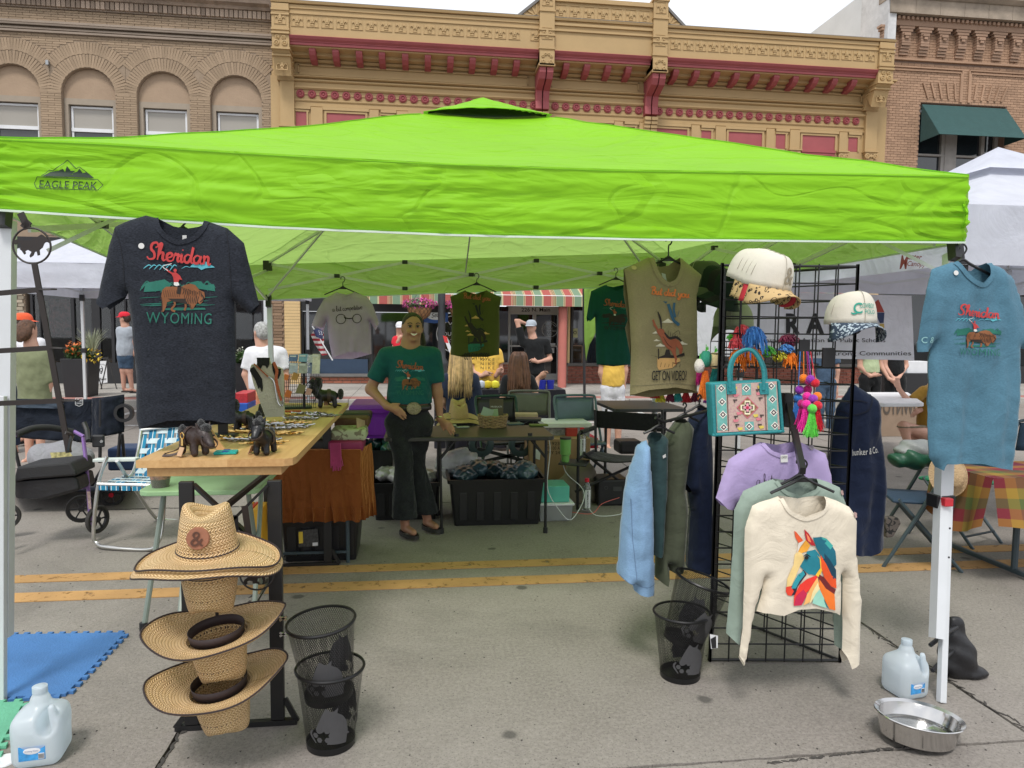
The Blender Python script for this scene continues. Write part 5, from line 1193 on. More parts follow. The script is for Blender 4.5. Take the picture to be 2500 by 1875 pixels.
def sheridan(G,cx,cy,w,dim=1,txt='WYOMING',skew=0,cols=None,step=.02):
 """polo rider on a bison under red script; drawn in units of the print width, x right, y down"""
 C=dict(red='red',teal='teal',green='green',brown='brown',dark='dark',white='white');C.update(cols or{})
 Tm=lambda pts:[(cx+a*w,cy+b*w+skew*a*w)for a,b in pts]
 def pt(nm,vfs,c):v,f=joinvf(vfs);G.deco(nm,(Tm(v),f),M_print[C[c]],step=step,off=PO[0]);PO[0]+=.0007
 PO=[.0025]
 rr=random.Random(5)
 st=[]
 for k in range(26):
  x=-.47+rr.random()*.94;y=.02+rr.random()*.07-.06*abs(x);st.append(stroke([(x-.07,y+.06),(x,y-.03),(x+.05,y+.02)],.012))
 for k in range(16):x=-.42+.84*rr.random();y=.20+.12*rr.random();st.append(stroke([(x-.14,y+.01),(x,y),(x+.13,y-.008)],.009))
 st+=[polyvf([(-.49,.13),(-.47,.0),(-.36,-.02),(-.22,-.05),(-.12,.02),(-.2,.1),(-.36,.12)]),polyvf([(.12,.0),(.25,-.03),(.36,.03),(.48,.02),(.5,.12),(.38,.1),(.25,.08)]),polyvf([(-.25,.36),(-.05,.345),(.35,.35),(.36,.375),(.0,.385),(-.22,.38)])]
 pt('hills_print',st,'green')
 pt('cloud_print',[polyvf([(.14,-.22),(.2,-.29),(.28,-.255),(.36,-.30),(.42,-.26),(.5,-.215),(.36,-.205),(.3,-.18),(.25,-.215)])]+[stroke([(-.5+.07*k,-.20+.006*k),(-.44+.07*k,-.25),(-.40+.07*k,-.235)],.015)for k in range(6)]+[stroke([(.02,-.2),(.08,-.23),(.14,-.215)],.01)],'teal')
 bis=[(-.25,.10),(-.20,.055),(-.1,.05),(0,.06),(.06,.03),(.14,.01),(.21,.03),(.27,.10),(.34,.13),(.35,.20),(.32,.26),(.28,.30),(.25,.27),(.22,.30),(.18,.36),(.14,.37),(.12,.30),(.08,.28),(.0,.22),(-.08,.22),(-.13,.25),(-.19,.27),(-.20,.33),(-.23,.40),(-.26,.41),(-.25,.30),(-.27,.22)]
 pt('bison_print',[polyvf(bis),stroke([(-.1,.22),(-.08,.3),(-.13,.37),(-.08,.40)],.028,False),stroke([(.06,.26),(.07,.33),(.05,.385)],.028,False)],'brown')
 pt('bison_shading',[stroke([(.02+.028*k,.05+.012*k),(.05+.024*k,.11+.01*(k%3)),(.03+.027*k,.16+.02*(k%4))],.011)for k in range(11)]+[stroke([(.05+.03*k,.18+.01*(k%3)),(.07+.025*k,.24),(.06+.025*k,.29)],.011)for k in range(8)]+[stroke([(-.26,.2),(-.255,.3),(-.25,.4)],.014),stroke([(.13,.3),(.15,.36)],.02)]+[stroke([(-.24+.03*k,.10),(-.22+.03*k,.2)],.009)for k in range(8)]+[polyvf([(-.04,.05),(.02,.06),(.0,.16),(-.05,.15)]),stroke([(.3,.16),(.33,.22),(.28,.27)],.02),polyvf([(-.18,.22),(.06,.22),(.1,.3),(-.1,.26)])],'dark')
 pt('rider_print',[polyvf([(-.13,-.14),(-.06,-.15),(-.0,-.10),(.03,-.04),(-.01,-.05),(-.03,-.005),(-.09,-.01),(-.1,-.08)]),discvf(-.07,-.175,.024,10),stroke([(-.11,-.13),(-.17,-.17),(-.2,-.2)],.022,False)],'red')
 pt('rider_details',[polyvf([(-.09,-.01),(-.03,-.01),(-.01,.03),(-.05,.045),(-.09,.03)]),stroke([(-.17,-.17),(-.24,-.23),(-.12,-.27)],.009,False)],'white')
 v,f=fit(cursive('Sheridan',.16),0,0,.92,.27,-.10);PO[0]+=0;pt('lettering',[([(a+.0,-.41-b)for a,b in v],f)],'red')
 v,f=fit(text2d(txt,ls=1.1),0,0,.90,.155,-.02,.0);pt('lettering',[([(a,.495-b)for a,b in v],f)],'green')
M_hang=mat('black_plastic',(.012,.012,.013),.35)
def hanger(px,py,Y,w,label,hook=34,drop=None,grp=None,tilt=0,slope=.18):
 """plastic hanger: px,py = top of the hook in the photo, w = half width in metres"""
 p=W(px,py,y=Y);h=T('clothes_hanger',label,'hanger',p,group=grp);s=w/.21
 hk=[(p.x-.022*s,Y,p.z-.03*s),(p.x-.022*s,Y,p.z-.008*s),(p.x-.006*s,Y,p.z+.003),(p.x+.014*s,Y,p.z-.004*s),(p.x+.024*s,Y,p.z-.026*s),(p.x+.014*s,Y,p.z-.05*s),(p.x,Y,p.z-.065*s),(p.x,Y,p.z-hook*.001-.07*s)]
 tb('hook',M_hang,h,spline(hk,4),.0038,n=6);z0=p.z-hook*.001-.07*s
 m=MB();m.tube(spline([(p.x-w,Y,z0-w*.42-tilt),(p.x-w*.5,Y,z0-w*.2),(p.x-.03,Y,z0-.01),(p.x,Y,z0+.005),(p.x+.03,Y,z0-.01),(p.x+w*.5,Y,z0-w*.2),(p.x+w,Y,z0-w*.42+tilt)],5),.006,6);m.prism([(p.x-.045*s,z0-.022*s),(p.x,z0+.018),(p.x+.045*s,z0-.022*s)],Y-.003,Y+.003)
 m.build('arms',M_hang,h,smooth=True,kind='stuff');return h
def shirt(name,label,cat,mt,front,Y,back=None,collar=None,collarmat=None,cuff=None,grp=None,size=None,**k):
 xs_=[p[0]for p in front];ys_=[p[1]for p in front];c=W(sum(xs_)/len(xs_),min(ys_),y=Y);t=T(name,label,cat,c,group=grp)
 G=Garment(t,mt,front,Y,back,**k)
 if collar:
  pts,wd=collar;v,f=stroke(pts,wd,False);G.deco('collar',(v,f),collarmat or mt,off=.004,step=.02)
 return t,G
C_blk=cloth('charcoal_heather',(.0225,.026,.035),heather=.5,thin=.04);C_lil=cloth('lilac_cotton',(.56,.46,.60),thin=.35);C_oliv=cloth('olive_cotton',(.085,.092,.025),thin=.08);C_dgr=cloth('deep_green_cotton',(.010,.075,.065),thin=.05)
C_tan=cloth('khaki_cotton',(.30,.255,.135),thin=.06,heather=.12);C_blu=cloth('blue_heather',(.085,.195,.27),thin=.06,heather=.14);C_crm=cloth('cream_fleece',(.70,.63,.51),wr=.25);C_sage=cloth('sage_fleece',(.27,.34,.29));C_lav=cloth('lavender_cotton',(.43,.34,.58),thin=.05)
C_lbl=cloth('light_blue_fleece',(.20,.33,.50),heather=.1);C_tea=cloth('dark_teal_fleece',(.03,.06,.062));C_olf=cloth('olive_fleece',(.07,.08,.052));C_nav=cloth('navy_jersey',(.012,.019,.045),wr=.25);M_lab=mat('label_white',(.7,.7,.68),.8)
h_='clothes hangers on the canopy frame'
t,G=shirt('tee_shirt','big charcoal Sheridan Wyoming tee shirt hung from the canopy front at the left','shirt',C_blk,
[(385,533),(356,526),(318,537),(282,554),(266,601),(240,724,1),(243,742,1),(261,755,1),(309,724),(313,716),(324,820),(334,927),(336,1021),(343,1046,1),(380,1034,1),(416,1025,1),(520,1025,1),(573,1034),(575,880),(573,735),(611,767,1),(633,744),(597,594),(557,558),(506,540,1),(500,558,1),(480,578,1),(446,589,1),(415,577,1),(395,556,1)],2.97,
back=[(385,533),(356,526),(318,537),(282,554),(266,601),(240,724,1),(243,742,1),(261,755,1),(309,724),(313,716),(324,820),(334,927),(336,1021),(343,1046,1),(400,1047,1),(480,1044,1),(573,1036),(575,880),(573,735),(611,767,1),(633,744),(597,594),(557,558),(506,540,1),(480,551,1),(448,556,1),(415,549,1)],
collar=([(385,534),(395,560),(416,583),(446,594),(481,583),(502,560),(507,541)],12),seed=1,fs=6,folds=.022,T_=.036,r_=.07)
sheridan(G,447,692,172)
G.deco('neck_label',polyvf([(439,572),(450,572),(450,588),(439,588)]),M_lab,side=-1,off=-.006);G.deco('price_sticker',discvf(354,603,7,16),M_lab,off=.004);G.deco('sleeve_seam',stroke([(282,556),(303,600),(312,660),(313,716)],1.6,False),mat('seam_dark',(.012,.013,.018),.9),off=.003)
G.deco('sleeve_seam',stroke([(557,560),(566,620),(572,735)],1.6,False),MATS['seam_dark'],off=.003)
hanger(446,524,3.07,.14,'black hanger inside the big charcoal tee shirt',grp=None,hook=10)
t,G=shirt('tee_shirt','pale lilac tee shirt reading a bit competitive hung at the back of the booth','shirt',C_lil,
[(822,714),(791,730),(775,757),(760,794,1),(789,800),(798,782),(804,838),(812,874,1),(830,866,1),(853,859,1),(885,860,1),(907,864),(906,820),(903,785),(917,803,1),(926,789),(910,744),(897,725),(867,713,1),(858,721,1),(844,726,1),(831,721,1)],6.93,
back=[(822,714),(791,730),(775,757),(760,794,1),(789,808),(798,782),(804,838),(812,876,1),(860,877,1),(907,864),(906,820),(903,785),(917,806,1),(926,789),(910,744),(897,725),(867,713,1),(844,719,1)],
collar=([(821,715),(831,723),(844,728),(858,723),(868,714)],4),seed=2,T_=.06,r_=.09,folds=.03,fs=8)
G.deco('lettering',pcur('a bit competitive',850,754,74,18,.10,rot=-.08),M_print['dark'],off=.004)
G.deco('bit_print',joinvf([ringvf(834,779,11.5,1.6),ringvf(873,778,10.5,1.6),stroke([(844,776),(853,778),(863,777)],2.4,False),stroke([(841,773),(846,780)],2,False)]),M_print['dark'],off=.004)
hanger(837,676,6.93,.17,'black hanger holding the pale lilac shirt',grp=None,hook=40)
t,G=shirt('sleeveless_shirt','dark olive sleeveless shirt with a printed rodeo scene, hung at the back centre','shirt',C_oliv,
[(1134,709),(1117,717),(1099,724),(1105,755),(1103,800),(1100,866,1),(1120,868,1),(1130,864,1),(1190,865,1),(1200,868,1),(1219,866),(1220,800),(1219,755),(1224,725),(1205,717),(1188,709,1),(1177,724,1),(1160,731,1),(1144,724,1)],6.93,
back=[(1134,709),(1117,717),(1099,724),(1105,755),(1103,800),(1100,866,1),(1130,872,1),(1190,872,1),(1219,866),(1220,800),(1219,755),(1224,725),(1205,717),(1188,709,1),(1160,717,1)],
collar=([(1134,710),(1144,727),(1160,735),(1177,727),(1188,710)],5),seed=3,T_=.06,r_=.09,folds=.02)
def rodeo(G,cx,cy,w,alt=0,step=.02):
 Tm=lambda pts:[(cx+a*w,cy+b*w)for a,b in pts];PO=[.0025]
 cc=(lambda c:c)if not alt else(lambda c:{'orange':'rust','cream':'sand','rust':'dark','blue':'black','sand':'green','black':'black','dark':'black'}[c])
 def pt(nm,vfs,c):v,f=joinvf(vfs);G.deco(nm,(Tm(v),f),M_print[cc(c)],step=step,off=PO[0]);PO[0]+=.0007
 cl=lambda x,y,s:polyvf([(x-.12*s,y+.02*s),(x-.06*s,y-.01*s),(x,y-.05*s),(x+.05*s,y-.01*s),(x+.14*s,y+.015*s),(x+.1*s,y+.03*s),(x-.08*s,y+.03*s)])
 pt('cloud_print',[cl(.0,-.30,1.4),cl(-.32,.0,.8),cl(-.3,.2,.7),cl(-.2,.33,1.1),cl(.36,.28,1.2)],'cream')
 pt('desert_print',[polyvf([(-.28,.68),(-.1,.66),(.3,.67),(.32,.74),(.1,.92),(-.24,.98),(-.28,.9)])],'sand')
 pt('butte_print',[polyvf([(-.2,.62),(-.1,.58),(-.06,.44),(.02,.44),(.06,.58),(.2,.61),(.42,.52),(.44,.6),(.1,.66),(-.26,.66)]),stroke([(-.25,.42),(-.25,.7)],.025,False),stroke([(.1,.78),(.2,.8),(.3,.76)],.02)]+[stroke([(-.2+.1*k,.9),(-.18+.1*k,.78+.02*(k%3))],.018)for k in range(6)]+[stroke([(-.45+.1*k,.60+.02*(k%3)),(-.3+.1*k,.615+.02*(k%2))],.008)for k in range(8)],'dark')
 hr=[(-.30,-.02),(-.22,-.12),(-.12,-.08),(-.05,.1),(.05,.2),(.14,.14),(.26,.2),(.34,.3),(.38,.42),(.35,.55),(.29,.56),(.28,.44),(.2,.35),(.19,.5),(.23,.7),(.19,.76),(.13,.58),(.06,.46),(-.04,.4),(-.14,.28),(-.2,.12)]
 pt('horse_print',[polyvf(hr),stroke([(-.26,-.06),(-.34,-.2),(-.4,-.34)],.05,False),stroke([(-.2,.0),(-.3,-.12),(-.38,-.22)],.04,False),stroke([(.1,.5),(.18,.66),(.2,.82)],.035,False)],'rust')
 pt('horse_tack',[stroke([(-.18,-.1),(-.2,-.35),(-.27,-.55)],.05),stroke([(-.1,.0),(.02,.14),(.2,.12),(.34,.22)],.07)]+[stroke([(-.02+.06*k,.12),(.0+.06*k,-.05+.03*k)],.018)for k in range(6)]+[stroke([(.14,.02),(.26,-.05),(.3,.06)],.01,False),stroke([(-.14,.1),(-.02,.3),(.1,.4)],.015)],'dark')
 pt('rider_print',[stroke([(.0,-.75),(.06,-.55),(.14,-.32),(.24,-.24)],.075,False),stroke([(.16,-.78),(.14,-.6),(.18,-.4)],.055,False),discvf(.25,-.22,.045,10),stroke([(.24,-.42),(.28,-.58)],.02),polyvf([(-.14,-.82),(-.02,-.81),(-.06,-.76)])],'blue')
 v,f=fit(cursive('But did you',.19),0,0,1.04,.30,-.10);pt('lettering',[([(a+.05,-1.02-b)for a,b in v],f)],'orange')
 v,f=fit(text2d('GET ON VIDEO?',off=.006,ls=.95),0,0,.92,.26);pt('lettering',[([(a+.03,1.12-b)for a,b in v],f)],'black')
rodeo(G,1160,795,66,alt=1)
hanger(1164,668,6.93,.19,'black hanger holding the olive sleeveless shirt',hook=30)
t,G=shirt('tee_shirt','deep green Sheridan tee shirt hung at the back, partly behind the khaki shirt','shirt',C_dgr,
[(1476,696),(1458,704),(1443,711),(1437,740),(1432,772,1),(1436,785,1),(1453,773),(1455,830),(1456,888,1),(1500,890,1),(1546,888),(1547,773),(1564,785,1),(1568,772),(1560,735),(1557,711),(1524,695,1),(1515,706,1),(1500,711,1),(1486,706,1)],6.93,
back=[(1476,696),(1458,704),(1443,711),(1437,740),(1432,772,1),(1436,785,1),(1453,773),(1455,830),(1456,890,1),(1500,895,1),(1546,890),(1547,773),(1564,785,1),(1568,772),(1560,735),(1557,711),(1524,695,1),(1500,700,1)],collar=([(1476,697),(1486,708),(1500,714),(1515,708),(1524,696)],4),seed=4,T_=.06,r_=.09,folds=.02)
sheridan(G,1500,768,66,cols=dict(red='rust',teal='green',brown='dark',green='black'))
hanger(1504,655,6.93,.17,'black hanger holding the deep green shirt',hook=40)
t,G=shirt('sleeveless_shirt','large khaki sleeveless shirt printed with a bucking horse, hung left of the tower','shirt',C_tan,
[(1583,628),(1552,643),(1523,658),(1530,700),(1536,760),(1541,850),(1538,964,1),(1560,955,1),(1577,950,1),(1640,944,1),(1681,950,1),(1702,959),(1703,860),(1701,720),(1712,671),(1690,652),(1660,629,1),(1655,658,1),(1643,682,1),(1627,691,1),(1608,682,1),(1592,657,1)],3.42,
back=[(1583,628),(1552,643),(1522,657),(1522,720),(1533,781),(1526,800),(1540,871),(1538,966,1),(1590,972,1),(1640,965,1),(1702,960),(1703,860),(1701,720),(1712,671),(1690,652),(1660,629,1),(1640,646,1),(1620,650,1),(1600,645,1)],
collar=([(1585,631),(1592,660),(1608,686),(1627,696),(1645,686),(1656,660),(1659,632)],11),seed=5,T_=.05,r_=.06,folds=.009,fs=7)
rodeo(G,1622,812,92);G.deco('hem_stitching',stroke([(1540,941),(1577,938),(1640,934),(1702,942)],1.3,False),mat('khaki_thread',(.22,.19,.11),.9));G.deco('neck_label',polyvf([(1620,665),(1630,668),(1634,690),(1627,690)]),M_lab,side=-1,off=-.01);G.deco('price_sticker',discvf(1543,655,5.5,14),mat('wood_button',(.5,.36,.22),.7),off=.005)
hanger(1633,580,3.42,.135,'black hanger holding the khaki sleeveless shirt',hook=55)
fr=[(2322,640),(2300,648),(2275,658),(2260,703),(2250,790),(2243,860,1),(2269,857),(2282,836),(2272,880),(2268,1000),(2268,1118),(2285,1140,1),(2296,1147,1),(2301,1130,1),(2380,1128,1),(2420,1138,1),(2466,1146),(2473,1028),(2480,916),(2484,850),(2502,853,1),(2512,850),(2492,729),(2473,673),(2440,652),(2406,642,1),(2403,672,1),(2383,692,1),(2360,684,1),(2338,662,1)]
t,G=shirt('tee_shirt','long blue Sheridan Wyoming tee shirt hung at the front right corner of the canopy','shirt',C_blu,fr,2.66,
back=fr[:11]+[(2300,1138,1),(2380,1136,1),(2466,1147)]+fr[17:25]+[(2406,642,1),(2385,660,1),(2350,660,1)],collar=([(2322,641),(2338,666),(2360,689),(2384,697),(2405,675),(2408,643)],11),seed=6,T_=.036,folds=.03,fs=8)
sheridan(G,2371,805,108,txt='WYOMING');G.deco('price_sticker',discvf(2316,668,6,14),M_lab,off=.004);G.deco('lettering',ptext('C &',2258,830,w=20,h=15),M_print['pale'],off=.004)
hanger(2352,598,2.66,.13,'dark grey hanger holding the long blue shirt',hook=20)
# ---------------------------------------------------------------- grid display tower
M_grid=mat('black_wire',(.010,.010,.011),.4)
GT=T('display_tower','three sided black wire grid display tower hung with clothes and bags at the right','display rack',(1.5,3.1,0))
PA,PB,PC=Vector((1.305,3.02,0)),Vector((1.895,2.95,0)),Vector((1.56,3.56,0));GH=1.80
def gpanel(A,B):
 d=(B-A);L_=d.length;d.normalize();nrm=Vector((-d.y,d.x,0))
 for k in range(8):
  p=A+d*(L_*k/7);r_=.008 if k in(0,7)else.0036;MB().cyl((p.x,p.y,.004),(p.x,p.y,GH),r_,n=6).build('wire',M_grid,GT)
 for k in range(25):
  z=.01+(GH-.02)*k/24;o=nrm*.004;MB().cyl(A+o+Vector((0,0,z)),B+o+Vector((0,0,z)),.0065 if k in(0,24)else.0036,n=6).build('wire',M_grid,GT)
gpanel(PA,PB);gpanel(PA,PC);gpanel(PC,PB)
def neckcurve(a,low,b):return[(a[0],a[1]),(a[0]+(low[0]-a[0])*.35,a[1]+(low[1]-a[1])*.72),low,(b[0]-(b[0]-low[0])*.35,b[1]+(low[1]-b[1])*.72),b]
fr=[(2080,934),(2068,958),(2042,996),(2034,1040),(2026,1100),(2018,1170),(2014,1230),(2040,1340,1),(2090,1349,1),(2112,1351,1),(2157,1336),(2162,1194),(2155,1096),(2150,991),(2137,972),(2114,957),(2090,941)]
t,G=shirt('quarter_zip_top','navy quarter zip top with white lettering hung from the right of the grid tower','shirt',C_nav,fr,3.12,seed=14,folds=.03,fs=11,T_=.05)
G.deco('lettering',ptext('hunker & Co.',2097,1097,w=64,h=16,rot=-.12),M_print['white'],off=.004);G.deco('collar',stroke([(2040,1000),(2070,1010),(2105,995),(2118,960)],3,False),mat('navy_seam',(.006,.009,.022),.9),off=.004);G.deco('collar_fold',stroke([(2056,985),(2075,975),(2100,980)],3,True),MATS['navy_seam'],off=.004)
for k,(nm,lb,mt,fr,Y,col,sd)in enumerate([
('tee_shirt','lavender tee shirt reading a bit competitive, topmost back one on the tower front',C_lav,[(1855,1080),(1815,1098),(1778,1122),(1762,1165),(1747,1215,1),(1768,1238,1),(1792,1246),(1798,1232),(1800,1330),(1802,1400,1),(1900,1410,1),(1985,1400),(1990,1232),(2004,1246,1),(2038,1212),(2018,1108),(1985,1094),(1955,1080,1),(1940,1096,1),(1905,1106,1),(1870,1096,1)],2.80,[(1856,1081),(1872,1100),(1905,1110),(1938,1100),(1955,1081)],7),
('sweatshirt','sage green sweatshirt hung between the lavender tee and the cream one',C_sage,[(1887,1170),(1850,1182),(1815,1199),(1792,1244),(1788,1357),(1780,1450),(1772,1545,1),(1803,1573),(1812,1520),(1822,1440),(1835,1380),(1840,1470,1),(1940,1470,1),(2030,1470),(2034,1400),(2034,1480),(2034,1572,1),(2059,1586),(2066,1490),(2070,1350),(2068,1235),(2050,1190),(2020,1176),(1993,1168,1),(1980,1190,1),(1945,1206,1),(1905,1192,1)],2.69,[(1888,1172),(1906,1196),(1945,1211),(1981,1194),(1992,1170)],8),
('sweatshirt','cream cropped sweatshirt printed with a colourful horse head, frontmost on the tower',C_crm,[(1900,1212),(1868,1222),(1837,1235),(1819,1290),(1816,1384),(1812,1529),(1804,1600,1),(1815,1625),(1826,1583),(1842,1493),(1866,1407),(1860,1450),(1848,1493,1),(1870,1490,1),(1905,1496,1),(1941,1482,1),(1986,1480,1),(2032,1490,1),(2054,1504),(2055,1450),(2056,1398),(2062,1410),(2062,1538),(2059,1590,1),(2070,1626,1),(2096,1610),(2099,1560),(2102,1461),(2090,1357),(2087,1257),(2072,1237),(2042,1222),(2013,1212,1),(2000,1238,1),(1955,1256,1),(1915,1240,1)],2.58,[(1901,1214),(1916,1244),(1956,1261),(1999,1242),(2012,1214)],9)]):
 t,G=shirt(nm,lb,'shirt',mt,fr,Y,back=[p for p in fr[:-3]]+[((fr[0][0]+fr[-4][0])/2,fr[0][1]+9,1)],collar=(col,9),seed=sd,T_=.036,r_=.045,folds=.018,fs=9)
 if k==0:G.deco('lettering',pcur('a bit competitive',1905,1170,138,40,.07,rot=-.03),M_print['dark'],off=.004);G.deco('neck_label',polyvf([(1892,1106),(1912,1106),(1912,1124),(1892,1124)]),M_lab,off=.006);G.deco('label_print',ptext('COMFORT',1902,1112,w=16,h=5),M_print['dark'],off=.008);G.deco('price_sticker',discvf(1973,1090,6,14),mat('grey_sticker',(.3,.26,.3),.6),off=.006)
 if k:G.deco('price_sticker',discvf(*((2048,1199,6,14)if k==1 else(2079,1253,6,14))),mat('mauve_sticker',(.38,.24,.22),.6),off=.006)
 if k==2:
  cv=lambda P:[(1480+.4521*a,950+.4521*b)for a,b in P];o_=.0024
  hh=[('#f0a93c',[(1015,830),(1052,800),(1075,830),(1060,862),(1030,870),(1005,860)]),('#efd08a',[(1005,860),(1030,870),(1045,900),(1020,940),(1000,990),(975,1050),(948,1050),(950,1010),(985,930),(990,880)]),('#e8452b',[(945,1050),(980,1045),(990,1075),(975,1100),(955,1095),(944,1075)]),
('#1f7f90',[(1045,900),(1060,862),(1100,850),(1125,880),(1130,950),(1110,990),(1070,985),(1040,960),(1020,940)]),('#2a2033',[(975,1050),(1010,1000),(1040,960),(1060,985),(1040,1010),(1010,1050),(1000,1090),(975,1100),(990,1075)]),('#2d9aa6',[(985,1030),(1010,985),(1040,965),(1050,985),(1020,1020),(1000,1060),(975,1060)]),
('#e05a2e',[(988,750),(1002,760),(1035,800),(1030,820),(1012,815),(995,785)]),('#b9242c',[(1042,742),(1065,765),(1085,800),(1100,830),(1080,828),(1052,800),(1045,770)]),('#f58a5b',[(1052,762),(1068,785),(1078,812),(1062,805)]),
('#17687c',[(1085,785),(1130,782),(1180,815),(1208,860),(1216,930),(1190,960),(1160,920),(1130,880),(1105,840)]),('#3fa7a0',[(1130,782),(1160,792),(1195,830),(1180,850),(1150,815)]),('#0f3c52',[(1140,860),(1175,900),(1214,960),(1216,1020),(1180,990),(1150,930)]),('#f3c33a',[(1110,880),(1130,900),(1140,960),(1125,1000),(1105,990),(1130,950),(1125,900)]),
('#e6521f',[(1130,880),(1160,930),(1190,990),(1214,1010),(1216,1060),(1190,1050),(1150,1000),(1135,950)]),('#6f1f22',[(1125,985),(1150,1000),(1190,1050),(1212,1065),(1205,1090),(1170,1080),(1120,1010)]),('#e9382b',[(1020,1040),(1060,1010),(1110,990),(1120,1010),(1090,1050),(1040,1100),(1000,1150),(988,1150),(990,1100)]),('#c2224a',[(1000,1100),(1040,1065),(1060,1090),(1030,1150),(988,1152)]),
('#f2b56a',[(1090,1040),(1115,1000),(1125,1040),(1110,1090),(1080,1130),(1040,1150),(1060,1090)]),('#f07a2a',[(1125,1010),(1160,1060),(1205,1090),(1208,1175),(1180,1170),(1150,1110),(1125,1060)]),('#9fd8c4',[(1100,1090),(1125,1060),(1150,1110),(1165,1165),(1130,1155),(1090,1140)]),('#efe0a8',[(1115,1030),(1128,1062),(1105,1095),(1085,1130),(1070,1145),(1090,1080)]),('#1b7c86',[(1165,1160),(1150,1120),(1180,1170)]),('#d9d2c8',[(1010,815),(1050,795),(1020,835),(1000,870)])]
  for i,(c,P)in enumerate(hh):G.deco('horse_print',polyvf(cv(P)),mat('inkc'+c,c,.75,var=.1,vs=20),off=o_+.0002*i)
  G.deco('horse_eye',joinvf([discvf(*cv([(1052,892)])[0],5,12),stroke(cv([(1035,885),(1052,876),(1072,888)]),3)]),M_print['black'],off=.009)
for(px,py,Y,w,lb)in((1955,1118,2.80,.13,'black hanger behind, holding the lavender tee'),(1953,1128,2.69,.125,'black hanger holding the sage sweatshirt'),(1962,1131,2.58,.13,'black hanger holding the cream horse sweatshirt')):hanger(px,py-7,Y,w,lb,hook=28)
WA=T('waterfall_arm','black sloping hook arm on the tower that carries three hangers','hook arm',W(1925,1000,y=2.95))
MB().bar(W(1925,985,y=2.95),W(1960,1150,y=2.52),.022,.03).build('arm',M_grid,WA);MB().box(*[c for c in(W(1915,960,y=2.94).x,W(1935,960,y=2.94).x)],2.93,2.97,W(1920,1040,y=2.94).z,W(1920,960,y=2.94).z).build('bracket',M_grid,WA)
M_steel=mat('shiny_steel',(.45,.45,.45),.2,1,var=.03)
row=[('tee_shirt','navy tee shirt hung against the left side of the tower',C_nav,[(1706,1002),(1683,1022),(1671,1080),(1659,1165,1),(1678,1200),(1683,1250),(1676,1384,1),(1706,1391,1),(1733,1372),(1734,1180),(1732,995,1)],3.25,11),
('sweatshirt','olive green sweatshirt hanging beside the pale blue one',C_olf,[(1650,1031),(1632,1052),(1616,1086),(1612,1221),(1596,1405,1),(1612,1412,1),(1625,1370),(1627,1386,1),(1661,1384),(1674,1244),(1668,1194),(1676,1120),(1690,1040),(1672,1022,1)],3.12,12),
('sweatshirt','dark teal sweatshirt squeezed between the pale blue and olive ones',C_tea,[(1583,1080),(1579,1180),(1586,1350,1),(1612,1350),(1622,1210),(1626,1066),(1612,1056,1),(1598,1062,1)],3.06,13),
('sweatshirt','pale blue sweatshirt hanging leftmost beside the tower',C_lbl,[(1577,1074),(1557,1090),(1541,1140),(1525,1203),(1517,1300),(1509,1402,1),(1546,1420),(1547,1440,1),(1592,1444),(1593,1312),(1588,1190),(1582,1086,1)],3.0,15)]
for nm,lb,mt,fr,Y,sd in row:
 t,G=shirt(nm,lb,'shirt',mt,fr,Y,seed=sd,T_=.09,r_=.045,folds=.03,fs=16,step=.012)
 if sd==15:G.deco('cuff_seam',stroke([(1510,1400),(1546,1418),(1593,1416)],1.6,False),mat('blue_seam',(.12,.2,.32),.9));G.deco('sleeve_seam',stroke([(1530,1210),(1534,1300),(1541,1400)],1.4,False),MATS['blue_seam'])
 if sd==13:G.deco('neck_label',polyvf([(1601,1104),(1610,1100),(1611,1108),(1603,1111)]),M_lab,off=.004)
 if sd==12:G.deco('cuff_seam',stroke([(1626,1368),(1662,1368)],1.5,False),mat('olive_seam',(.035,.04,.025),.9))
BR=T('garment_arm','black straight arm reaching left from the tower above the sweatshirts','hook arm',W(1650,1010,y=3.05));tb('arm',M_grid,BR,[W(1740,1000,y=3.2),W(1620,1030,y=3.0),W(1600,1020,y=2.98)],.007)
for i,(px,py,Y,lb)in enumerate(((1610,1012,3.02,'black hanger of the pale blue sweatshirt'),(1672,985,3.15,'black hanger of the olive sweatshirt'),(1708,965,3.28,'black hanger of the navy tee shirt'))):hanger(px,py,Y,.07,lb,hook=30)
# ---------------------------------------------------------------- caps
def pattern(name,base,spot,sc,kind='spots',thr=.3):
 m=mat(name,base,.85,var=.08);nt=m.node_tree;L=nt.links.new;b=nt.nodes['Principled BSDF'];tcn=node(nt,'ShaderNodeTexCoord')
 v=node(nt,'ShaderNodeTexVoronoi',Scale=sc,feature='F1' if kind=='spots' else 'DISTANCE_TO_EDGE');L(tcn.outputs['Object'],v.inputs['Vector'])
 n=node(nt,'ShaderNodeTexNoise',Scale=sc*1.3,Detail=1);L(tcn.outputs['Object'],n.inputs['Vector']);a=node(nt,'ShaderNodeMath',operation='ADD');L(v.outputs['Distance'],a.inputs[0]);L(n.outputs['Fac'],a.inputs[1])
 r=node(nt,'ShaderNodeValToRGB');e=r.color_ramp.elements;e[0].position=thr+.42;e[0].color=(*srgb(spot),1);e[1].position=thr+.46;e[1].color=(*srgb(base),1);L(a.outputs[0],r.inputs[0])
 if kind=='spots':k=e.new(thr+.22);k.color=(*srgb(base),1);k=e.new(thr+.25);k.color=(*srgb(spot),1)
 L(r.outputs[0],b.inputs['Base Color']);return m
M_leo=pattern('leopard_print',(.52,.36,.17),(.02,.012,.008),46,thr=.38);M_camo=pattern('blue_marbled_print',(.42,.50,.56),(.03,.05,.085),60,'edge',.25)
M_gold2=mat('cap_seam',(.40,.37,.30),.9);C_cap=cloth('offwhite_cap_cloth',(.66,.62,.53),wr=.1)
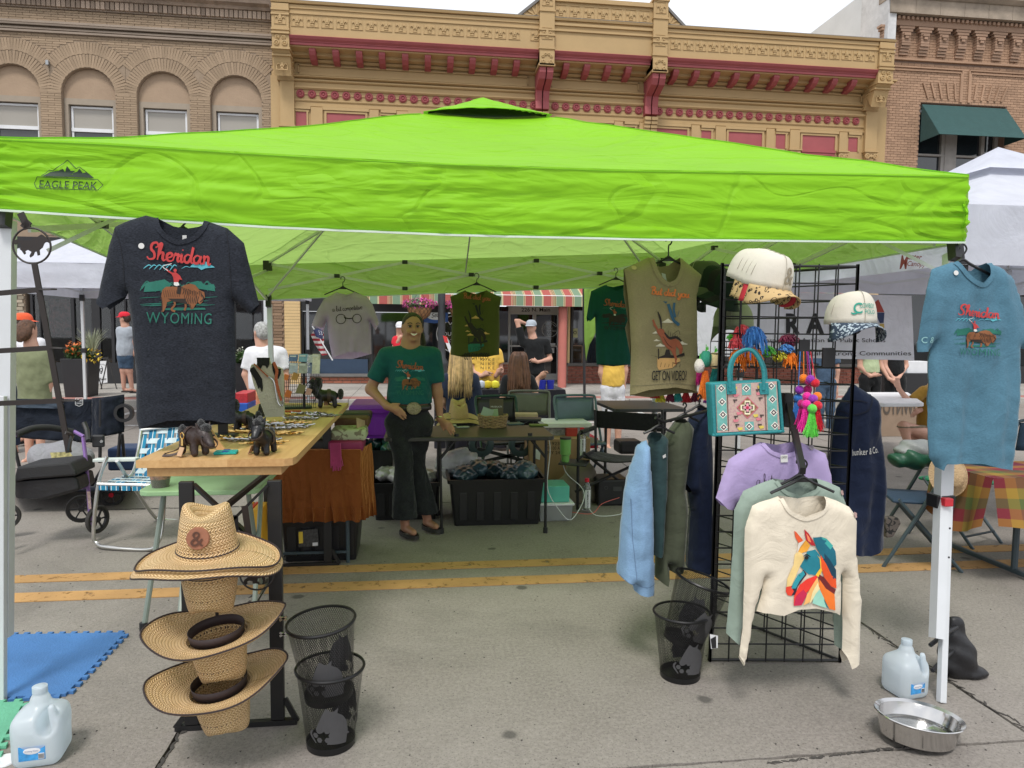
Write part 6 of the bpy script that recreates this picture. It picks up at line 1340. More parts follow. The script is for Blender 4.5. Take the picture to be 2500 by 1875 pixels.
def cap(px,py,Y,w,yaw,label,mt,brimm,grp=None,mark=None,pitch=0,roll=0,z_=None):
 p=W(px,py,y=Y);t=T('baseball_cap',label,'cap',p,group=grp);s=w/.19;M_=Matrix.Translation(p)@Matrix.Rotation(yaw,4,'Z')@Matrix.Rotation(pitch,4,'X')@Matrix.Rotation(roll,4,'Y')
 def cr(u,v):
  a=2*PI*u;k=math.sin(v*PI/2);fr_=max(0,-math.sin(a));r_=(1-k**3.2*.999);z=.125*s*(1-(1-v)**2.0)*(1+.13*fr_*(1-v))if False else.12*s*math.sin(v*PI/2)**.9+.02*s*fr_*math.sin(v*PI)
  q=math.cos(v*PI/2)**.62;return M_@Vector((.092*s*math.cos(a)*q,(.10*s)*math.sin(a)*q,z))
 MB().grid(cr,30,12,cu=True).build('crown',mt,t,smooth='all',solid=.002)
 def br(u,v):
  a=PI*(1.08+.84*u);r_=v*.075*s*math.sin(PI*u)**.55;x=.093*s*math.cos(a);return M_@Vector((x*(1+v*.08),.10*s*math.sin(a)-r_,.004-.45*(x*x)/.09*v*1.4-.012*v*s))
 MB().grid(br,22,6).build('brim',brimm,t,smooth='all',solid=.004)
 MB().ball(M_@Vector((0,0,.121*s)),.006,8).build('top_button',mt,t)
 MB().tube([M_@Vector((.0,-.1025*s*math.cos(v*PI/40)**.62,.12*s*math.sin(v*PI/40)**.9+.0225*s*math.sin(v*PI/20)+.001))for v in range(20)],.0013,4).build('seam',M_gold2,t);MB().tube([M_@Vector((.0945*s*math.cos(v*PI/40-PI/2),.02,.121*s*math.cos(v*PI/40-PI/2)**.0001*abs(math.sin(v*PI/20+.0001))**.5*.98))for v in()]or[M_@Vector((x*.0947*s*(1-.0),-.022*s,.1215*s*max(0,1-abs(x)**2.6)**.5+.004))for x in[-.97+i*.0485*2 for i in range(21)]],.0013,4).build('seam',M_gold2,t)
 for k in range(4):
  a=-PI/2+(-1.1+.73*k);q=math.cos(.62*PI/2)**.62;MB().ball(M_@Vector((.094*s*math.cos(a)*q,.102*s*math.sin(a)*q,.12*s*math.sin(.62*PI/2)**.9)),.0035,6).build('eyelet',M_dark,t)
 if mark:
  for(vf,mm_)in mark:
   v,f=cut2d(*vf,.01);pts=[]
   for(x,z)in v:
    vv=max(0,min(1,2/PI*math.asin(min(1,max(0,(z/(.12*s)))**(1/.9)))));q=math.cos(vv*PI/2)**.62;cx__=max(-1,min(1,x/(.092*s*q)));a=-math.acos(cx__);pts.append(M_@Vector((.093*s*math.cos(a)*q*1.0,.101*s*math.sin(a)*q-.004,z+.02*s*max(0,-math.sin(a))*math.sin(vv*PI))))
   MB().add(pts,f).build('embroidery',mm_,t,fix=False)
 return t
M_gold=mat('dull_gold_thread',(.28,.24,.17),.7);M_grn2=mat('green_thread',(.02,.30,.22),.7)
for k in range(4):
 cap(1866-11*(3-k),700-5*(3-k),2.80+.03*(3-k),.205,R(12),['cream cap rearmost in the nested stack on the tower','cream cap second from the back of the nested stack','cream cap just behind the ampersand cap','cream cap with gold ampersand and leopard print brim, front of the stack'][k],C_cap,M_leo if k==3 else mat('brim_red',(.5,.02,.04),.7)if k==2 else M_leo,'cream caps nested on the tower',
mark=[(fit(text2d('&',off=.004),.022,.048,h=.055),M_gold)]if k==3 else None,pitch=R(12),roll=R(6))
s_=1;cap(2075,792,2.84,.205,R(-2),'off white cap reading Cowboy Polo with blue marbled brim',C_cap,M_camo,mark=[(fit(text2d('COWBOY',off=.005),.012,.060,w=.068,h=.016),M_grn2),(fit(text2d('POLO',off=.005),.022,.040,w=.048,h=.014),M_grn2),(fit(text2d('C',off=.012),-.028,.052,h=.036),M_grn2),(stroke([(-.052,.038),(-.044,.034),(-.03,.036)],.006),M_grn2)])
C_dcap=cloth('dark_green_cap_cloth',(.012,.022,.016));C_bcap=cloth('black_cap_cloth',(.015,.015,.015))
for k in range(4):cap(1768-15*k,725-9*k,3.62+.02*k,.205,R(-60),['dark green cap nearest the tower in the side stack','second dark cap in the side stack','third dark cap in the side stack','khaki green cap at the far end of the side stack'][k],[C_dcap,C_bcap,C_dcap,C_olf][k],[C_dcap,C_bcap,C_dcap,C_olf][k],'dark caps stacked on the side of the tower',pitch=R(10))
cap(1790,800,3.75,.22,R(-30),'pale olive cap lying on the shelf behind the tower',cloth('pale_olive_cap',(.30,.32,.22)),C_olf)
# ---------------------------------------------------------------- tote bag
M_tealL=mat('teal_leather',(.022,.235,.255),.5,bump=.3,bs=120);M_tap=pattern('tapestry_ground',(.55,.40,.34),(.50,.31,.31),90,'edge',.1)
TB=T('tote_bag','teal trimmed tapestry tote bag hung on the tower','bag',W(1825,1065,y=2.78));yb=2.78
w2=lambda P:[(W(a,b,y=yb).x,W(a,b,y=yb).z)for a,b in P]
MB().prism(w2([(1733,935),(1905,926),(1915,1058),(1741,1067)]),yb-.0,yb+.055).build('bag_body',M_tealL,TB,bevel=.008)
pl=w2([(1746,940),(1895,931),(1903,1048),(1750,1056)]);MB().prism(pl,yb-.004,yb+.001).build('tapestry_panel',M_tap,TB)
for a,b in(((1739,1062),(1914,1053)),((1738,938),(1745,1062)),((1901,930),(1911,1054))):tb('piping',M_tealL,TB,[W(*a,y=yb-.006),W(*b,y=yb-.006)],.006)
def tp(vfs,c,o):v,f=joinvf(vfs);sign('tapestry_motif',([(a,b)for a,b in v],f),mat('tap'+c,c,.9,var=.15,vs=60),TB,yb-.005-o)['kind']='stuff'
tp([polyvf([(x0_,940),(x0_+24,939),(x0_+28,1050),(x0_+4,1051)])for x0_ in(1748,1871)]+[polyvf([(1811,937),(1833,936),(1834,964),(1812,965)]),polyvf([(1818,1030),(1840,1029),(1841,1050),(1819,1051)])],'#6fae a6'.replace(' ',''),.0004)
dm=lambda x,y,r_:polyvf([(x,y-r_),(x+r_,y),(x,y+r_),(x-r_,y)])
ctr=[(1761,948),(1763,981),(1765,1012),(1767,1043),(1883,942),(1886,975),(1889,1007),(1892,1039),(1822,948),(1829,1041)]
tp([dm(x,y,10)for x,y in ctr],'#e9e4da',.001);tp([dm(x,y,7)for x,y in ctr],'#3c3a44',.0016);tp([dm(x,y,3.5)for x,y in ctr],'#e8dfd2',.0022)
tp([dm(1825,995,27)],'#c9687a',.001);tp([dm(1825,995,24)],'#8d6b4a',.0014)
pl_=lambda x,y,s,q:[polyvf([(x-s,y-q),(x+s,y-q),(x+s,y+q),(x-s,y+q)]),polyvf([(x-q,y-s),(x+q,y-s),(x+q,y+s),(x-q,y+s)])]
tp(pl_(1825,995,17,7),'#efe6c4',.002);tp(pl_(1825,995,13,4.5),'#4a3f3a',.0025);tp(pl_(1825,995,10,3),'#e5a3ad',.003);tp([discvf(1825,995,4,8)],'#c22f55',.0036)
tp([polyvf([(a,940),(a+2.2,940),(a+6,1052),(a+3.8,1052)])for a in(1774,1866)],'#5a4a42',.0012)
tp([polyvf([(a+d,b),(a+d+10,b),(a+d+10,b+3),(a+d+5,b+3),(a+d+5,b+8),(a+d+2,b+8),(a+d+2,b+3),(a+d,b+3)])for a,b in((1788,955),(1845,950),(1790,975),(1852,970),(1792,1015),(1855,1012),(1795,1035),(1850,1035))for d in(0,)],'#4c4340',.0015)
tp([polyvf([(a,b),(a+13,b-1),(a+13,b+5),(a+4,b+7)])for a,b in((1786,945),(1848,942),(1800,1044),(1852,1040),(1838,1012))],'#d9c45a',.002);tp([polyvf([(a,b),(a+15,b),(a+11,b+6),(a+2,b+7)])for a,b in((1790,962),(1846,958),(1798,1006),(1846,1020),(1790,1024))],'#d8808c',.0019)
for dy,xs_ in((-.012,(1783,1861)),(.06,(1788,1866))):
 a,b=xs_;hp=spline([W(a,955,y=yb+dy),W(a-3,905,y=yb+dy),W(a+10,868,y=yb+dy),W((a+b)/2+3,853,y=yb+dy),W(b-14,868,y=yb+dy),W(b+2,905,y=yb+dy),W(b+3,952,y=yb+dy)],6)
 tb('handle',M_tealL,TB,hp,.0075)
 if dy<0:
  for c_ in(a,b+2):MB().prism(w2([(c_-12,935),(c_+10,934),(c_+12,962),(c_-10,963)]),yb-.012,yb-.001).build('handle_tab',M_tealL,TB,bevel=.002)
# ---------------------------------------------------------------- tassels and pompoms
def yarn(name,c):return mat('yarn_'+name,c,.9,var=.2,vs=60,bump=.6,bs=220,sheen=.3)
Y_={k:yarn(k,c)for k,c in dict(red=(.62,.01,.03),orange=(.85,.20,.01),yellow=(.72,.66,.03),maroon=(.20,.01,.06),teal=(.03,.42,.42),pink=(.80,.02,.32),purple=(.30,.03,.42),blue=(.04,.20,.62),green=(.12,.62,.07),magenta=(.5,.01,.16),coral=(.85,.08,.10),skyblue=(.07,.28,.72)).items()}
def pom(m,p,r_):
 m.grid(lambda u,v:(lambda d:Vector(p)+d*(r_*(1+.10*nzv(d.x*5+p[0]*99,d.y*5,d.z*5)+.06*nzv(d.x*19,d.y*19+p[2]*50,d.z*19))))(Vector((math.cos(2*PI*u)*math.sin(PI*v),math.sin(2*PI*u)*math.sin(PI*v),-math.cos(PI*v)))),18,12,cu=True);return m
def skirt(m,p,w,l,n,rr,out=1.6):
 for k in range(n):
  a=rr.random()*6.28;q=rr.random()**.5*w;d=Vector((math.cos(a)*q,math.sin(a)*q*.7,0));p_=Vector(p)
  m.tube([p_+d*.5,p_+d*1.0+Vector((0,0,-l*.5)),p_+d*out+Vector((rr.uniform(-.004,.004),0,-l*(.85+.2*rr.random())))],.0017,3)
 return m
def tassel(px,py,Y,kind,colr,size,length,label,grp,string=None,ball=None):
 p=W(px,py,y=Y);rr=random.Random(int(px*7+py));t=T('tassel' if length else 'pompom',label,'tassel' if length else 'pompom',p,group=grp)
 if ball:pom(MB(),p,ball).build('pompom',Y_[colr],t,smooth='all')
 if length:skirt(MB(),p-Vector((0,0,(ball or.0)*.7)),size,length,110,rr).build('fringe',Y_[colr],t,kind='stuff',fix=False)
 if string:tb('cord',Y_[string[0]],t,[p+Vector((0,0,.01)),W(string[1],string[2],y=Y)],.0022,n=5)
 return t
gf='tassels hanging below the khaki sleeveless shirt'
for px,py,c,l,lb in((1601,955,'red',.035,'short red tassel leftmost below the khaki shirt'),(1613,955,'yellow',.055,'yellow tassel below the khaki shirt'),(1637,955,'maroon',.055,'maroon tassel below the khaki shirt'),(1655,955,'teal',.055,'teal tassel below the khaki shirt'),(1675,955,'red',.058,'bright red tassel below the khaki shirt'),(1698,955,'maroon',.055,'dark maroon tassel near the tote bag'),(1730,965,'purple',.04,'purple tassel at the tote bag corner')):
 tassel(px,py,3.5,0,c,.019,l,lb,gf)
tassel(1722,905,3.3,0,'orange',.024,.135,'long orange tassel left of the tote bag',gf);tassel(1746,898,3.35,0,'teal',.024,.1,'turquoise tassel above the tote bag corner',gf);tassel(1708,880,3.4,0,'pink',.02,.12,'pink tassel behind the khaki shirt edge',gf)
def felt(px,py,c,lb,s=.03):
 p=W(px,py,y=3.3);t=T('felt_fruit',lb,'ornament',p);MB().lathe([(0,s*1.3),(s*.5,s*1.25),(s*.9,s*.6),(s,0),(s*.8,-s*.9),(s*.4,-s*1.3),(0,-s*1.35)],p,16).build('fruit',mat('felt'+c,c,.95,bump=.5,bs=150),t,smooth=True);MB().prism([(p.x-.004,p.z+s*1.2),(p.x+.012,p.z+s*1.5),(p.x+.008,p.z+s*2)],3.295,3.305).build('leaf',Y_['green'],t);tb('loop',Y_['green'],t,[p+Vector((0,0,s*1.3)),p+Vector((0,0,s*2.3))],.002)
felt(1745,880,'#f0d9a6','cream felt fruit ornament above the tote bag');felt(1723,876,'#3f9f86','green and purple felt fruit ornament by the khaki shirt');felt(1708,893,'#efe6e0','white spotted felt ornament partly behind the khaki shirt',.026)
gp='pompom tassels on strings at the right of the tote'
P_=[(1948,972,'blue',.1,'blue'),(1952,952,'purple',0,0),(1972,951,'magenta',0,0),(1962,924,'orange',0,'orange'),(1974,930,'magenta',0,'magenta'),(1979,926,'purple',0,'purple'),(1990,935,'red',0,'red'),(1958,986,'magenta',.09,0),(1970,968,'pink',0,0),(1995,968,'orange',0,0),(1985,974,'purple',0,0),(1968,987,'pink',.1,0),(1996,990,'red',.09,0),(1983,998,'green',.10,0)]
for i,(px,py,c,l,st_)in enumerate(P_):
 tassel(px,py,2.86-.012*i,0,c,.02,l,'%s %s of the bunch right of the tote%s'%(dict(green='lime green',blue='blue',red='bright red').get(c,c),'pompom with fringe' if l else 'round pompom',', %s'%['at far left','upper left','in the second row','top left','top middle','top row centre','top right','low left','in the middle row','at right of the middle row','just above the lime one','lower left of centre','lower right','lowest in front'][i]),gp,string=(st_,1962+(px-1962)*.6,858)if st_ else None,ball=.0185)
def wbasket(name,px0,px1,py0,py1,Y,dep,label):
 x0,x1,z0,z1=W(px0,py1,y=Y).x,W(px1,py1,y=Y).x,W((px0+px1)/2,py1,y=Y).z,W((px0+px1)/2,py0,y=Y).z;t=T(name,label,'basket',((x0+x1)/2,Y+dep/2,z0))
 n=max(3,int((x1-x0)/.035))
 for k in range(n+1):x=x0+(x1-x0)*k/n;MB().tube([(x,Y,z1),(x,Y,z0),(x,Y+dep,z0),(x,Y+dep,z1)],.0018,4).build('wire',M_grid,t)
 for z in(z0,(z0+z1)/2,z1):MB().tube([(x0,Y,z),(x1,Y,z),(x1,Y+dep,z),(x0,Y+dep,z)],.0024,4,closed=True).build('wire',M_grid,t)
 return t
wbasket('wire_basket',1762,1960,835,898,3.0,.13,'black wire basket of bright tassels fixed high on the tower')
gb='bright tassels lying in the tower basket'
for px,py,Y,c,r_,l,lb in((1840,822,2.97,'skyblue',.045,.10,'big sky blue tassel drooping over the wire basket'),(1812,812,3.02,'coral',.035,.04,'coral pompom behind the sky blue tassel'),(1797,838,3.0,'coral',.028,.03,'coral pink pompom at the left of the basket'),(1787,826,3.05,'green',.022,0,'green pompom at the left end of the basket'),(1800,870,2.98,'orange',.03,.05,'orange tassel low at the left of the basket'),(1835,868,2.97,'orange',.04,.07,'large orange tassel under the blue one'),(1872,860,3.0,'green',.03,0,'green yarn roll in the basket'),(1900,872,3.0,'yellow',.03,0,'yellow yarn roll in the basket'),(1918,855,3.0,'skyblue',.028,.0,'blue yarn roll in the basket'),(1935,880,2.98,'orange',.035,.04,'red orange tassel at the right of the basket'),(1925,835,3.05,'maroon',.04,0,'maroon yarn ball at the right of the basket')):
 p=W(px,py,y=Y+.02);rr=random.Random(px);t=T('tassel',lb,'tassel',p,group=gb);m=MB()
 for k in range(120):
  a=rr.random()*6.28;b=rr.random()*1.5;d=Vector((math.cos(a)*math.sin(b),math.sin(a)*math.sin(b),math.cos(b)));m.tube([p+d*.004,p+d*r_,p+d*r_*1.35+Vector((0,-.01,-r_*.5-l*rr.random()))],.0022,3)
 m.build('strands',Y_[c],t,kind='stuff',fix=False);pom(MB(),p,r_*.8).build('core',Y_[c],t,smooth='all')
for(a,b,c,d,Y,lb)in((1948,1973,829,883,2.93,'left black metal sign holder on the tower grid'),(2005,2034,849,896,2.90,'right black metal sign holder on the tower grid')):
 p=W(a,d,y=Y);o=MB().box(W(a,d,y=Y).x,W(b,d,y=Y).x,Y-.01,Y,W(a,d,y=Y).z,W(a,c,y=Y).z).build('sign_holder',M_black,None);tag(o,lb,'sign holder')
# ---------------------------------------------------------------- wooden table and its goods
def wood(name,c1,c2,ax=0,sc=1.0):
 m=mat(name,c1,.45,var=.10,vs=3,spec=.4);nt=m.node_tree;L=nt.links.new;b=nt.nodes['Principled BSDF'];g=node(nt,'ShaderNodeTexCoord');oi=node(nt,'ShaderNodeObjectInfo')
 mp=node(nt,'ShaderNodeMapping');mp.inputs['Scale'].default_value=(60,4,60)if ax==1 else(4,60,60);L(g.outputs['Object'],mp.inputs[0])
 n=node(nt,'ShaderNodeTexNoise',Scale=sc,Detail=4,Distortion=.8,noise_dimensions='4D');L(mp.outputs[0],n.inputs['Vector']);w=node(nt,'ShaderNodeMath',operation='MULTIPLY');w.inputs[1].default_value=30;L(oi.outputs['Random'],w.inputs[0]);L(w.outputs[0],n.inputs['W'])
 a=node(nt,'ShaderNodeMath',operation='MULTIPLY_ADD');a.inputs[1].default_value=.45;a.inputs[2].default_value=-.2;L(oi.outputs['Random'],a.inputs[0]);s=node(nt,'ShaderNodeMath',operation='ADD');L(a.outputs[0],s.inputs[0]);L(n.outputs['Fac'],s.inputs[1])
 k=node(nt,'ShaderNodeMixRGB');L(s.outputs[0],k.inputs[0]);k.inputs[1].default_value=(*c1,1);k.inputs[2].default_value=(*c2,1);L(k.outputs[0],b.inputs['Base Color']);return m
M_oak=wood('butcher_block',(.42,.215,.075),(.68,.44,.20),1)
TZ=1.004;tx0,tx1,ty0,ty1=-1.045,-.478,2.77,4.85
DT=T('display_table','tall folding table with pale wooden top and black steel legs at the left','table',((tx0+tx1)/2,3.8,0))
rr=random.Random(3);nw=7;ww=(tx1-tx0)/nw
for i in range(nw):
 y=ty0;a,b=tx0+ww*i,tx0+ww*(i+1)
 while y<ty1-.01:
  l=min(rr.uniform(.4,.75),ty1-y);l=ty1-y if ty1-y-l<.25 else l
  P=[(a,y),(b,y),(b,y+l),(a,y+l)]
  if i==nw-1 and y==ty0:P=[(a,y),(b-.035,y),(b-.008,y+.02),(b,y+.06),(b,y+l),(a,y+l)]
  MB().prism(P,TZ-.028,TZ+rr.random()*.0004,'xy').build('wood_stave',M_oak,DT);y+=l
m=MB();m.box(tx0+.03,tx1-.05,ty0+.02,ty0+.045,TZ-.065,TZ-.029);m.box(tx0+.03,tx0+.055,ty0+.045,ty1-.03,TZ-.065,TZ-.029);m.box(tx1-.075,tx1-.05,ty0+.045,ty1-.03,TZ-.065,TZ-.029);m.build('apron',M_oak,DT,bevel=.003)
M_steelb=mat('black_steel',(.012,.012,.013),.4)
for y,x0,x1 in((2.70,W(463,1500,y=2.70).x,W(675,1500,y=2.70).x),(4.55,W(655,1250,y=4.55).x,W(800,1250,y=4.55).x)):
 for x in(x0,x1):bx('leg',M_steelb,DT,x-.025,x+.025,y-.012,y+.012,.022,TZ-.066,bevel=.003)
 m=MB();m.box(x0-.06,x1+.07,y-.012,y+.012,0.0,.02);m.bar((x0-.06,y,.01),(x0,y+.0,.09),.02,.012,up=(0,1,0));m.bar((x1+.07,y,.01),(x1+.026,y,.10),.02,.012,up=(0,1,0));m.build('foot_bar',M_steelb,DT,kind='stuff')
 zb_,zt_=.70,TZ-.08;c=Vector(((x0+x1)/2,y,(zb_+zt_)/2-.03))
 for s in(1,-1):MB().bar((x0+.02,y+.014*s,zt_ if s>0 else zb_-.05),(x1-.02,y+.014*s,zb_-.05 if s>0 else zt_),.01,.032,up=(0,1,0)).build('cross_brace',M_steelb,DT)
 bx('brace_plate',M_steelb,DT,c.x-.03,c.x+.03,y-.03,y-.02,c.z-.05,c.z+.035,bevel=.003)
 for q in((x1+.028,.42),(x1+.028,.36)):MB().obox((q[0],y-.02,q[1]),(.03,.006,.008),Matrix.Rotation(.5,3,'Y')).obox((q[0],y-.02,q[1]),(.03,.006,.008),Matrix.Rotation(-.5,3,'Y')).build('wing_nut',M_steel,DT,kind='stuff')
MB().bar(((tx0+tx1)/2,2.74,.80),((tx0+tx1)/2,4.5,.75),.02,.02).build('spreader',M_steelb,DT)
M_fur=mat('black_plush',(.008,.008,.009),.95,sheen=.4,bump=1.0,bs=260);M_lea=mat('black_faux_leather',(.006,.006,.007),.38,bump=.3,bs=90);M_brl=mat('brown_strap',(.05,.03,.024),.55);M_brass=mat('brass',(.75,.50,.18),.25,1,var=.05);M_tagk=mat('kraft_tag',(.50,.33,.20),.85);M_brp=mat('brown_plush_leather',(.035,.022,.020),.45,bump=.3,bs=90)
def plush(px,py,Y,yaw,label,s=1.0,bodym=M_lea,roll=0,headdrop=0,strap=True):
 p=W(px,py,y=Y);p.z=TZ+.001;t=T('plush_horse',label,'plush toy',p,rz=yaw,group='small black plush horse keychains on the wooden table')
 hd=headdrop
 def f(P):
  P=P/s;d=s_ell(P,(0,0,.085),(.075,.043,.042));
  for sx in(1,-1):
   for sy in(1,-1):d=smin(d,s_cap(P,(.045*sx,.024*sy,.08),(.05*sx,.027*sy,.016),.0155,.017),.012)
  d=smin(d,s_cap(P,(.06,0,.10),(.095,0,.145-hd),.034,.03),.02);d=smin(d,s_cap(P,(.088,0,.152-hd),(.135,0,.108-hd),.031,.019),.012)
  for sy in(1,-1):d=smin(d,s_cap(P,(.08,.024*sy,.165-hd),(.078,.034*sy,.205-hd),.011,.006),.004)
  return d*s
 body('body',f,(-.11*s,-.07*s,-.006),(.17*s,.07*s,.21*s),.0065*s,bodym,t)
 def fuzz(nm,c,r_,mt=M_fur):
  m=MB();m.grid(lambda u,v:(lambda d:(c[0]*s+d.x*r_[0]*s*(1+.3*nzv(d.x*4,d.y*4,d.z*4+c[0]*50)),c[1]*s+d.y*r_[1]*s*(1+.3*nzv(d.x*4,d.y*4,d.z*4+7)),c[2]*s+d.z*r_[2]*s))(Vector((math.cos(2*PI*u)*math.sin(PI*v),math.sin(2*PI*u)*math.sin(PI*v),-math.cos(PI*v)))),14,9,cu=True);m.build(nm,mt,t,smooth='all',world=False)
 fuzz('mane',(.062,0,.165-hd*.8),(.028,.022,.048));fuzz('tail',(-.09,0,.095),(.022,.020,.040));fuzz('forelock',(.10,0,.182-hd),(.026,.024,.022))
 MB().lathe([(.036*s,-.004),(.036*s,.004)],(.125*s,0,(.12-hd)*s),14,rot=Matrix.Rotation(-.9,3,'Y')@Matrix.Rotation(PI/2,3,'Y')).build('noseband',M_brl,t,world=False,solid=.002)
 for sy in(1,-1):MB().ball((.115*s,.029*sy*s,(.148-hd)*s),.0045*s,8).build('eye',M_black,t,world=False)
 MB().lathe([(.046*s,-.012*s),(.047*s,.012*s)],(-.01*s,0,.085*s),16,rot=Matrix.Rotation(PI/2,3,'Y')).build('saddle_girth',M_brl,t,world=False,solid=.002)
 if strap:
  m=MB();m.tube([(.0+.012*math.cos(a),-.055*s,.095*s+.012*math.sin(a))for a in[k*PI/6 for k in range(12)]],.0025,5,closed=True);m.tube([(0,-.056*s,.083*s),(.002,-.058*s,.05*s)],.005,6);m.build('clasp',M_brass,t,smooth=True,world=False,kind='stuff')
  pts=spline([(0,-.06*s,.05*s),(-.01,-.075*s,.012),(-.05,-.11*s,.004),(-.08,-.08*s,.006),(-.04,-.06*s,.02),(0,-.058*s,.05*s)],5);MB().tube(pts,.007,4,flat=.25).build('wrist_strap',M_brl,t,smooth=True,world=False)
  MB().obox((.01,-.072*s,.025*s),(.03,.002,.035),Matrix.Rotation(-.4,3,'X')).build('paper_tag',M_tagk,t,world=False)
 return t
plush(648,1114,2.88,R(-100),'plush horse facing the camera at the front of the wooden table',.74)
plush(474,1124,2.88,R(-42),'brown and black plush horse bowing its head at the front left corner',.84,M_brp,headdrop=.05)
plush(598,1030,3.55,R(172),'plush horse just right of the big charcoal shirt hem',.72)
plush(800,990,4.55,R(186),'plush horse at the far right corner of the wooden table',.88)
def lay(nm,lb,cat,px,py,mtl,sx,sy,h,rz=0,Y=None,z=TZ,bev=.004,grp=None):
 p=W(px,py,z=z);t=T(nm,lb,cat,(p.x,p.y,z),rz=rz,group=grp);MB().box(-sx/2,sx/2,-sy/2,sy/2,.001,h).build('body',mtl,t,world=False,bevel=bev);return t
o=lay('beaded_pouch','turquoise beaded pouch with blue patches on the wooden table','pouch',584-2,1110,mat('turquoise_beads',(.02,.50,.46),.5,bump=1,bs=320),.085,.06,.012,.1)
o.location=(W(552,1108,z=TZ).x,W(552,1108,z=TZ).y,TZ)
for a in(-.02,.022):MB().box(-.012,.012,a-.009,a+.009,.0125,.0135).build('bead_patch',mat('blue_beads',(.01,.05,.30),.5),o,world=False)
EA=T('wooden_stand','narrow wooden easel bar leaning beside the plush horse','stand',W(530,1100,z=TZ));MB().bar(W(543,1101,y=3.0),W(500,1040,y=3.02),.028,.012,up=(0,1,0)).build('bar',M_oak,EA)
ST=T('shirt_stand_foot','black square post and foot standing on the wooden table','stand',W(545,1065,z=TZ));MB().box(-.02,.02,-.01,.01,0,.07).build('post',M_black,ST,world=False);MB().box(-.05,.06,-.04,.04,0,.012).build('foot',M_black,ST,world=False,bevel=.004)
rr=random.Random(11);M_ked=[M_brass,M_steel]
for i,(px,py,n)in enumerate(((560,1075,9),(620,1078,12),(600,1058,8),(660,1050,11),(690,1062,9),(640,1040,10),(700,1035,11),(735,1025,10),(690,1015,9),(760,1012,9),(650,1085,8),(720,1045,8),(585,1045,6),(790,1018,8))):
 p=W(px,py,z=TZ);t=T('keyring_heap','fan of metal keyrings %s on the wooden table'%['left of the front plush horse','behind the front plush horse','left of the centre line','in the middle','right of centre','near the necklace bust foot','toward the right edge','near the far right edge','just in front of the bust','near the far plush horse','beside the front plush horse','along the right edge','behind the wooden stand','at the far right corner'][i],'keyrings',(p.x,p.y,TZ),group='fans of metal keyrings on the wooden table');t.scale=(1.55,)*3;m=MB()
 for k in range(n*2):
  x,a=(k/2-n/2)*.011,rr.uniform(-.6,.6)+i+k%3;c=Vector((x,rr.uniform(-.01,.01),.004+.002*(k%3)));m.tube([c+Vector((.006*math.cos(q),.006*math.sin(q),0))for q in[j*PI/4 for j in range(8)]],.0012,4,closed=True)
  m.tube([c+Vector((math.cos(a),math.sin(a),0))*.006,c+Vector((math.cos(a),math.sin(a),.1))*.03],.0022,5)
 m.build('clips',M_ked[i%2],t,world=False,kind='stuff',fix=False)
 MB().grid(lambda u,v:((u-.5)*.011*n,.01+v*.05,.0015+.003*math.sin(u*20)),8,3).build('leather_tags',[M_olf2,M_brl][i%3==0]if False else mat('olive_leather',(.16,.12,.05),.6,var=.3),t,world=False,fix=False)
NB=T('necklace_bust','cream and black cowhide necklace bust with an orange tooled strap','display bust',W(650,1015,y=3.75));yb=3.75
w3=lambda P,y=yb:[(W(a,b,y=y).x,W(a,b,y=y).z)for a,b in P]
MB().prism(w3([(648,1019),(618,935),(610,900),(614,890),(627,890),(628,874),(657,874),(660,888),(688,900),(692,918),(692,960),(694,1017)]),yb,yb+.02).build('board',mat('cream_hide',(.50,.48,.37),.9,bump=.5,bs=80),NB)
M_hide=mat('black_hide',(.01,.01,.01),.9,bump=.6,bs=150)
for P in([(627,873),(658,873),(658,890),(652,900),(648,893),(641,892),(636,902),(628,890)],[(611,900),(620,895),(640,925),(642,945),(640,957),(634,944),(632,950),(622,925),(610,906)],[(664,888),(671,884),(677,900),(686,900),(686,912),(680,925),(672,920),(666,905)]):MB().prism(w3(P),yb-.003,yb).build('hide_patch',M_hide,NB)
M_tool=mat('orange_tooled_leather',(.42,.10,.03),.5,bump=.8,bs=110)
MB().tube([W(*a,y=yb-.012)for a in((620,888),(633,900),(655,920))],.010,4,flat=.3).build('strap',M_tool,NB);MB().tube(spline([W(*a,y=yb-.016)for a in((668,884),(676,905),(674,925),(680,955),(688,978))],4),.010,4,flat=.3).build('strap',M_tool,NB);tb('ring',M_steel,NB,spline([W(*a,y=yb-.016)for a in((655,920),(668,930),(674,960),(680,985),(690,990),(690,975),(684,960))],4),.003,n=5)
MB().prism(w3([(648,1016),(630,1018),(637,985)],yb+.06),yb+.02,yb+.12).build('easel_foot',M_black,NB)
LR=T('leaflet_rack','black wire rack of brochures, baskets and tags at the far end of the wooden table','rack',W(745,1000,y=4.45));yl_=4.45;Q=lambda a,b,y=yl_:W(a,b,y=y)
m=MB()
for x in range(706,784,6):m.tube([Q(x,865),Q(x,920)],.0018,4)
for y in range(866,925,9):m.tube([Q(704,y),Q(784,y-2)],.0018,4)
for x in range(694,770,5):m.tube([Q(x,925),Q(x+2,996)],.0018,4)
for y in range(926,1000,9):m.tube([Q(692,y),Q(772,y-3)],.0018,4)
m.tube(spline([Q(740,950),Q(762,925),(Q(785,925)),Q(784,940),Q(765,985)],5),.003,5);m.tube([Q(742,870),Q(742,998)],.008,6);m.build('wires',M_grid,LR,kind='stuff')
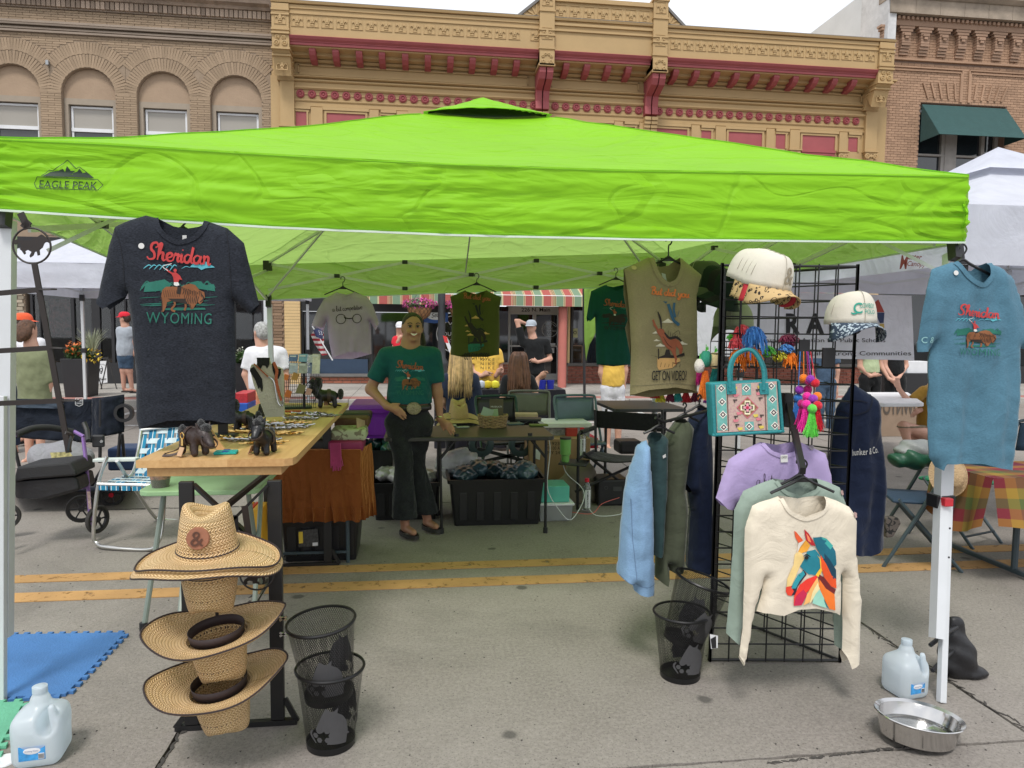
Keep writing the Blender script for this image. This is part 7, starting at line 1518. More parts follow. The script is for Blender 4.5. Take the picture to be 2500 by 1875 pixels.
for i,(a,b,c,d,col)in enumerate(((706,727,865,882,(.10,.17,.35)),(729,750,864,883,(.22,.42,.55)),(752,762,866,885,(.55,.58,.6)),(762,781,864,912,(.66,.64,.55)),(729,750,886,911,(.38,.40,.38)),(706,727,886,912,(.45,.5,.62)),(752,761,890,911,(.2,.25,.4)))):
 MB().prism([(Q(a,d).x,Q(a,d).z),(Q(b,d).x,Q(b,d).z),(Q(b+2,c).x,Q(b,c).z),(Q(a+2,c).x,Q(a,c).z)],yl_-.014,yl_-.008).build('leaflet',mat('leaflet%d'%i,col,.5,var=.35,vs=35),LR)
 MB().prism([(Q(a+3,c+6).x,Q(a,c+6).z),(Q(b-3,c+6).x,Q(a,c+6).z),(Q(b-3,c+3).x,Q(a,c+3).z),(Q(a+3,c+3).x,Q(a,c+3).z)],yl_-.0155,yl_-.0145).build('print_band',M_white,LR)
for a,b,c,mt in((705,960,10,M_orange),(736,948,13,mat('olive_card',(.20,.18,.09),.8)),(755,955,9,mat('pink_card',(.5,.28,.25),.8)),(700,920,8,M_orange),(722,918,10,mat('amber_leather',(.45,.24,.06),.5))):MB().prism([(Q(a-c,b+c*.8).x,Q(a,b+c*.8).z),(Q(a+c*.5,b+c).x,Q(a,b+c).z),(Q(a+c,b-c*.5).x,Q(a,b-c*.5).z),(Q(a-c*.3,b-c).x,Q(a,b-c).z)],yl_-.03,yl_-.02).build('hanging_tag',mt,LR)
lay('leather_tray','dark green leather tray at the foot of the leaflet rack','tray',726,997,mat('dark_green_leather',(.01,.045,.03),.4),.17,.1,.015,.2)
lay('tooled_strap','orange tooled leather strap lying in front of the bust','strap',705,1006,M_tool,.14,.03,.01,.1)
# ---------------------------------------------------------------- straw hats and iron hat rack
def straw():
 m=bpy.data.materials.new('woven_straw');m.use_nodes=True;MATS['woven_straw']=m;nt=m.node_tree;L=nt.links.new;b=nt.nodes['Principled BSDF'];uv=node(nt,'ShaderNodeUVMap');sp=node(nt,'ShaderNodeSeparateXYZ');L(uv.outputs[0],sp.inputs[0])
 def M(op,a,b_=None,c=None):
  k=node(nt,'ShaderNodeMath',operation=op)
  for i,x in enumerate((a,b_,c)):
   if x is None:continue
   if isinstance(x,(int,float)):k.inputs[i].default_value=x
   else:L(x,k.inputs[i])
  return k.outputs[0]
 V_=M('MULTIPLY',sp.outputs[1],1);row=M('FLOOR',V_);par=M('MULTIPLY',M('FRACT',M('MULTIPLY',row,.5)),4);sg=M('SUBTRACT',par,1)
 fr=M('FRACT',V_);d=M('FRACT',M('ADD',M('MULTIPLY',sp.outputs[0],1),M('MULTIPLY',M('MULTIPLY',fr,sg),1.0)))
 h=M('MULTIPLY',M('SINE',M('MULTIPLY',d,PI)),M('POWER',M('SINE',M('MULTIPLY',fr,PI)),.4))
 g=node(nt,'ShaderNodeTexCoord');n=node(nt,'ShaderNodeTexNoise',Scale=30,Detail=3);L(g.outputs['Object'],n.inputs[0]);n2=node(nt,'ShaderNodeTexNoise',Scale=6,Detail=2);L(g.outputs['Object'],n2.inputs[0])
 r=node(nt,'ShaderNodeValToRGB');e=r.color_ramp.elements;e[0].position=.08;e[0].color=(.42,.25,.10,1);e[1].position=.42;e[1].color=(.72,.48,.22,1);k=e.new(.9);k.color=(.84,.62,.35,1)
 L(M('MULTIPLY',M('ADD',h,0),M('MULTIPLY_ADD',n.outputs['Fac'],.9,.45)),r.inputs[0]);k2=node(nt,'ShaderNodeMixRGB',blend_type='MULTIPLY');k2.inputs[0].default_value=.12;L(r.outputs[0],k2.inputs[1]);L(n2.outputs['Color'],k2.inputs[2]);L(k2.outputs[0],b.inputs['Base Color'])
 b.inputs['Roughness'].default_value=.6;bp=node(nt,'ShaderNodeBump',Strength=.9,Distance=.004);L(h,bp.inputs['Height']);L(bp.outputs[0],b.inputs['Normal']);return m
M_straw=straw();M_patch=mat('tan_leather_patch',(.30,.12,.065),.6,bump=.2,bs=80);M_bind=mat('brown_binding',(.03,.018,.018),.7)
def hat(loc,label,up=1,tilt=(0,0),s=1.0,grp='wide brimmed straw hats',patch=False,yaw=0,cv=1):
 t=T('straw_hat',label,'hat',loc,group=grp);MM=Matrix.Rotation(tilt[0],4,'X')@Matrix.Rotation(tilt[1],4,'Y')@Matrix.Rotation(yaw,4,'Z')@(Matrix.Identity(4)if up>0 else Matrix.Rotation(PI,4,'X'))
 pr=[(.001,.150),(.02,.152),(.04,.158),(.058,.168),(.068,.165),(.073,.15),(.078,.12),(.083,.085),(.088,.05),(.094,.02),(.10,.006),(.12,.002),(.145,.003),(.17,.000),(.195,-.008),(.22,-.02),(.236,-.032)]
 n=72;v=[];uvs=[];L0=[0]
 for i in range(1,len(pr)):L0.append(L0[-1]+math.hypot(pr[i][0]-pr[i-1][0],pr[i][1]-pr[i-1][1]))
 P=spline([(a,0,b)for a,b in pr],3);L1=[0]
 for i in range(1,len(P)):L1.append(L1[-1]+(P[i]-P[i-1]).length)
 for i,p in enumerate(P):
  for j in range(n+1):
   a=2*PI*j/n;r_,z=p.x,p.z
   if z>.04 and r_<.1:sx,sy=1.0-.25*max(0,(z-.09)/.08)*abs(math.sin(a))**2,1.1;z-=.045*max(0,1-(r_/.05)**2)+.03*max(0,(r_/.075))*max(0,math.cos(a-PI/2*0))**0*(.5-.5*math.cos(2*a))*max(0,(z-.13)/.03)
   else:sx,sy=1,1.03
   if r_>.13:z+=.05*((r_-.13)/.1)*(math.cos(a)**2-.5)*-.9*cv+.004*math.sin(5*a+loc[2]*9)*((r_-.13)/.1)
   sy-=.24*min(1,max(0,(r_-.11)/.08));v.append(MM@Vector((r_*math.cos(a)*sx*s,r_*math.sin(a)*sy*s,z*s)))
 f=[];uv_=[]
 for i in range(len(P)-1):
  for j in range(n):
   f.append((i*(n+1)+j,i*(n+1)+j+1,(i+1)*(n+1)+j+1,(i+1)*(n+1)+j));rows=(L1[i]/.0100,L1[i+1]/.0100);ku=48 if P[i].x<.105 else 96
   uv_+=[(j/n*ku,rows[0]),((j+1)/n*ku,rows[0]),((j+1)/n*ku,rows[1]),(j/n*ku,rows[1])]
 me=bpy.data.meshes.new('straw_body');me.from_pydata([tuple(q)for q in v],[],f);ul=me.uv_layers.new(name='UVMap');ul.data.foreach_set('uv',[c for q in uv_ for c in q]);me.polygons.foreach_set('use_smooth',[True]*len(f))
 o=link('straw_body',me,t,M_straw);md=o.modifiers.new('S','SOLIDIFY');md.thickness=.003
 N_=len(P)-1;rim=[v[N_*(n+1)+j]for j in range(n)];MB().tube(rim,.0032,6,closed=True).build('brim_binding',M_bind,t,smooth=True,world=False)
 i0=min(range(len(P)),key=lambda i:abs(P[i].z-.02)if P[i].x>.07 else 9);MB().tube([v[i0*(n+1)+j]*1.0+(v[i0*(n+1)+j]-MM@Vector((0,0,P[i0].z*s)))*.03 for j in range(n)],.0025,5,closed=True).build('crown_cord',M_bind,t,smooth=True,world=False)
 m=MB()
 for zz in(.028,.095):
  for j in range(40):
   a=2*PI*j/40;i1=min(range(len(P)),key=lambda i:abs(P[i].z-zz)if P[i].x>.07 else 9);q=v[i1*(n+1)+int(j*n/40)];c=MM@Vector((0,0,P[i1].z*s));m.obox(q+(q-c)*.012,(.0035*s,.0035*s,.010*s))
 m.build('vent_holes',M_bind,t,world=False,kind='stuff')
 if up<0:MB().lathe([(.088*s,.012),(.092*s,-.022)],(0,0,0),36,rot=MM.to_3x3()).build('sweatband',M_bind,t,world=False,solid=.002,smooth=True)
 if patch:
  c=Vector((0,-.102*s,.080*s));rt=Matrix.Rotation(PI/2-.12,3,'X');MB().lathe([(0,.004),(.034*s,.003),(.0355*s,0),(.036*s,-.006)],c+Vector((0,-.004,0)),28,rot=rt).build('leather_patch',M_patch,t,world=False,smooth=True)
  vf=fit(text2d('&'),0,0,h=.046*s);flatprint('ampersand',vf,mat('burnt_mark',(.09,.035,.02),.7),t,lambda a,b:tuple(c+rt@Vector((a,b,.0075))+Vector((0,-.004,0))+t.location))
 return t
hy=2.44
hat(tuple(W(508,1350,y=hy)),'topmost straw hat, upright, with a round leather ampersand patch',1,(R(4),0),patch=True,grp='straw hats stacked in front of the wooden table')
hat(tuple(W(512,1377,y=hy)),'upside down straw hat directly under the topmost upright one',-1,(R(3),R(0)),s=.96,cv=-.9,grp='straw hats stacked in front of the wooden table')
hat(tuple(W(530,1545,y=hy)),'upside down straw hat, third from the top of the hanging stack',-1,(R(4),R(-6)),grp='straw hats stacked in front of the wooden table',s=.97)
hat(tuple(W(537,1672,y=hy)),'lowest upside down straw hat, just above the pavement',-1,(R(4),R(-7)),grp='straw hats stacked in front of the wooden table',s=.97)
M_iron=mat('dark_brown_iron',(.022,.016,.014),.5)
HS=[(120,262),(150,268),(215,265),(235,240),(255,243),(285,222),(297,228),(320,245),(342,270),(335,282),(315,272),(300,290),(290,315),(268,335),(270,370),(255,375),(250,345),(235,350),(225,375),(205,390),(200,378),(215,350),(190,335),(170,345),(175,360),(165,370),(150,345),(135,330),(150,315),(140,295),(125,285),(110,300),(98,295),(95,270)]
def emblem(t,cx,cy,r_,Y,rot=0):
 c=W(cx,cy,y=Y);rw=(W(cx+r_,cy,y=Y)-c).length;tb('ring',M_iron,t,[c+Vector((rw*math.cos(a),0,rw*math.sin(a)))for a in[k*PI/20 for k in range(40)]],.0035,n=5,closed=True)
 MB().prism([(c.x+((x-218)*math.cos(rot)-(-(y-305))*math.sin(rot))/128*rw,c.z+((x-218)*math.sin(rot)+(-(y-305))*math.cos(rot))/128*rw)for x,y in HS],Y-.002,Y+.002).build('running_horse',M_iron,t)
HR=T('hat_rack','empty dark iron hat rack with a running horse ring, leaning by the left tent leg','rack',W(120,1130,y=2.6));q=lambda a,b,y=2.6:W(a,b,y=y)
emblem(HR,78,600,46,2.6);m=MB();m.bar(q(84,643),q(168,1105),.018,.006,up=(0,1,0));m.bar(q(56,556),q(72,540),.02,.006,up=(0,1,0));m.bar(q(50,520),q(68,556),.022,.006,up=(0,1,0));m.build('upright',M_iron,HR,kind='stuff')
for a,b,c in(((-25,718),(100,707),(132,706)),((-25,858),(128,849),(158,850)),((-25,986),(155,978),(188,978))):MB().bar(q(*a),q(*b),.017,.005,up=(0,1,0)).bar(q(*b),q(*c,y=2.5),.017,.005).build('arm',M_iron,HR,kind='stuff')
MB().tube(spline([q(168,1100),q(172,1075,y=2.5),q(176,1062,y=2.42),q(160,1056,y=2.4)],5),.006,5).build('hook',M_iron,HR)
H2=T('hat_rack','dark iron running horse ring behind the topmost straw hat','rack',W(640,1395,y=2.66));emblem(H2,628,1400,42,2.66,R(50));MB().bar(W(597,1235,y=2.66),W(612,1340,y=2.66),.022,.006,up=(0,1,0)).build('upright',M_iron,H2);MB().cyl(W(530,1250,y=2.55),W(530,1700,y=2.55),.006).build('pole',M_iron,H2)
# ---------------------------------------------------------------- mesh bins
M_mesh=mat('black_mesh_steel',(.012,.012,.013),.4,.3);M_mplate=mat('dark_steel_plate',(.075,.075,.08),.5,.1)
def mk_bin(loc,label,tilt=(0,0),proto=[]):
 t=T('mesh_bin',label,'waste bin',loc,group='black mesh waste bins stacked in pairs');rt=Matrix.Rotation(tilt[0],4,'X')@Matrix.Rotation(tilt[1],4,'Y');t.matrix_world=Matrix.Translation(loc)@rt;t.location=loc;t.rotation_euler=rt.to_euler()
 if proto:
  for o in proto:inst(o,parent=t)
  return t
 H_,r0,r1=.285,.083,.118;m=MB();rad=lambda z:r0+(r1-r0)*z/H_
 NS,SEG=96,16
 for sgn in(1,-1):
  for k in range(NS):
   pv=[]
   for j in range(SEG+1):
    z=.02+(H_-.025)*j/SEG;a=2*PI*k/NS+sgn*1.15*j/SEG;w=.0075;pv+=[(rad(z)*math.cos(a-w),rad(z)*math.sin(a-w),z),(rad(z)*math.cos(a+w),rad(z)*math.sin(a+w),z)]
   m.add(pv,[(2*j,2*j+1,2*j+3,2*j+2)for j in range(SEG)])
 proto.append(m.build('mesh_wall',M_mesh,t,world=False,kind='stuff',fix=False))
 proto.append(MB().lathe([(r1-.002,H_-.004),(r1+.005,H_-.006),(r1+.007,H_),(r1+.004,H_+.005),(r1-.002,H_+.004),(r1-.002,H_-.004)],n=48).build('rim',M_mesh,t,world=False,smooth=True))
 proto.append(MB().lathe([(0,.004),(r0-.002,.004),(r0+.002,0),(r0+.004,.022),(r0+.001,.023)],n=48).build('base',M_mesh,t,world=False,smooth=True))
 hh_=[((465-x)*.00085,(1190-y)*.00085)for x,y in[(445,1030),(428,1062),(408,1105),(398,1128),(408,1143),(424,1143),(442,1128),(458,1136),(456,1160),(445,1195),(535,1205),(540,1150),(530,1105),(512,1075),(488,1056),(492,1032),(474,1048),(462,1046)]]
 fl=[discvf(-.03+.03*math.cos(k*1.05),.03+.02*math.sin(k*1.05),.011,6)for k in range(6)]+[stroke([(.0,.02),(.04,.035),(.07,.02)],.012),stroke([(-.06,.0),(-.08,.03),(-.07,.05)],.01)]
 v,f=joinvf([polyvf([(-x,y)for x,y in hh_]),joinvf(fl)]);v,f=cut2d(v,f,.012)
 for j,sg in enumerate((1,1)):
  a0=-PI/2+.15+j*2.4;proto.append(MB().add([((rad(.05+y)+.0015)*math.cos(a0+x/.1),(rad(.05+y)+.0015)*math.sin(a0+x/.1),.05+y)for x,y in v],f).build('horse_cutout',M_mplate,t,world=False,fix=False))
 return t
bp=W(806,1822,z=0)
mk_bin((bp.x,bp.y+.02,.002),'lower black mesh bin of the pair right of the straw hats');mk_bin((bp.x-.005,bp.y+.03,.175),'upper mesh bin with horse head, standing in the one right of the hats',(R(3),R(-5)))
bp=W(1664,1655,z=0);mk_bin((bp.x,bp.y+.02,.002),'lower black mesh bin of the pair beside the display tower');mk_bin((bp.x+.01,bp.y+.03,.15),'tilted upper mesh bin leaning toward the display tower',(R(2),R(17)))
TG=T('paper_tag','small white and black paper tag hanging off the right hand bin','tag',W(1742,1560,y=2.75));sign('card',polyvf([(1733,1548),(1753,1552),(1752,1582),(1736,1584)]),M_white,TG,2.72);sign('print',polyvf([(1735,1560),(1748,1553),(1749,1582),(1738,1583)]),M_btxt,TG,2.718)
# ---------------------------------------------------------------- jugs, bowl, foam mats, sandbag
M_jug=mat('milky_plastic',(.82,.88,.92),.25,var=.03,trans=.05,thin=.6,spec=.5);M_lblu=mat('blue_label',(.05,.30,.65),.5,var=.35,vs=40)
def jug(loc,label,s=1.0,yaw=0):
 t=T('water_jug',label,'jug',loc,rz=yaw,group='translucent one gallon water jugs');
 def f(P):
  P=P/s;q=np.abs(P-np.array([0,0,.088]))-np.array([.042,.042,.055]);d=np.sqrt((np.maximum(q,0)**2).sum(-1))+np.minimum(q.max(-1),0)-.036
  d=smin(d,s_cap(P,(0,0,.13),(0,0,.205),.076,.032),.03);d=smin(d,s_cap(P,(0,0,.22),(0,0,.25),.02),.008);d=np.maximum(d,P[:,2]-.258)
  hole=s_ell(P,(.035,-.05,.150),(.030,.06,.042));d=np.maximum(d,-hole+0)if False else-smin(-d,hole,.012);d=smin(d,s_cap(P,(.058,-.052,.115),(.048,-.045,.195),.012),.008);return d*s
 body('bottle',f,(-.09*s,-.09*s,-.005),(.09*s,.09*s,.27*s),.0058*s,M_jug,t);MB().cyl((0,0,.234*s),(0,0,.256*s),.0235*s,n=20).build('cap_ring',M_jug,t,world=False)
 MB().box(-.045*s,.035*s,-.0785*s,-.0765*s,.035*s,.085*s).build('label_panel',M_lblu,t,world=False);MB().ball((-.005*s,-.0785*s,.068*s),.02*s,12,sc=(1.3,.08,.6)).build('label_oval',M_white,t,world=False)
 o=t.location;flatprint('lettering',fit(text2d('Drinking Water'),-.005*s,.068*s,w=.04*s),mat('label_ink',(.05,.1,.3),.5),t,lambda a,b:(a+o.x,-.081*s+o.y,b+o.z));MB().box(.014*s,.032*s,-.080*s,-.079*s,.038*s,.058*s).build('barcode',M_white,t,world=False)
 m=MB();[m.box((.015+.0024*k)*s,(.016+.0024*k)*s,-.0808*s,-.0802*s,.04*s,.056*s)for k in range(7)];m.build('barcode_lines',M_btxt,t,world=False,kind='stuff');return t
jp=W(97,1856,z=0);jug((jp.x,jp.y+.02,0),'water jug in the front left corner beside the foam mats',1.0,R(8));jp=W(2219,1700,z=0);jug((jp.x,jp.y+.03,0),'nearly empty water jug behind the steel bowl',.90,R(10))
BW=T('dog_bowl','tilted oval stainless steel bowl with water on the pavement at the right','bowl',(W(2262,1795,z=.05).x,2.33,.05));rt=Matrix.Rotation(R(-2),3,'X')@Matrix.Rotation(R(6),3,'Y');M_ss=mat('stainless_steel',(.62,.61,.60),.16,1,var=.06,vs=8)
MB().lathe([(0,-.03),(.115,-.03),(.125,-.022),(.142,.045),(.158,.052),(.160,.049),(.147,.040),(.131,-.03),(.118,-.037),(0,-.037)],BW.location,56,rot=rt,sy=.82).build('dish',M_ss,BW,smooth=True);MB().lathe([(0,.0),(.131,.0)],BW.location,40,rot=rt,sy=.82).build('water',mat('clear_water',(.85,.9,.9),.02,var=0,trans=1,spec=.5),BW)
SBg=T('sandbag','black fabric weight bag tied to the right tent leg','weight bag',(2.36,2.78,0));M_nyl=mat('black_nylon',(.012,.012,.014),.5,bump=.6,bs=14)
body('bag',lambda P:smin(smin(s_ell(P,(-.02,0,.085),(.085,.06,.10)),s_cap(P,(-.05,0,.17),(-.03,0,.245),.045,.030,.7,1.2),.03),s_ell(P,(.05,-.01,.02),(.07,.05,.025)),.02)+.006*np.sin(P[:,2]*55+P[:,0]*48)*np.cos(P[:,1]*40+P[:,2]*24),(-.14,-.1,-.0),(.14,.1,.35),.011,M_nyl,SBg)
for z in(.13,.23):tb('strap',M_nyl,SBg,[(2.10,2.60+z*.2,z-.02),(2.18,2.66+z*.1,z),(2.31,2.76,z)],.009)
M_fb=mat('blue_foam',(.055,.17,.41),.8,var=.15,vs=4,bump=.4,bs=120,dirt=.25,dirtcol=(.10,.2,.4));M_fg=mat('mint_foam',(.13,.42,.27),.8,var=.12,bump=.4,bs=120,dirt=.2,dirtcol=(.1,.3,.2))
def foam(P,mt,lab,teeth):
 out=[]
 for i,(a,b)in enumerate(zip(P,P[1:]+P[:1])):
  a,b=Vector((*a,0)),Vector((*b,0));d=b-a;L_=d.length;d.normalize();n=Vector((d.y,-d.x,0));k=max(1,int(L_/.055))if i in teeth else 1;st_=L_/k
  for j in range(k):
   p=a+d*st_*j;out.append(p)
   if i in teeth:out+=[p+d*st_*.34,p+d*st_*.26+n*.022,p+d*st_*.74+n*.022,p+d*st_*.66]
 o=MB().prism([(p.x,p.y)for p in out],.001,.013,'xy').build('foam_mat',mt,None);tag(o,lab,'foam mat','interlocking foam floor mats');return o
c=lambda a,b:(W(a,b,z=.012).x,W(a,b,z=.012).y)
foam([(-2.75,c(160,1694)[1]),c(160,1694),c(306,1544),(-2.75,c(306,1544)[1]+.08)],M_fb,'blue interlocking foam mat with toothed edge at the left',(0,1,2));foam([(-2.6,2.2),(c(5,1835)[0]+.02,2.45),c(58,1712),(-2.6,c(58,1712)[1]-.01)],M_fg,'mint green foam mat behind the front left water jug',(1,2))
o=MB().lathe([(0,.004),(.04,.004),(.042,0)],(W(10,1858,z=0).x,W(10,1858,z=0).y,0),20).build('plastic_disc',M_white,None,smooth=True);tag(o,'small white plastic disc on the pavement at the lower left edge','disc')
# ---------------------------------------------------------------- people
def skin(n,c):return mat('skin_'+n,c,.5,var=.06,vs=14,spec=.35,bump=.08,bs=120)
SK={'tan':skin('tan',(.40,.205,.125)),'fair':skin('fair',(.60,.34,.25)),'deep':skin('deep',(.40,.23,.15))}
def hairm(n,c):return mat('hair_'+n,c,.5,var=.5,vs=45,bump=1.0,bs=160)
HM={'brown':hairm('brown',(.05,.028,.018)),'black':hairm('black',(.018,.012,.009)),'grey':hairm('grey',(.42,.42,.41)),'blonde':hairm('blonde',(.52,.36,.17)),'auburn':hairm('auburn',(.10,.045,.022)),'light':hairm('light',(.16,.09,.05))}
def person(label,Y,hd,nk,sh,el,wr,ha,hp,kn,an,shirt,pants,sk='fair',hair=None,cap_=None,face=0,s=1.0,h=.014,sleeve=.55,hem=None,leg=1.0,flare=0,fat=1.0,shoe=M_dark,toe=(0,-.12),long_=0,yawh=0,loc=None):
 base=W(*nk[:2],y=Y);L0=Vector((base.x,Y,0));t=T('person',label,'person',L0)
 J=lambda p:np.array(W(p[0],p[1],y=Y+(p[2]if len(p)>2 else 0))-L0)
 hd,nk=J(hd),J(nk);sh,el,wr,ha,hp,kn,an=[[J(q)for q in z_]for z_ in(sh,el,wr,ha,hp,kn,an)]
 mh=(hp[0]+hp[1])/2;ms=(sh[0]+sh[1])/2;sw=np.linalg.norm(sh[0]-sh[1]);wa=mh*.7+ms*.3+np.array([0,0,.02]);ry=Matrix.Rotation(yawh,3,'Z')
 def hands(P,d):
  for i in(0,1):
   f=ha[i]-wr[i];L_=max(np.linalg.norm(f),1e-3);f=f/L_;sd=np.cross(f,[0,1,0.05]);sd/=np.linalg.norm(sd)+1e-6;pc=wr[i]+f*.05*s
   d=smin(d,s_cap(P,wr[i],pc+f*.03*s,.026*s,.030*s,1),.02)
   for k,(o,l)in enumerate(((-.027,.075),(-.009,.09),(.010,.085),(.027,.065))):
    a=pc+f*.03*s+sd*o*s;m_=a+f*l*.5*s+np.array([0,-.006,-.004]);d=smin(d,s_cap(P,a,m_,.010*s,.009*s),.006);d=smin(d,s_cap(P,m_,m_+f*l*.5*s+np.array([0,.0,-.018*s]),.009*s,.0075*s),.004)
   th=pc-f*.01*s-sd*.03*s*(1 if i else-1);d=smin(d,s_cap(P,th,th+f*.05*s-sd*.022*s*(1 if i else-1),.013*s,.009*s),.012)
  return d
 def f(P):
  Q=s_rot(P,hd,ry)
  d=s_ell(Q,(0,.008*s,.022*s),(.077*s,.092*s,.090*s));d=smin(d,s_ell(Q,(0,-.022*s,-.045*s),(.058*s,.060*s,.062*s)),.035)
  if face:
   d=smin(d,s_cap(Q,(0,-.085*s,.012*s),(0,-.100*s,-.022*s),.009*s,.014*s),.012);d=smin(d,s_ell(Q,(0,-.07*s,-.092*s),(.022*s,.02*s,.016*s)),.02)
   for sx in(1,-1):d=-smin(-d,s_ell(Q,(sx*.030*s,-.100*s,.010*s),(.019*s,.022*s,.012*s)),.008);d=smin(d,s_ell(Q,(sx*.036*s,-.074*s,-.035*s),(.022*s,.018*s,.017*s)),.012)
  for sx in(1,-1):d=smin(d,s_ell(Q,(sx*.077*s,.012*s,-.008*s),(.010*s,.020*s,.032*s)),.008)
  d=smin(d,s_cap(P,hd+np.array([0,.02,-.06])*s,nk,.050*s,.058*s),.03)
  d=smin(d,s_cap(P,nk+np.array([0,.02,0]),ms-np.array([0,-.01,.05]),.06*s,.10*s,.8),.06)
  d=smin(d,s_cap(P,ms-np.array([0,0,.10]),wa,.125*s*fat,.115*s*fat,.75),.06);d=smin(d,s_cap(P,wa,mh,.112*s*fat,.120*s*fat,.74),.06)
  for i in(0,1):
   d=smin(d,s_cap(P,sh[i],el[i],.050*s,.040*s),.03);d=smin(d,s_cap(P,el[i],wr[i],.042*s,.026*s),.02)
   d=smin(d,s_cap(P,hp[i],kn[i],.080*s,.056*s),.04);d=smin(d,s_cap(P,kn[i],an[i],.056*s,.036*s),.03);ft=an[i]+np.array([toe[0],toe[1],-.05])*s;d=smin(d,s_cap(P,an[i]+np.array([0,.02,-.045])*s,ft,.034*s,.026*s),.02)
  return hands(P,d)
 A=np.array([hd+[0,0,.13*s],nk,*sh,*el,*wr,*ha,*hp,*kn,*an]);lo=A.min(0)-.17*s;hi=A.max(0)+.17*s;lo[2]=min(an[0][2],an[1][2])-.11;hi[2]=hd[2]+.15*s if hd[2]+.15>A[:,2].max()else A[:,2].max()+.06
 body('body',f,lo,hi,h,SK[sk],t)
 up=np.array([0,0,1.])
 if shirt is not None:
  hz=mh[2]+.02 if hem is None else hem
  def fs(P):
   d=s_cap(P,ms-[0,0,.085*s],wa,.145*s*fat,.135*s*fat,.78,1.05);d=smin(d,s_cap(P,wa,mh-[0,0,.1],.137*s*fat,.155*s*fat,.80),.06);d=smin(d,s_cap(P,sh[0]+(sh[1]-sh[0])*.12,sh[1]+(sh[0]-sh[1])*.12,.068*s,.068*s),.05)
   for i in(0,1):
    e=sh[i]+(el[i]-sh[i])*min(sleeve,1);a=(el[i]-sh[i])/np.linalg.norm(el[i]-sh[i]);q=s_cap(P,sh[i],e+a*.05,.066*s,.070*s)
    if sleeve>1:q=smin(q,s_cap(P,el[i],el[i]+(wr[i]-el[i])*(sleeve-1),.062*s,.052*s),.02)
    else:q=np.maximum(q,s_plane(P,e,a))
    d=smin(d,q,.025)
   d=np.maximum(d,hz-P[:,2]);d=np.maximum(d,-s_cap(P,nk+[0,-.015,.02],hd-[0,0,.05],.066*s,.085*s));return d
  def ds(v):w=(fnoise(v*[1,1,.55],15,3)*.009+fnoise(v*[1,1,.4]+v[:,[2,0,1]]*.6,34,8)*.005);return np.stack([w*.3,-w,w*.1],1)
  body('top',fs,lo,hi,h,shirt,t,disp=ds)
 if pants is not None:
  def fp(P):
   d=s_cap(P,wa+(mh-wa)*.5,mh,.130*s*fat,.135*s*fat,.82)
   for i in(0,1):
    d=smin(d,s_cap(P,hp[i],kn[i],.094*s,.070*s),.03)
    if leg>.5:e=kn[i]+(an[i]-kn[i])*(leg-.5)*2*.92;d=smin(d,np.maximum(s_cap(P,kn[i],e+(e-kn[i])*.08,.066*s,(.058+flare)*s),-(P[:,2]-e[2])),.03)
    else:d=np.maximum(d,-(P[:,2]-(hp[i]+(kn[i]-hp[i])*leg*2)[2]))
   return np.maximum(d,P[:,2]-(mh[2]+.13*s))
  def dp(v):w=fnoise(v*[1,1,.7],20,1)*.010+fnoise(v,45,4)*.003;return np.stack([w*.6,-w,w*.1],1)
  body('trousers' if leg>.6 else 'shorts',fp,lo,hi,h,pants,t,disp=dp)
 if shoe is not None:
  for i in(0,1):
   c=an[i];MB(Matrix.Translation(Vector(c)+Vector((toe[0]*.5,toe[1]*.5,-.075))*s)@Matrix.Rotation(math.atan2(toe[0],-toe[1]),4,'Z')).grid(lambda u,v:((.045*math.cos(2*PI*u))*s*(1-.0*v),(.115*math.sin(2*PI*u))*s,(-.018+.03*v)*s),20,1,cu=True).build('sandal',shoe,t,world=False,solid=.01)
 if hair:
  hm,ln=HM[hair],long_
  def fh(P):
   Q=s_rot(P,hd,ry);d=s_ell(Q,(0,.016*s,.028*s),(.080*s,.098*s,.090*s));d=smin(d,s_ell(Q,(0,.05*s,-.015*s),(.068*s,.062*s,.062*s)),.03)
   if 0<ln<=.1:d=smin(d,s_cap(Q,(0,.06*s,-.02),(.0,.10*s,-ln),.105*s,.085*s,.5,1.15),.03)
   d=np.maximum(d,-s_ell(Q,(0,-.105*s,-.018*s),(.088*s,.105*s,.108*s)));return d
  def dh(v):w=fnoise(v*[1,1,.25],55,2)*.008;n=v-np.array(hd);n/=np.linalg.norm(n,axis=1)[:,None]+1e-6;return n*w[:,None]
  if ln>.1:
   r5=random.Random(3);m=MB()
   for k in range(170):
    a=r5.uniform(-1.5,1.5);x0,y0=.10*math.sin(a)*s,.115*math.cos(a)*s;z_=r5.uniform(-.02,.08);l=ln*r5.uniform(.85,1.3);w=r5.uniform(-.03,.03)
    m.tube(spline([Vector(hd)+ry@Vector(q_)for q_ in((x0*.5,y0*.5,.12*s),(x0,y0,z_),(x0*1.3+w*.3,y0*1.25,-l*.5),(x0*1.2+w,y0*1.2+.04,-l*1.1))],3),[.007]*7+[.006,.004,.002],4)
   m.build('hair_strands',mat('strand_'+hair,tuple(HM[hair].node_tree.nodes['Vector Math'].inputs[0].default_value),.45,var=.3,vs=20,island=.4),t,world=False,kind='stuff',smooth='all')
  body('hair',fh,hd+np.array([-.15,-.15,-.14-ln])*s,hd+np.array([.15,.2,.17])*s,.009,hm,t,disp=dh)
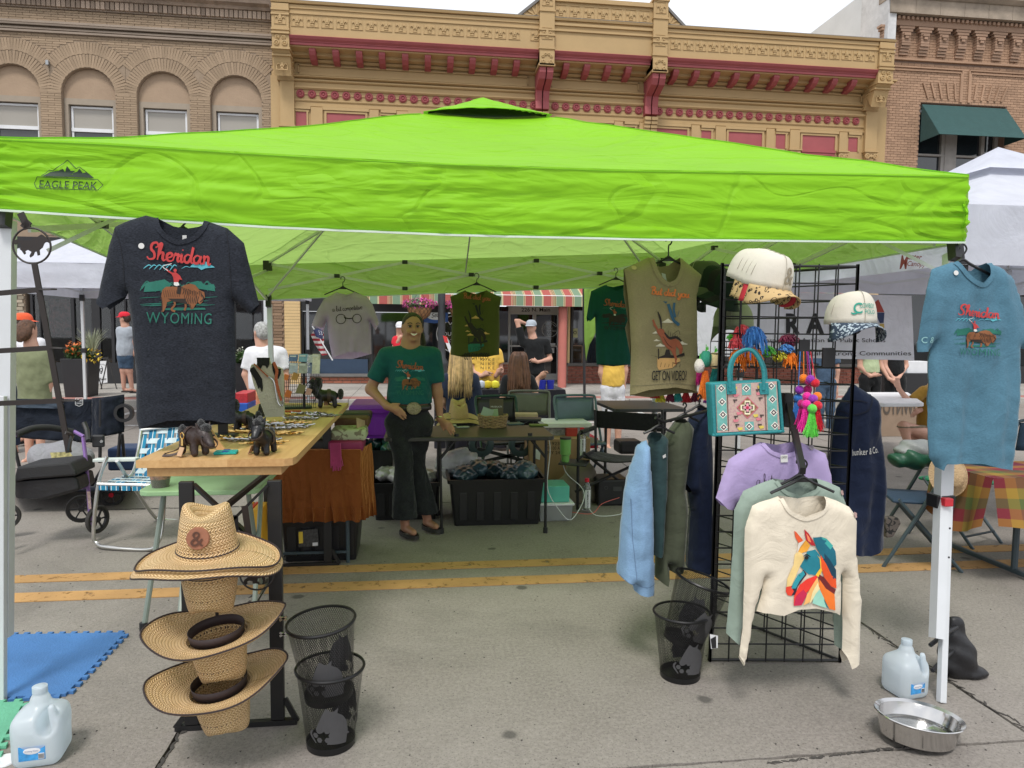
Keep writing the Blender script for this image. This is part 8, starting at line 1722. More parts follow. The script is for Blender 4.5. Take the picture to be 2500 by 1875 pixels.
 if cap_:
  Cm=Matrix.Translation(Vector(hd)+Vector((0,0,.045*s)))@Matrix.Rotation(yawh,4,'Z')
  MB(Cm).grid(lambda u,v:(.092*s*math.cos(2*PI*u)*math.cos(v*PI/2)**.6,.107*s*math.sin(2*PI*u)*math.cos(v*PI/2)**.6,.09*s*math.sin(v*PI/2)),24,8,cu=True).grid(lambda u,v:(.085*s*math.cos(PI+PI*u),(.095*math.sin(PI+PI*u)-.075*v*math.sin(PI*u)**.5)*s,.002-.02*v),16,3).build('cap',cap_,t,smooth='all',world=False)
 if face:
  hv=Vector(hd);q=lambda x,y,z:hv+ry@Vector((x*s,y*s,z*s))
  for sx in(1,-1):
   e=MB().ball(q(sx*.030,-.078,.010),.0105*s,12,sc=(1.2,1,.7)).build('eye',mat('eye_white',(.4,.37,.34),.3),t,smooth='all',world=False);MB().ball(q(sx*.030,-.0845,.009),.0085*s,10).build('iris',M_black,e,smooth='all',world=False)
   MB().tube(spline([q(sx*.014,-.094,.030),q(sx*.030,-.097,.037),q(sx*.048,-.083,.030)],4),.0030*s,5).build('eyebrow',HM[hair or 'brown'],t,world=False,smooth=True);MB().tube(spline([q(sx*.016,-.0905,.013),q(sx*.030,-.0935,.0195),q(sx*.045,-.083,.012)],4),.0022*s,5).build('eyelid',M_dark,t,world=False,smooth=True)
  def mp(u,v):a=(u-.5)*2;return q(a*.031,-.0955+.012*a*a,-.046+.011*a*a-.016*v*(1-a*a)+.0)
  MB().grid(mp,12,4).build('teeth',mat('teeth',(.8,.76,.7),.3),t,smooth='all',world=False,fix=False);MB().tube([mp(i/10,0)+Vector((0,.001,.002))for i in range(11)],[.001+.0018*math.sin(PI*i/10)for i in range(11)],5).tube([mp(i/10,1)+Vector((0,-.0,-.002))for i in range(11)],[.001+.003*math.sin(PI*i/10)for i in range(11)],5).build('lips',mat('lips',(.36,.10,.08),.4),t,smooth=True,world=False)
 return t,L0,dict(hd=hd,ms=ms,mh=mh,wr=wr,ha=ha)
C_gs=cloth('womans_green_tee',(.012,.095,.098),wr=.4);C_jean=cloth('charcoal_denim',(.022,.024,.027),heather=.4,wr=.4);C_navy2=cloth('navy_cotton',(.02,.028,.055));C_yel=cloth('yellow_cotton',(.78,.50,.10));C_blk2=cloth('black_cotton',(.012,.013,.014));C_sg=cloth('sage_linen',(.19,.21,.12));C_gr=cloth('light_grey_cotton',(.38,.42,.47));C_wh=cloth('white_cotton',(.70,.70,.74));C_pe=cloth('peach_cotton',(.80,.34,.20));C_dn=cloth('denim_blue',(.06,.10,.16),heather=.3);C_cor=cloth('coral_cotton',(.75,.16,.10));C_lg=cloth('pale_lilac_cotton',(.45,.42,.48));C_khs=cloth('khaki_twill',(.22,.18,.12));C_mus=cloth('mustard_knit',(.30,.17,.03));C_pg=cloth('pale_green_cotton',(.42,.50,.30));C_red=cloth('red_cotton',(.65,.03,.05))
t,L0,J=person('smiling woman in a green tee and black flared jeans leaning on the black table',5.2,(1007,800),(1001,846),[(943,868),(1058,868)],[(905,950,.02),(1068,958,.02)],[(945,992,-.10),(1074,1022,.02)],[(975,1004,-.14),(1104,1046,-.06)],[(968,1032),(1030,1032)],[(985,1122,-.05),(1014,1124,.08)],[(988,1276,-.05),(1042,1262,.10)],
C_gs,C_jean,'tan','black',face=1,h=.0085,sleeve=.72,hem=W(1005,984,y=5.2).z,flare=.045,fat=1.10,s=.93,toe=(.07,-.11),yawh=R(8))
cx3,cy3=1001,925
m=MB();zb_=J['mh'][2]+.115;m.lathe([(.158,-.018),(.160,.0),(.156,.022)],(J['mh'][0],.0,zb_),36,sy=.80);m.build('belt',M_blk,t,world=False,solid=.004,smooth=True)
MB().lathe([(0,.008),(.03,.007),(.036,.004),(.042,.006),(.045,0)],(W(1011,992,y=5.2).x-L0.x,-.138,W(1011,992,y=5.2).z),28,rot=Matrix.Rotation(PI/2,3,'X'),sx=1.15).build('belt_buckle',mat('antique_silver',(.42,.36,.26),.35,1,var=.5,vs=120,bump=1,bs=200),t,world=False,smooth=True)
tp_=MB().tube(spline([tuple(Vector(J['hd'])+Vector(v))for v in((.01,.11,.03),(.05,.13,-.02),(.075,.09,-.10),(.07,.07,-.16))],4),[.02]*12+[.004],7).build('ponytail',HM['black'],t,world=False,smooth=True)
class Flat:
 def __init__(s,t):s.t=t;s.ob=[o for o in t.children if o.name.startswith('top')][0]if t.children else None
 def deco(s,nm,vf,mt,step=.02,off=.003,**k):
  from mathutils.bvhtree import BVHTree
  if not hasattr(s,'bvh'):me=s.ob.data;s.bvh=BVHTree.FromPolygons([v.co+L0 for v in me.vertices],[tuple(p.vertices)for p in me.polygons])
  v,f=cut2d([(W(a,b,y=5.08).x,W(a,b,y=5.08).z)for a,b in vf[0]],vf[1],.012);out=[]
  for a,b in v:
   h_=s.bvh.ray_cast(Vector((a,4.5,b)),Vector((0,1,0)));out.append((a,(h_[0].y if h_[0]else 5.1)-off,b))
  MB().add(out,f).build(nm,mt,s.t,fix=False)
kids=[o for o in bpy.data.objects if o.parent==t and o.name.startswith('top')]
FF=Flat.__new__(Flat);FF.t=t;FF.ob=kids[0];sheridan(FF,1001,922,74,cols=dict(red='rust',teal='teal',green='green',brown='brown'))
MB().tube([tuple(Vector(J['wr'][1])+Vector((.026*math.cos(a),.026*math.sin(a),.015)))for a in[k*PI/8 for k in range(16)]],.005,6,closed=True).build('bracelet',mat('bracelet_silver',(.6,.6,.55),.25,1),t,world=False,smooth=True)
st_=lambda x,w,y0,y1,y2:dict(hp=[(x-w,y0),(x+w,y0)],kn=[(x-w,y1),(x+w,y1)],an=[(x-w,y2),(x+w,y2)])
person('woman in an olive blouse with bobbed brown hair, seen from behind at the left',8.5,(70,806),(74,842),[(54,868),(112,866)],[(52,930),(122,935)],[(66,962,-.1),(112,975)],[(62,985,-.1),(108,990)],**st_(85,14,960,1045,1112),shirt=C_sg,pants=C_khs,hair='auburn',sleeve=.98,leg=.3,long_=.05,hem=.65,fat=1.15,yawh=R(150),s=.97)
person('person in a white and orange cap behind the woman in the olive blouse',9.6,(57,790),(64,822),[(44,840),(100,838)],[(40,890),(104,890)],[(45,930),(104,930)],[(45,945),(104,945)],**st_(72,12,925,1000,1062),shirt=C_wh,pants=C_navy2,hair='brown',cap_=cloth('orange_cap',(.75,.12,.05)),yawh=R(100))
person('person in a coral and lilac top at the far left edge',9.0,(18,812),(20,842),[(-5,862),(48,862)],[(-8,915),(46,918)],[(-5,955),(48,960)],[(-5,970),(48,975)],**st_(22,13,950,1028,1092),shirt=C_lg,pants=C_navy2,hair='brown',cap_=C_wh,yawh=R(120),sleeve=.9)
person('man in a grey tee, denim shorts and red cap walking on the pavement',14.6,(304,778),(305,795),[(292,806),(318,806)],[(296,832),(321,835)],[(306,852),(325,858)],[(312,862),(330,866)],[(299,872),(313,872)],[(301,905),(316,906)],[(302,946),(322,948)],C_gr,C_dn,'fair','brown',cap_=C_red,leg=.42,yawh=R(-95),toe=(.14,-.03),h=.016,hem=.92)
person('grey haired woman in a white tee and peach shorts, seen from behind',8.0,(638,812),(640,838),[(612,862),(686,862)],[(600,915),(700,915)],[(612,955),(700,955)],[(618,975),(700,975)],**st_(650,18,955,1050,1130),shirt=C_wh,pants=C_pe,hair='grey',leg=.4,sleeve=.75,yawh=R(-140),fat=1.2,s=1.0)
person('long haired blonde woman in navy, seated with her back turned',8.0,(1124,862),(1124,895),[(1092,925),(1156,925)],[(1080,980),(1166,980)],[(1095,1000,.25),(1155,1000,.25)],[(1105,1000,.35),(1150,1000,.35)],[(1108,1020),(1145,1020)],[(1100,1020,.42),(1152,1020,.42)],[(1100,1110,.45),(1152,1110,.45)],C_navy2,C_blk2,'fair','blonde',long_=.36,yawh=PI,sleeve=.8,fat=1.1)
tn,Ln,Jn=person('person in a yellow tee standing behind the olive shirt and facing us',9.4,(1186,808),(1186,838),[(1160,862),(1215,862)],[(1155,905),(1222,905)],[(1175,918,-.15),(1210,918,-.15)],[(1192,912,-.18),(1218,905,-.18)],**st_(1187,13,945,1020,1080),shirt=C_yel,pants=C_blk2,hair='brown',hem=.68,sleeve=.6,fat=1.15)
for i in range(3):flatprint('lettering',ptext('N I K E',1190,878+i*10,w=34,h=7),M_btxt,tn,lambda a,b:(W(a,b,y=9.2).x,9.17+.0*b,W(a,b,y=9.2).z))
person('bearded man in a black tee and white backward cap, hand behind his head',12.0,(1297,800),(1300,822),[(1276,838),(1334,836)],[(1262,782),(1343,876)],[(1283,790,.1),(1312,884,-.15)],[(1296,800,.12),(1296,878,-.2)],**st_(1305,13,905,965,1016),shirt=C_blk2,pants=C_blk2,hair='brown',cap_=C_gr,sleeve=.7,hem=.75,yawh=R(-30),face=0,fat=1.15)
person('brown haired woman in black, seated with one palm turned up',8.3,(1266,884),(1266,912),[(1238,928),(1294,928)],[(1228,975),(1305,962)],[(1240,990,.2),(1313,925,.05)],[(1255,990,.3),(1332,907,.0)],[(1250,1010),(1284,1010)],[(1244,1012,.42),(1290,1012,.42)],[(1244,1098,.45),(1290,1098,.45)],C_blk2,C_blk2,'fair','auburn',long_=.30,yawh=PI,sleeve=.75)
person('person in a yellow top and white skirt behind the small green shirt',9.0,(1496,812),(1496,842),[(1472,862),(1522,862)],[(1468,910),(1526,905)],[(1475,945),(1522,945)],[(1478,955),(1520,960)],**st_(1496,13,950,1020,1083),shirt=C_yel,pants=C_wh,hair='light',leg=.55,hem=.78,sleeve=.6)
person('person in a pale green tee holding a glass of beer, under the banner',11.0,(2120,815),(2122,838),[(2100,853),(2145,853)],[(2100,895),(2150,893)],[(2125,918,-.1),(2170,925,-.1)],[(2140,915,-.15),(2180,928,-.15)],**st_(2124,13,925,990,1040),shirt=C_pg,pants=C_blk2,hair='brown',hem=.85,sleeve=.55)
person('person in a black vest over a white shirt, standing right of the beer drinker',11.3,(2185,812),(2185,836),[(2162,853),(2208,853)],[(2160,893),(2212,893)],[(2175,915,-.12),(2196,920,-.12)],[(2182,928,-.15),(2186,930,-.15)],**st_(2185,13,925,990,1040),shirt=C_blk2,pants=C_blk2,hair='brown',hem=.8,sleeve=.25,leg=.4)
person('seated man in a mustard vest with one hand raised over the white table',8.0,(2290,905),(2285,935),[(2255,955,-.1),(2300,955,.15)],[(2222,985,-.1),(2290,1000,.1)],[(2195,950,-.1),(2250,1000)],[(2190,930,-.1),(2240,1005)],[(2265,1060,-.1),(2285,1060,.15)],[(2205,1040,-.15),(2225,1050,.1)],[(2225,1110,-.15),(2250,1115,.1)],C_mus,C_khs,'fair','brown',sleeve=.8,leg=.4,fat=1.2)
person('distant person in a red shirt and white cap, hand at the mouth',13.2,(978,803),(978,818),[(966,829),(992,829)],[(962,850),(996,850)],[(972,832,-.1),(990,865)],[(978,822,-.12),(990,872)],**st_(978,7,880,930,990),shirt=C_red,pants=C_dn,hair='grey',cap_=C_wh,h=.018)
person('person in dark denim behind the grid tower',10.5,(2012,822),(2014,846),[(1990,862),(2038,862)],[(1984,905),(2044,905)],[(1990,945),(2042,945)],[(1992,958),(2042,958)],**st_(2014,13,935,1000,1058),shirt=C_dn,pants=C_dn,hair='brown',h=.016,sleeve=.6)
# ---------------------------------------------------------------- goods and furniture around the booth
def gbox(nm,lb,cat,px0,px1,py0,py1,y,d,mt,bev=.006,grp=None,z=None,taper=0):
 """box seen between photo columns px0..px1 and rows py0 (top) .. py1 (bottom) on the plane y, depth d"""
 a,b=W(px0,py1,y=y),W(px1,py1,y=y);z0=a.z if z is None else z;z1=W(px0,py0,y=y).z;t=T(nm,lb,cat,((a.x+b.x)/2,y+d/2,z0),group=grp);w=(b.x-a.x)/2;h=z1-z0
 v=[(sx*w*(1-taper*(k==0)),sy*d/2*(1-taper*(k==0)),h*k)for k in(0,1)for sx,sy in((-1,-1),(1,-1),(1,1),(-1,1))]
 MB().add(v,[(3,2,1,0),(4,5,6,7),(0,1,5,4),(1,2,6,5),(2,3,7,6),(3,0,4,7)]).build('body',mt,t,world=False,bevel=bev);t['_']=0;del t['_'];return t,w,h
M_tote=mat('black_tote_plastic',(.010,.010,.012),.38,bump=.1,bs=60);M_poly=mat('clear_polybag',(.62,.65,.66),.12,alpha=.55,spec=1,bump=1.0,bs=22,var=.2)
def tote(lb,px0,px1,py0,py1,y,d,mt=M_tote,fillc=(.03,.05,.055),grp='black storage totes',lid=False,z=0,items=6,nm='storage_tote'):
 a,b=W(px0,py1,y=y),W(px1,py1,y=y);z1=W(px0,py0,y=y).z;w=(b.x-a.x)/2;t=T(nm,lb,'storage tote',((a.x+b.x)/2,y+d/2,z),group=grp);m=MB();h=z1-z
 def ring(w_,d_,zz,k=4):return[(sx*(w_-.02)+.02*math.cos(q+q0),sy*(d_-.02)+.02*math.sin(q+q0),zz)for sx,sy,q0 in((1,1,0),(-1,1,PI/2),(-1,-1,PI),(1,-1,1.5*PI))for q in[i*PI/2/k for i in range(k+1)]]
 R_=[ring(w*.90,d*.45,.003),ring(w*.97,d*.485,h-.03),ring(w+.018,d/2+.018,h-.028),ring(w+.020,d/2+.02,h),ring(w,d/2,h),ring(w*.9,d*.45,.012)];n=20;v=[p for r_ in R_ for p in r_]
 f=[(k*n+i,k*n+(i+1)%n,(k+1)*n+(i+1)%n,(k+1)*n+i)for k in range(5)for i in range(n)]+[tuple(range(n))[::-1],tuple(5*n+i for i in range(n))];m.add(v,f);m.build('bin_body',mt,t,world=False,smooth=True)
 for k in range(-2,3):MB().box(k*w*.36-.03,k*w*.36+.03,-d/2*.96-.004,-d/2*.90,h*.12,h*.72).build('moulded_rib',mt,t,world=False,bevel=.004)
 if lid:MB().add([(sx*(w+.02)*s_,sy*(d/2+.02)*s_,zz)for zz,s_ in((h,1),(h+.03,.97),(h+.04,.9))for sx,sy in((-1,-1),(1,-1),(1,1),(-1,1))],[(i+4*k,(i+1)%4+4*k,(i+1)%4+4*k+4,i+4*k+4)for k in(0,1)for i in range(4)]+[(8,9,10,11),(3,2,1,0)]).build('lid',mt,t,world=False,bevel=.006)
 else:
  rr=random.Random(px0)
  for k in range(items):
   c=((-.8+1.6*(k+.5)/items)*w,rr.uniform(-.1,.2)*d,h-.02+rr.random()*.05);sc=(w/items*1.4,d*.38,.05+.03*rr.random())
   body('bagged_clothes',lambda P:s_ell(P,c,sc)+.010*np.sin(P[:,0]*70+k)*np.sin(P[:,1]*50+P[:,2]*60),np.array(c)-np.array(sc)*1.3,np.array(c)+np.array(sc)*1.3,.016,mat('bagged%d_%d'%(px0,k%3),[fillc,tuple(x*1.5 for x in fillc),tuple(x*.5 for x in fillc)][k%3],.35,bump=.8,bs=24,coat=.7),t)
 return t
tote('large black tote of bagged dark teal shirts under the black table',1098,1328,1172,1284,5.36,.45,fillc=(.035,.07,.08),items=5)
tote('black tote with silvery bags behind the woman in green',908,1072,1180,1276,5.58,.42,fillc=(.35,.34,.33),items=4)
tote('black tote with a yellow and white label under the velvet table',684,878,1255,1366,4.62,.4,lid=True,grp='black storage totes')
lb_=T('tote_label','printed yellow and grey label stuck on the tote under the velvet table','label',W(755,1320,y=4.6));sign('card',polyvf([(728,1296),(776,1290),(778,1333),(729,1336)]),mat('dark_label',(.05,.05,.05),.5,var=.6,vs=60),lb_,4.598);sign('yellow_band',polyvf([(729,1299),(739,1298),(740,1326),(730,1327)]),M_yel,lb_,4.596);sign('barcode',polyvf([(763,1325),(776,1324),(776,1332),(763,1333)]),M_white,lb_,4.596)
M_purp=mat('purple_plastic',(.17,.018,.36),.35)
PTt=tote('purple lidded tote standing on a folding stand left of the woman',858,955,1000,1072,6.0,.5,mt=M_purp,grp='coloured totes',lid=True,z=W(900,1072,y=6.0).z)
bx('paper_sheet',M_white,None,W(872,984,y=6.1).x,W(915,984,y=6.1).x,6.05,6.3,W(880,988,y=6.2).z+.012,W(880,988,y=6.2).z+.016);tag(bpy.data.objects['paper_sheet'],'white paper sheet lying on the purple lid','paper')
o=tote('low dark green tray of folded shirts under the purple tote',862,960,1100,1130,5.95,.45,mt=M_tote,fillc=(.02,.09,.07),grp='coloured totes',z=0,items=4)
def ftable(nm,lb,cnr,z,mt,legs,th=.03,legm=M_steelb,rl=.013,cat='table'):
 c=[Vector((*p,z))for p in cnr];m_=sum(c,Vector())/4;t=T(nm,lb,cat,(m_.x,m_.y,0));out=[]
 for i in range(4):
  a,b,d=c[i],c[(i+1)%4],c[(i-1)%4];e1,e2=(b-a).normalized()*.05,(d-a).normalized()*.05
  out+=[a+e2,a+e2*.3+e1*.3,a+e1]
 MB().prism([(p.x,p.y)for p in out],z-th,z,'xy').build('table_top',mt,t,bevel=.005)
 for i,(a,b)in enumerate(legs):tb('leg',legm,t,[a,b],rl,n=8);MB().cyl(Vector(b)+Vector((0,0,-.0)),Vector(b)+Vector((0,0,.04)),rl+.006).build('foot_cap',M_black,t)
 return t
zt=.725;FTp=[W(940,1058,z=zt),W(1343,1055,z=zt),W(1325,1024,z=zt),W(960,1028,z=zt)]
x0,x1=FTp[0].x,FTp[1].x;y0,y1=5.12,5.75
ftable('folding_table','black folding table the woman leans on, in the middle of the booth',[(x0,y0),(x1,y0),(x1,y1),(x0,y1)],zt,mat('dark_grey_tabletop',(.035,.033,.03),.4),[((x1-.06,y0+.05,zt),(x1-.06,y0+.03,0)),((x0+.40,y0+.05,zt),(W(1078,1300,z=0).x,5.2,0)),((x1-.06,y1-.05,zt),(x1-.06,y1-.03,0)),((x0+.40,y1-.05,zt),(x0+.40,y1-.03,0)),((x1-.065,y0+.05,zt-.16),(x1-.18,y0+.05,zt-.02)),((x0+.405,y0+.05,zt-.16),(x0+.52,y0+.05,zt-.02))],rl=.011)
onz=lambda px,py,z=zt:W(px,py,z=z)
p=onz(1118,1030);HB=hat((p.x,p.y,zt+.06),'straw hat with a dark round patch resting on the black table',1,(R(2),0),s=.80,patch=True,grp='straw hats in the middle of the booth');[setattr(o.data,'materials',o.data.materials)for o in()]
p=onz(1122,1034);hat((p.x,p.y,zt+.03),'second straw hat nested beneath the patched hat on the black table',1,(0,0),s=.80,grp='straw hats in the middle of the booth')
p=onz(1203,1042);t=T('wicker_basket','small round wicker basket of cards on the black table','basket',(p.x,p.y,zt));M_wick=mat('wicker',(.34,.22,.11),.7,var=.4,vs=60,bump=1,bs=110)
for k in range(9):z=.006+.011*k;rw=.088+.018*k/9;tb('wicker_coil',M_wick,t,[tuple(t.location+Vector((rw*math.cos(a)*1.15,rw*math.sin(a),z+.003*math.sin(a*9+k*3))))for a in[i*PI/20 for i in range(40)]],.0065,n=5,closed=True)
MB().lathe([(0,.004),(.09,.004)],t.location,24).build('base',M_wick,t)
for i,(dx_,w_,h_,col,an)in enumerate(((-.05,.09,.10,(.35,.45,.38),.35),(.0,.09,.09,(.30,.42,.25),-.1),(.03,.11,.17,(.10,.08,.05),0))):MB().obox(tuple(t.location+Vector((dx_,.01*i,.05+h_/2))),(w_,.004,h_),Matrix.Rotation(an,3,'Y')).build('card',mat('card%d'%i,col,.7,var=.15),t)
flatprint('lettering',fit(text2d('PRODUCTS'),t.location.x+.03,zt+.16,w=.09),M_white,t,lambda a,b:(a,t.location.y+.012,b))
for i,(px,py,sx,sy,h_,col,lb)in enumerate(((1290,1026,.22,.16,.02,(.02,.02,.025),'black tablet case under the envelopes on the black table'),(1285,1018,.2,.14,.035,(.45,.33,.22),'brown envelopes stacked on the tablet case'),(1315,1040,.15,.07,.015,(.12,.16,.03),'olive phone case at the right end of the black table'),(1100,1040,.09,.05,.012,(.5,.5,.42),'small stack of pale cards beside her hand'),(1130,1044,.10,.05,.01,(.32,.34,.33),'grey card pile in front of the hats'),(1255,1036,.14,.1,.012,(.05,.09,.11),'dark blue tablet lying beside the wicker basket'))):lay('flat_item',lb,'table item',px,py,mat('flat%d'%i,col,.5,var=.2),sx,sy,h_,rz=.1*(i-2),z=zt)
def fchair(loc,rz,lb,sm,fm,s=1.0,pad=None,grp='folding chairs',back=True):
 t=T('folding_chair',lb,'chair',loc,rz=rz,group=grp);w=.21
 def Tb(nm,P,r_=.012,mt=fm):MB().tube(spline([(a*s,b*s,c*s)for a,b,c in P],4)if len(P)>2 else[(a*s,b*s,c*s)for a,b,c in P],r_,7).build(nm,mt,t,smooth=True,world=False)
 for sx in(-1,1):Tb('leg',[(sx*w,-.22,0),(sx*w,.0,.42),(sx*w,.17,.78)]);Tb('leg',[(sx*(w-.03),.26,0),(sx*(w-.03),-.14,.46)]);Tb('stretcher',[(-(w-.03)*sx,.20,.08),((w-.03)*sx,.20,.08)][:2],.008)
 Tb('back_rail',[(-w,.165,.74),(-w,.19,.84),(-w+.05,.2,.87),(w-.05,.2,.87),(w,.19,.84),(w,.165,.74)])
 MB(Matrix.Scale(s,4)).box(-w+.02,w-.02,-.18,.20,.435,.46).build('seat',sm,t,world=False,bevel=.012)
 MB(Matrix.Scale(s,4)).grid(lambda u,v:((2*u-1)*(w-.01),.175+.03*v+.03*(1-(2*u-1)**2),.62+.23*v),10,4).build('backrest',sm,t,world=False,smooth='all',solid=.018);return t
M_cb=mat('blue_grey_vinyl',(.10,.15,.19),.4);M_cg=mat('beige_grey_vinyl',(.16,.16,.14),.4);M_navv=mat('navy_cushion',(.025,.055,.10),.7,bump=.3,bs=90);M_cf=mat('grey_blue_tube',(.05,.075,.09),.35)
gz=lambda px,py:(W(px,py,z=0).x,W(px,py,z=0).y,0)
fchair((W(1420,1000,y=6.6).x,6.6,0),R(8),'blue grey metal folding chair behind the black camp chair',M_cb,M_cb,1.0)
fchair((W(1292,1000,y=7.1).x,7.1,0),R(-8),'beige grey folding chair behind the black table',M_cg,M_cg)
fchair((W(1225,1000,y=6.75).x,6.75,0),R(12),'dark green framed folding chair behind the wicker basket',M_blk,mat('dark_green_tube',(.01,.05,.035),.4),.98)
fchair((3.22,4.28,0),R(248),'navy padded folding chair right of the navy zip top',M_navv,M_cf,.96);fchair((3.90,4.75,0),R(200),'navy folding chair with a green seat cushion behind the right tent leg',mat('green_cushion',(.02,.2,.1),.8),M_cf,.96)
fchair((W(2490,1100,y=5.2).x,5.2,0),R(180),'navy folding chair back at the right edge behind the plaid cloth',M_navv,M_cf,.96)
CC=T('camp_chair','black canvas director chair with side tray beside the pale blue sweatshirt','chair',(1.8,5.95,0));C=lambda a,b,y:W(a,b,y=y)
for i,(P)in enumerate(([(1410,1245,5.75),(1412,1060,5.75),(1420,1052,5.8),(1455,1044,6.05)],[(1455,1110,6.1),(1453,1000,6.1)],[(1405,1200,5.75),(1560,1130,6.0)],[(1425,1105,5.75),(1530,1188,6.0)],[(1410,1120,5.75),(1450,1100,6.0)],[(1600,1245,5.8),(1600,1050,5.8)],[(1617,1100,6.1),(1617,1000,6.1)])):tb('frame_tube',M_steelb,CC,[C(*q)for q in P],.0125)
def pan(nm,P,mt,t,sol=.006,sag=0,n=10):
 P=[Vector(q)for q in P];return MB().grid(lambda u,v:tuple((P[0]*(1-u)+P[1]*u)*(1-v)+(P[3]*(1-u)+P[2]*u)*v+Vector((0,0,-sag*math.sin(PI*u)*(1)))),n,n).build(nm,mt,t,smooth='all',solid=sol,fix=False)
C_can=cloth('black_canvas',(.012,.012,.013),wr=.4)
pan('backrest',[C(1452,1002,6.1),C(1622,1012,6.1),C(1620,1055,6.1),C(1454,1044,6.1)],C_can,CC);pan('seat',[C(1421,1116,5.75),C(1560,1125,5.75),C(1600,1108,6.15),C(1450,1100,6.15)],C_can,CC,sag=.03);tb('armrest',C_can,CC,[C(1418,1056,5.78),C(1452,1044,6.05)],.02)
pan('side_tray',[C(1363,1133,5.6),C(1430,1138,5.6),C(1440,1125,5.85),C(1372,1120,5.85)],M_black,CC,.012)
t=T('travel_tumbler','lime green travel tumbler on the side tray of the camp chair','tumbler',C(1380,1131,5.7));MB().lathe([(0,0),(.030,0),(.034,.07),(.043,.075),(.046,.20),(0,.20)],t.location,24).build('cup',mat('lime_cup',(.17,.40,.10),.35),t,smooth=True);MB().lathe([(.047,.20),(.047,.215),(0,.218)],t.location,24).build('lid',M_dark,t,smooth=True)
gbox('carton','tall brown cardboard carton with handwriting behind the camp chair','carton',1292,1440,1072,1172,6.3,.35,mat('cardboard',(.34,.21,.12),.85,var=.06));bt=bpy.data.objects['carton']
sign('handwriting',joinvf([ptext('S1923',1350,1083,w=32,h=8),ptext('99 100 A',1350,1094,w=34,h=8),ptext('MY 24',1352,1105,w=30,h=8)]),M_btxt,bt,6.294);sign('shipping_label',polyvf([(1303,1096),(1320,1098),(1318,1123),(1304,1118)]),M_white,bt,6.293)
t,w,h=gbox('storage_box','clear plastic box with a white lid at the bottom beside the black tote','box',1316,1398,1235,1268,5.45,.3,mat('frosted_box',(.45,.46,.47),.3,trans=.4),z=0,taper=.06);MB().box(-w-.012,w+.012,-.165,.165,h,h+.018).build('lid',M_white,t,world=False,bevel=.004)
gbox('gift_box','mint green box standing on the clear plastic box','box',1320,1390,1188,1226,5.47,.25,mat('mint_plastic',(.10,.45,.36),.5),z=.0+W(1316,1235,y=5.45).z+.02)
t,w,h=gbox('power_station','black portable power station under the camp chair','power station',1460,1535,1172,1241,5.9,.28,M_black,z=0,bev=.015);sign('display_panel',polyvf([(1497,1188),(1518,1188),(1518,1199),(1497,1199)]),mat('grey_display',(.06,.06,.065),.3),t,5.893);sign('socket_ring',ringvf(1480,1191,4,1.2,14),MATS['grey_display'],t,5.893)
gbox('storage_box','clear flat box of small goods with white lid behind the camp chair','box',1340,1440,1045,1072,6.5,.4,mat('clear_box2',(.5,.5,.5),.25,trans=.4,var=.5,vs=20));t,w,h=gbox('box_lid','white curved lid sheet on top of the clear flat box','lid',1330,1445,1034,1045,6.45,.4,M_white)
gbox('red_carton','small red and blue carton inside the goods pile behind the camp chair','carton',1383,1410,1045,1066,6.44,.1,mat('red_carton',(.45,.04,.03),.6));gbox('red_cooler','red cooler box behind the camp chair back','cooler',1438,1460,1070,1095,6.8,.3,C_red)
def bottle(px,py,y,lb):
 p=C(px,py,y);t=T('water_bottle',lb,'bottle',p,group='clear bottles with red caps');MB().lathe([(0,0),(.034,0),(.036,.02),(.036,.17),(.03,.20),(.014,.225),(.014,.235)],p,20).build('bottle',mat('clear_pet',(.8,.85,.85),.05,trans=.85,spec=.5,var=0),t,smooth=True);MB().cyl(p+Vector((0,0,.232)),p+Vector((0,0,.262)),.018,n=16).build('screw_cap',C_red,t);MB().lathe([(.037,.02),(.037,.17)],p,20,a0=-2.2,a1=-.9).build('label',M_white,t)
 v,f=fit(text2d('BODYARMOR',off=.01),0,0,w=.14);flatprint('lettering',([(p.x-b*.9,p.z+.095+a)for a,b in v],f),M_btxt,t,lambda a,b:(a,y-.0385,b))
bottle(1432,1244,5.7,'clear bottle with red cap and BODYARMOR lettering on the ground');bottle(1420,1118,5.95,'clear bottle with red cap and BODYARMOR lettering behind the armrest')
t=T('canvas_bag','slumped beige canvas shopping bag under the camp chair','bag',(C(1415,1235,6.05).x,6.1,0));body('bag',lambda P:np.maximum(s_ell(P,(0,0,.12),(.17,.12,.24))+.012*np.sin(P[:,0]*30+P[:,2]*22),-P[:,2]),(-.22,-.2,-.0),(.22,.2,.4),.016,cloth('beige_canvas',(.22,.19,.14)),t)
for nm,P,mt,lb in(('cable',[(1338,1060,5.5),(1343,1100,5.5),(1336,1180,5.4),(1345,1215,5.4),(1365,1245,5.35),(1385,1268,5.35),(1402,1262,5.35),(1425,1220,5.5),(1420,1190,5.6),(1380,1150,5.7),(1368,1085,5.7)],M_white,'white charging cable trailing from the black table to the boxes'),('cable',[(1395,1250,5.55),(1445,1254,5.5),(1470,1230,5.7),(1512,1215,5.88)],mat('coral_cable',(.65,.12,.09),.5),'coral power cable running to the black power station'),('cable',[(1436,1238,5.55),(1455,1258,5.4),(1500,1258,5.4),(1522,1245,5.5),(1530,1180,5.85)],M_white,'thin white cable looping in front of the power station')):
 o=MB().tube(spline([C(*q)for q in P],5),.003,5).build(nm,mt,None,smooth=True);tag(o,lb,'cable')
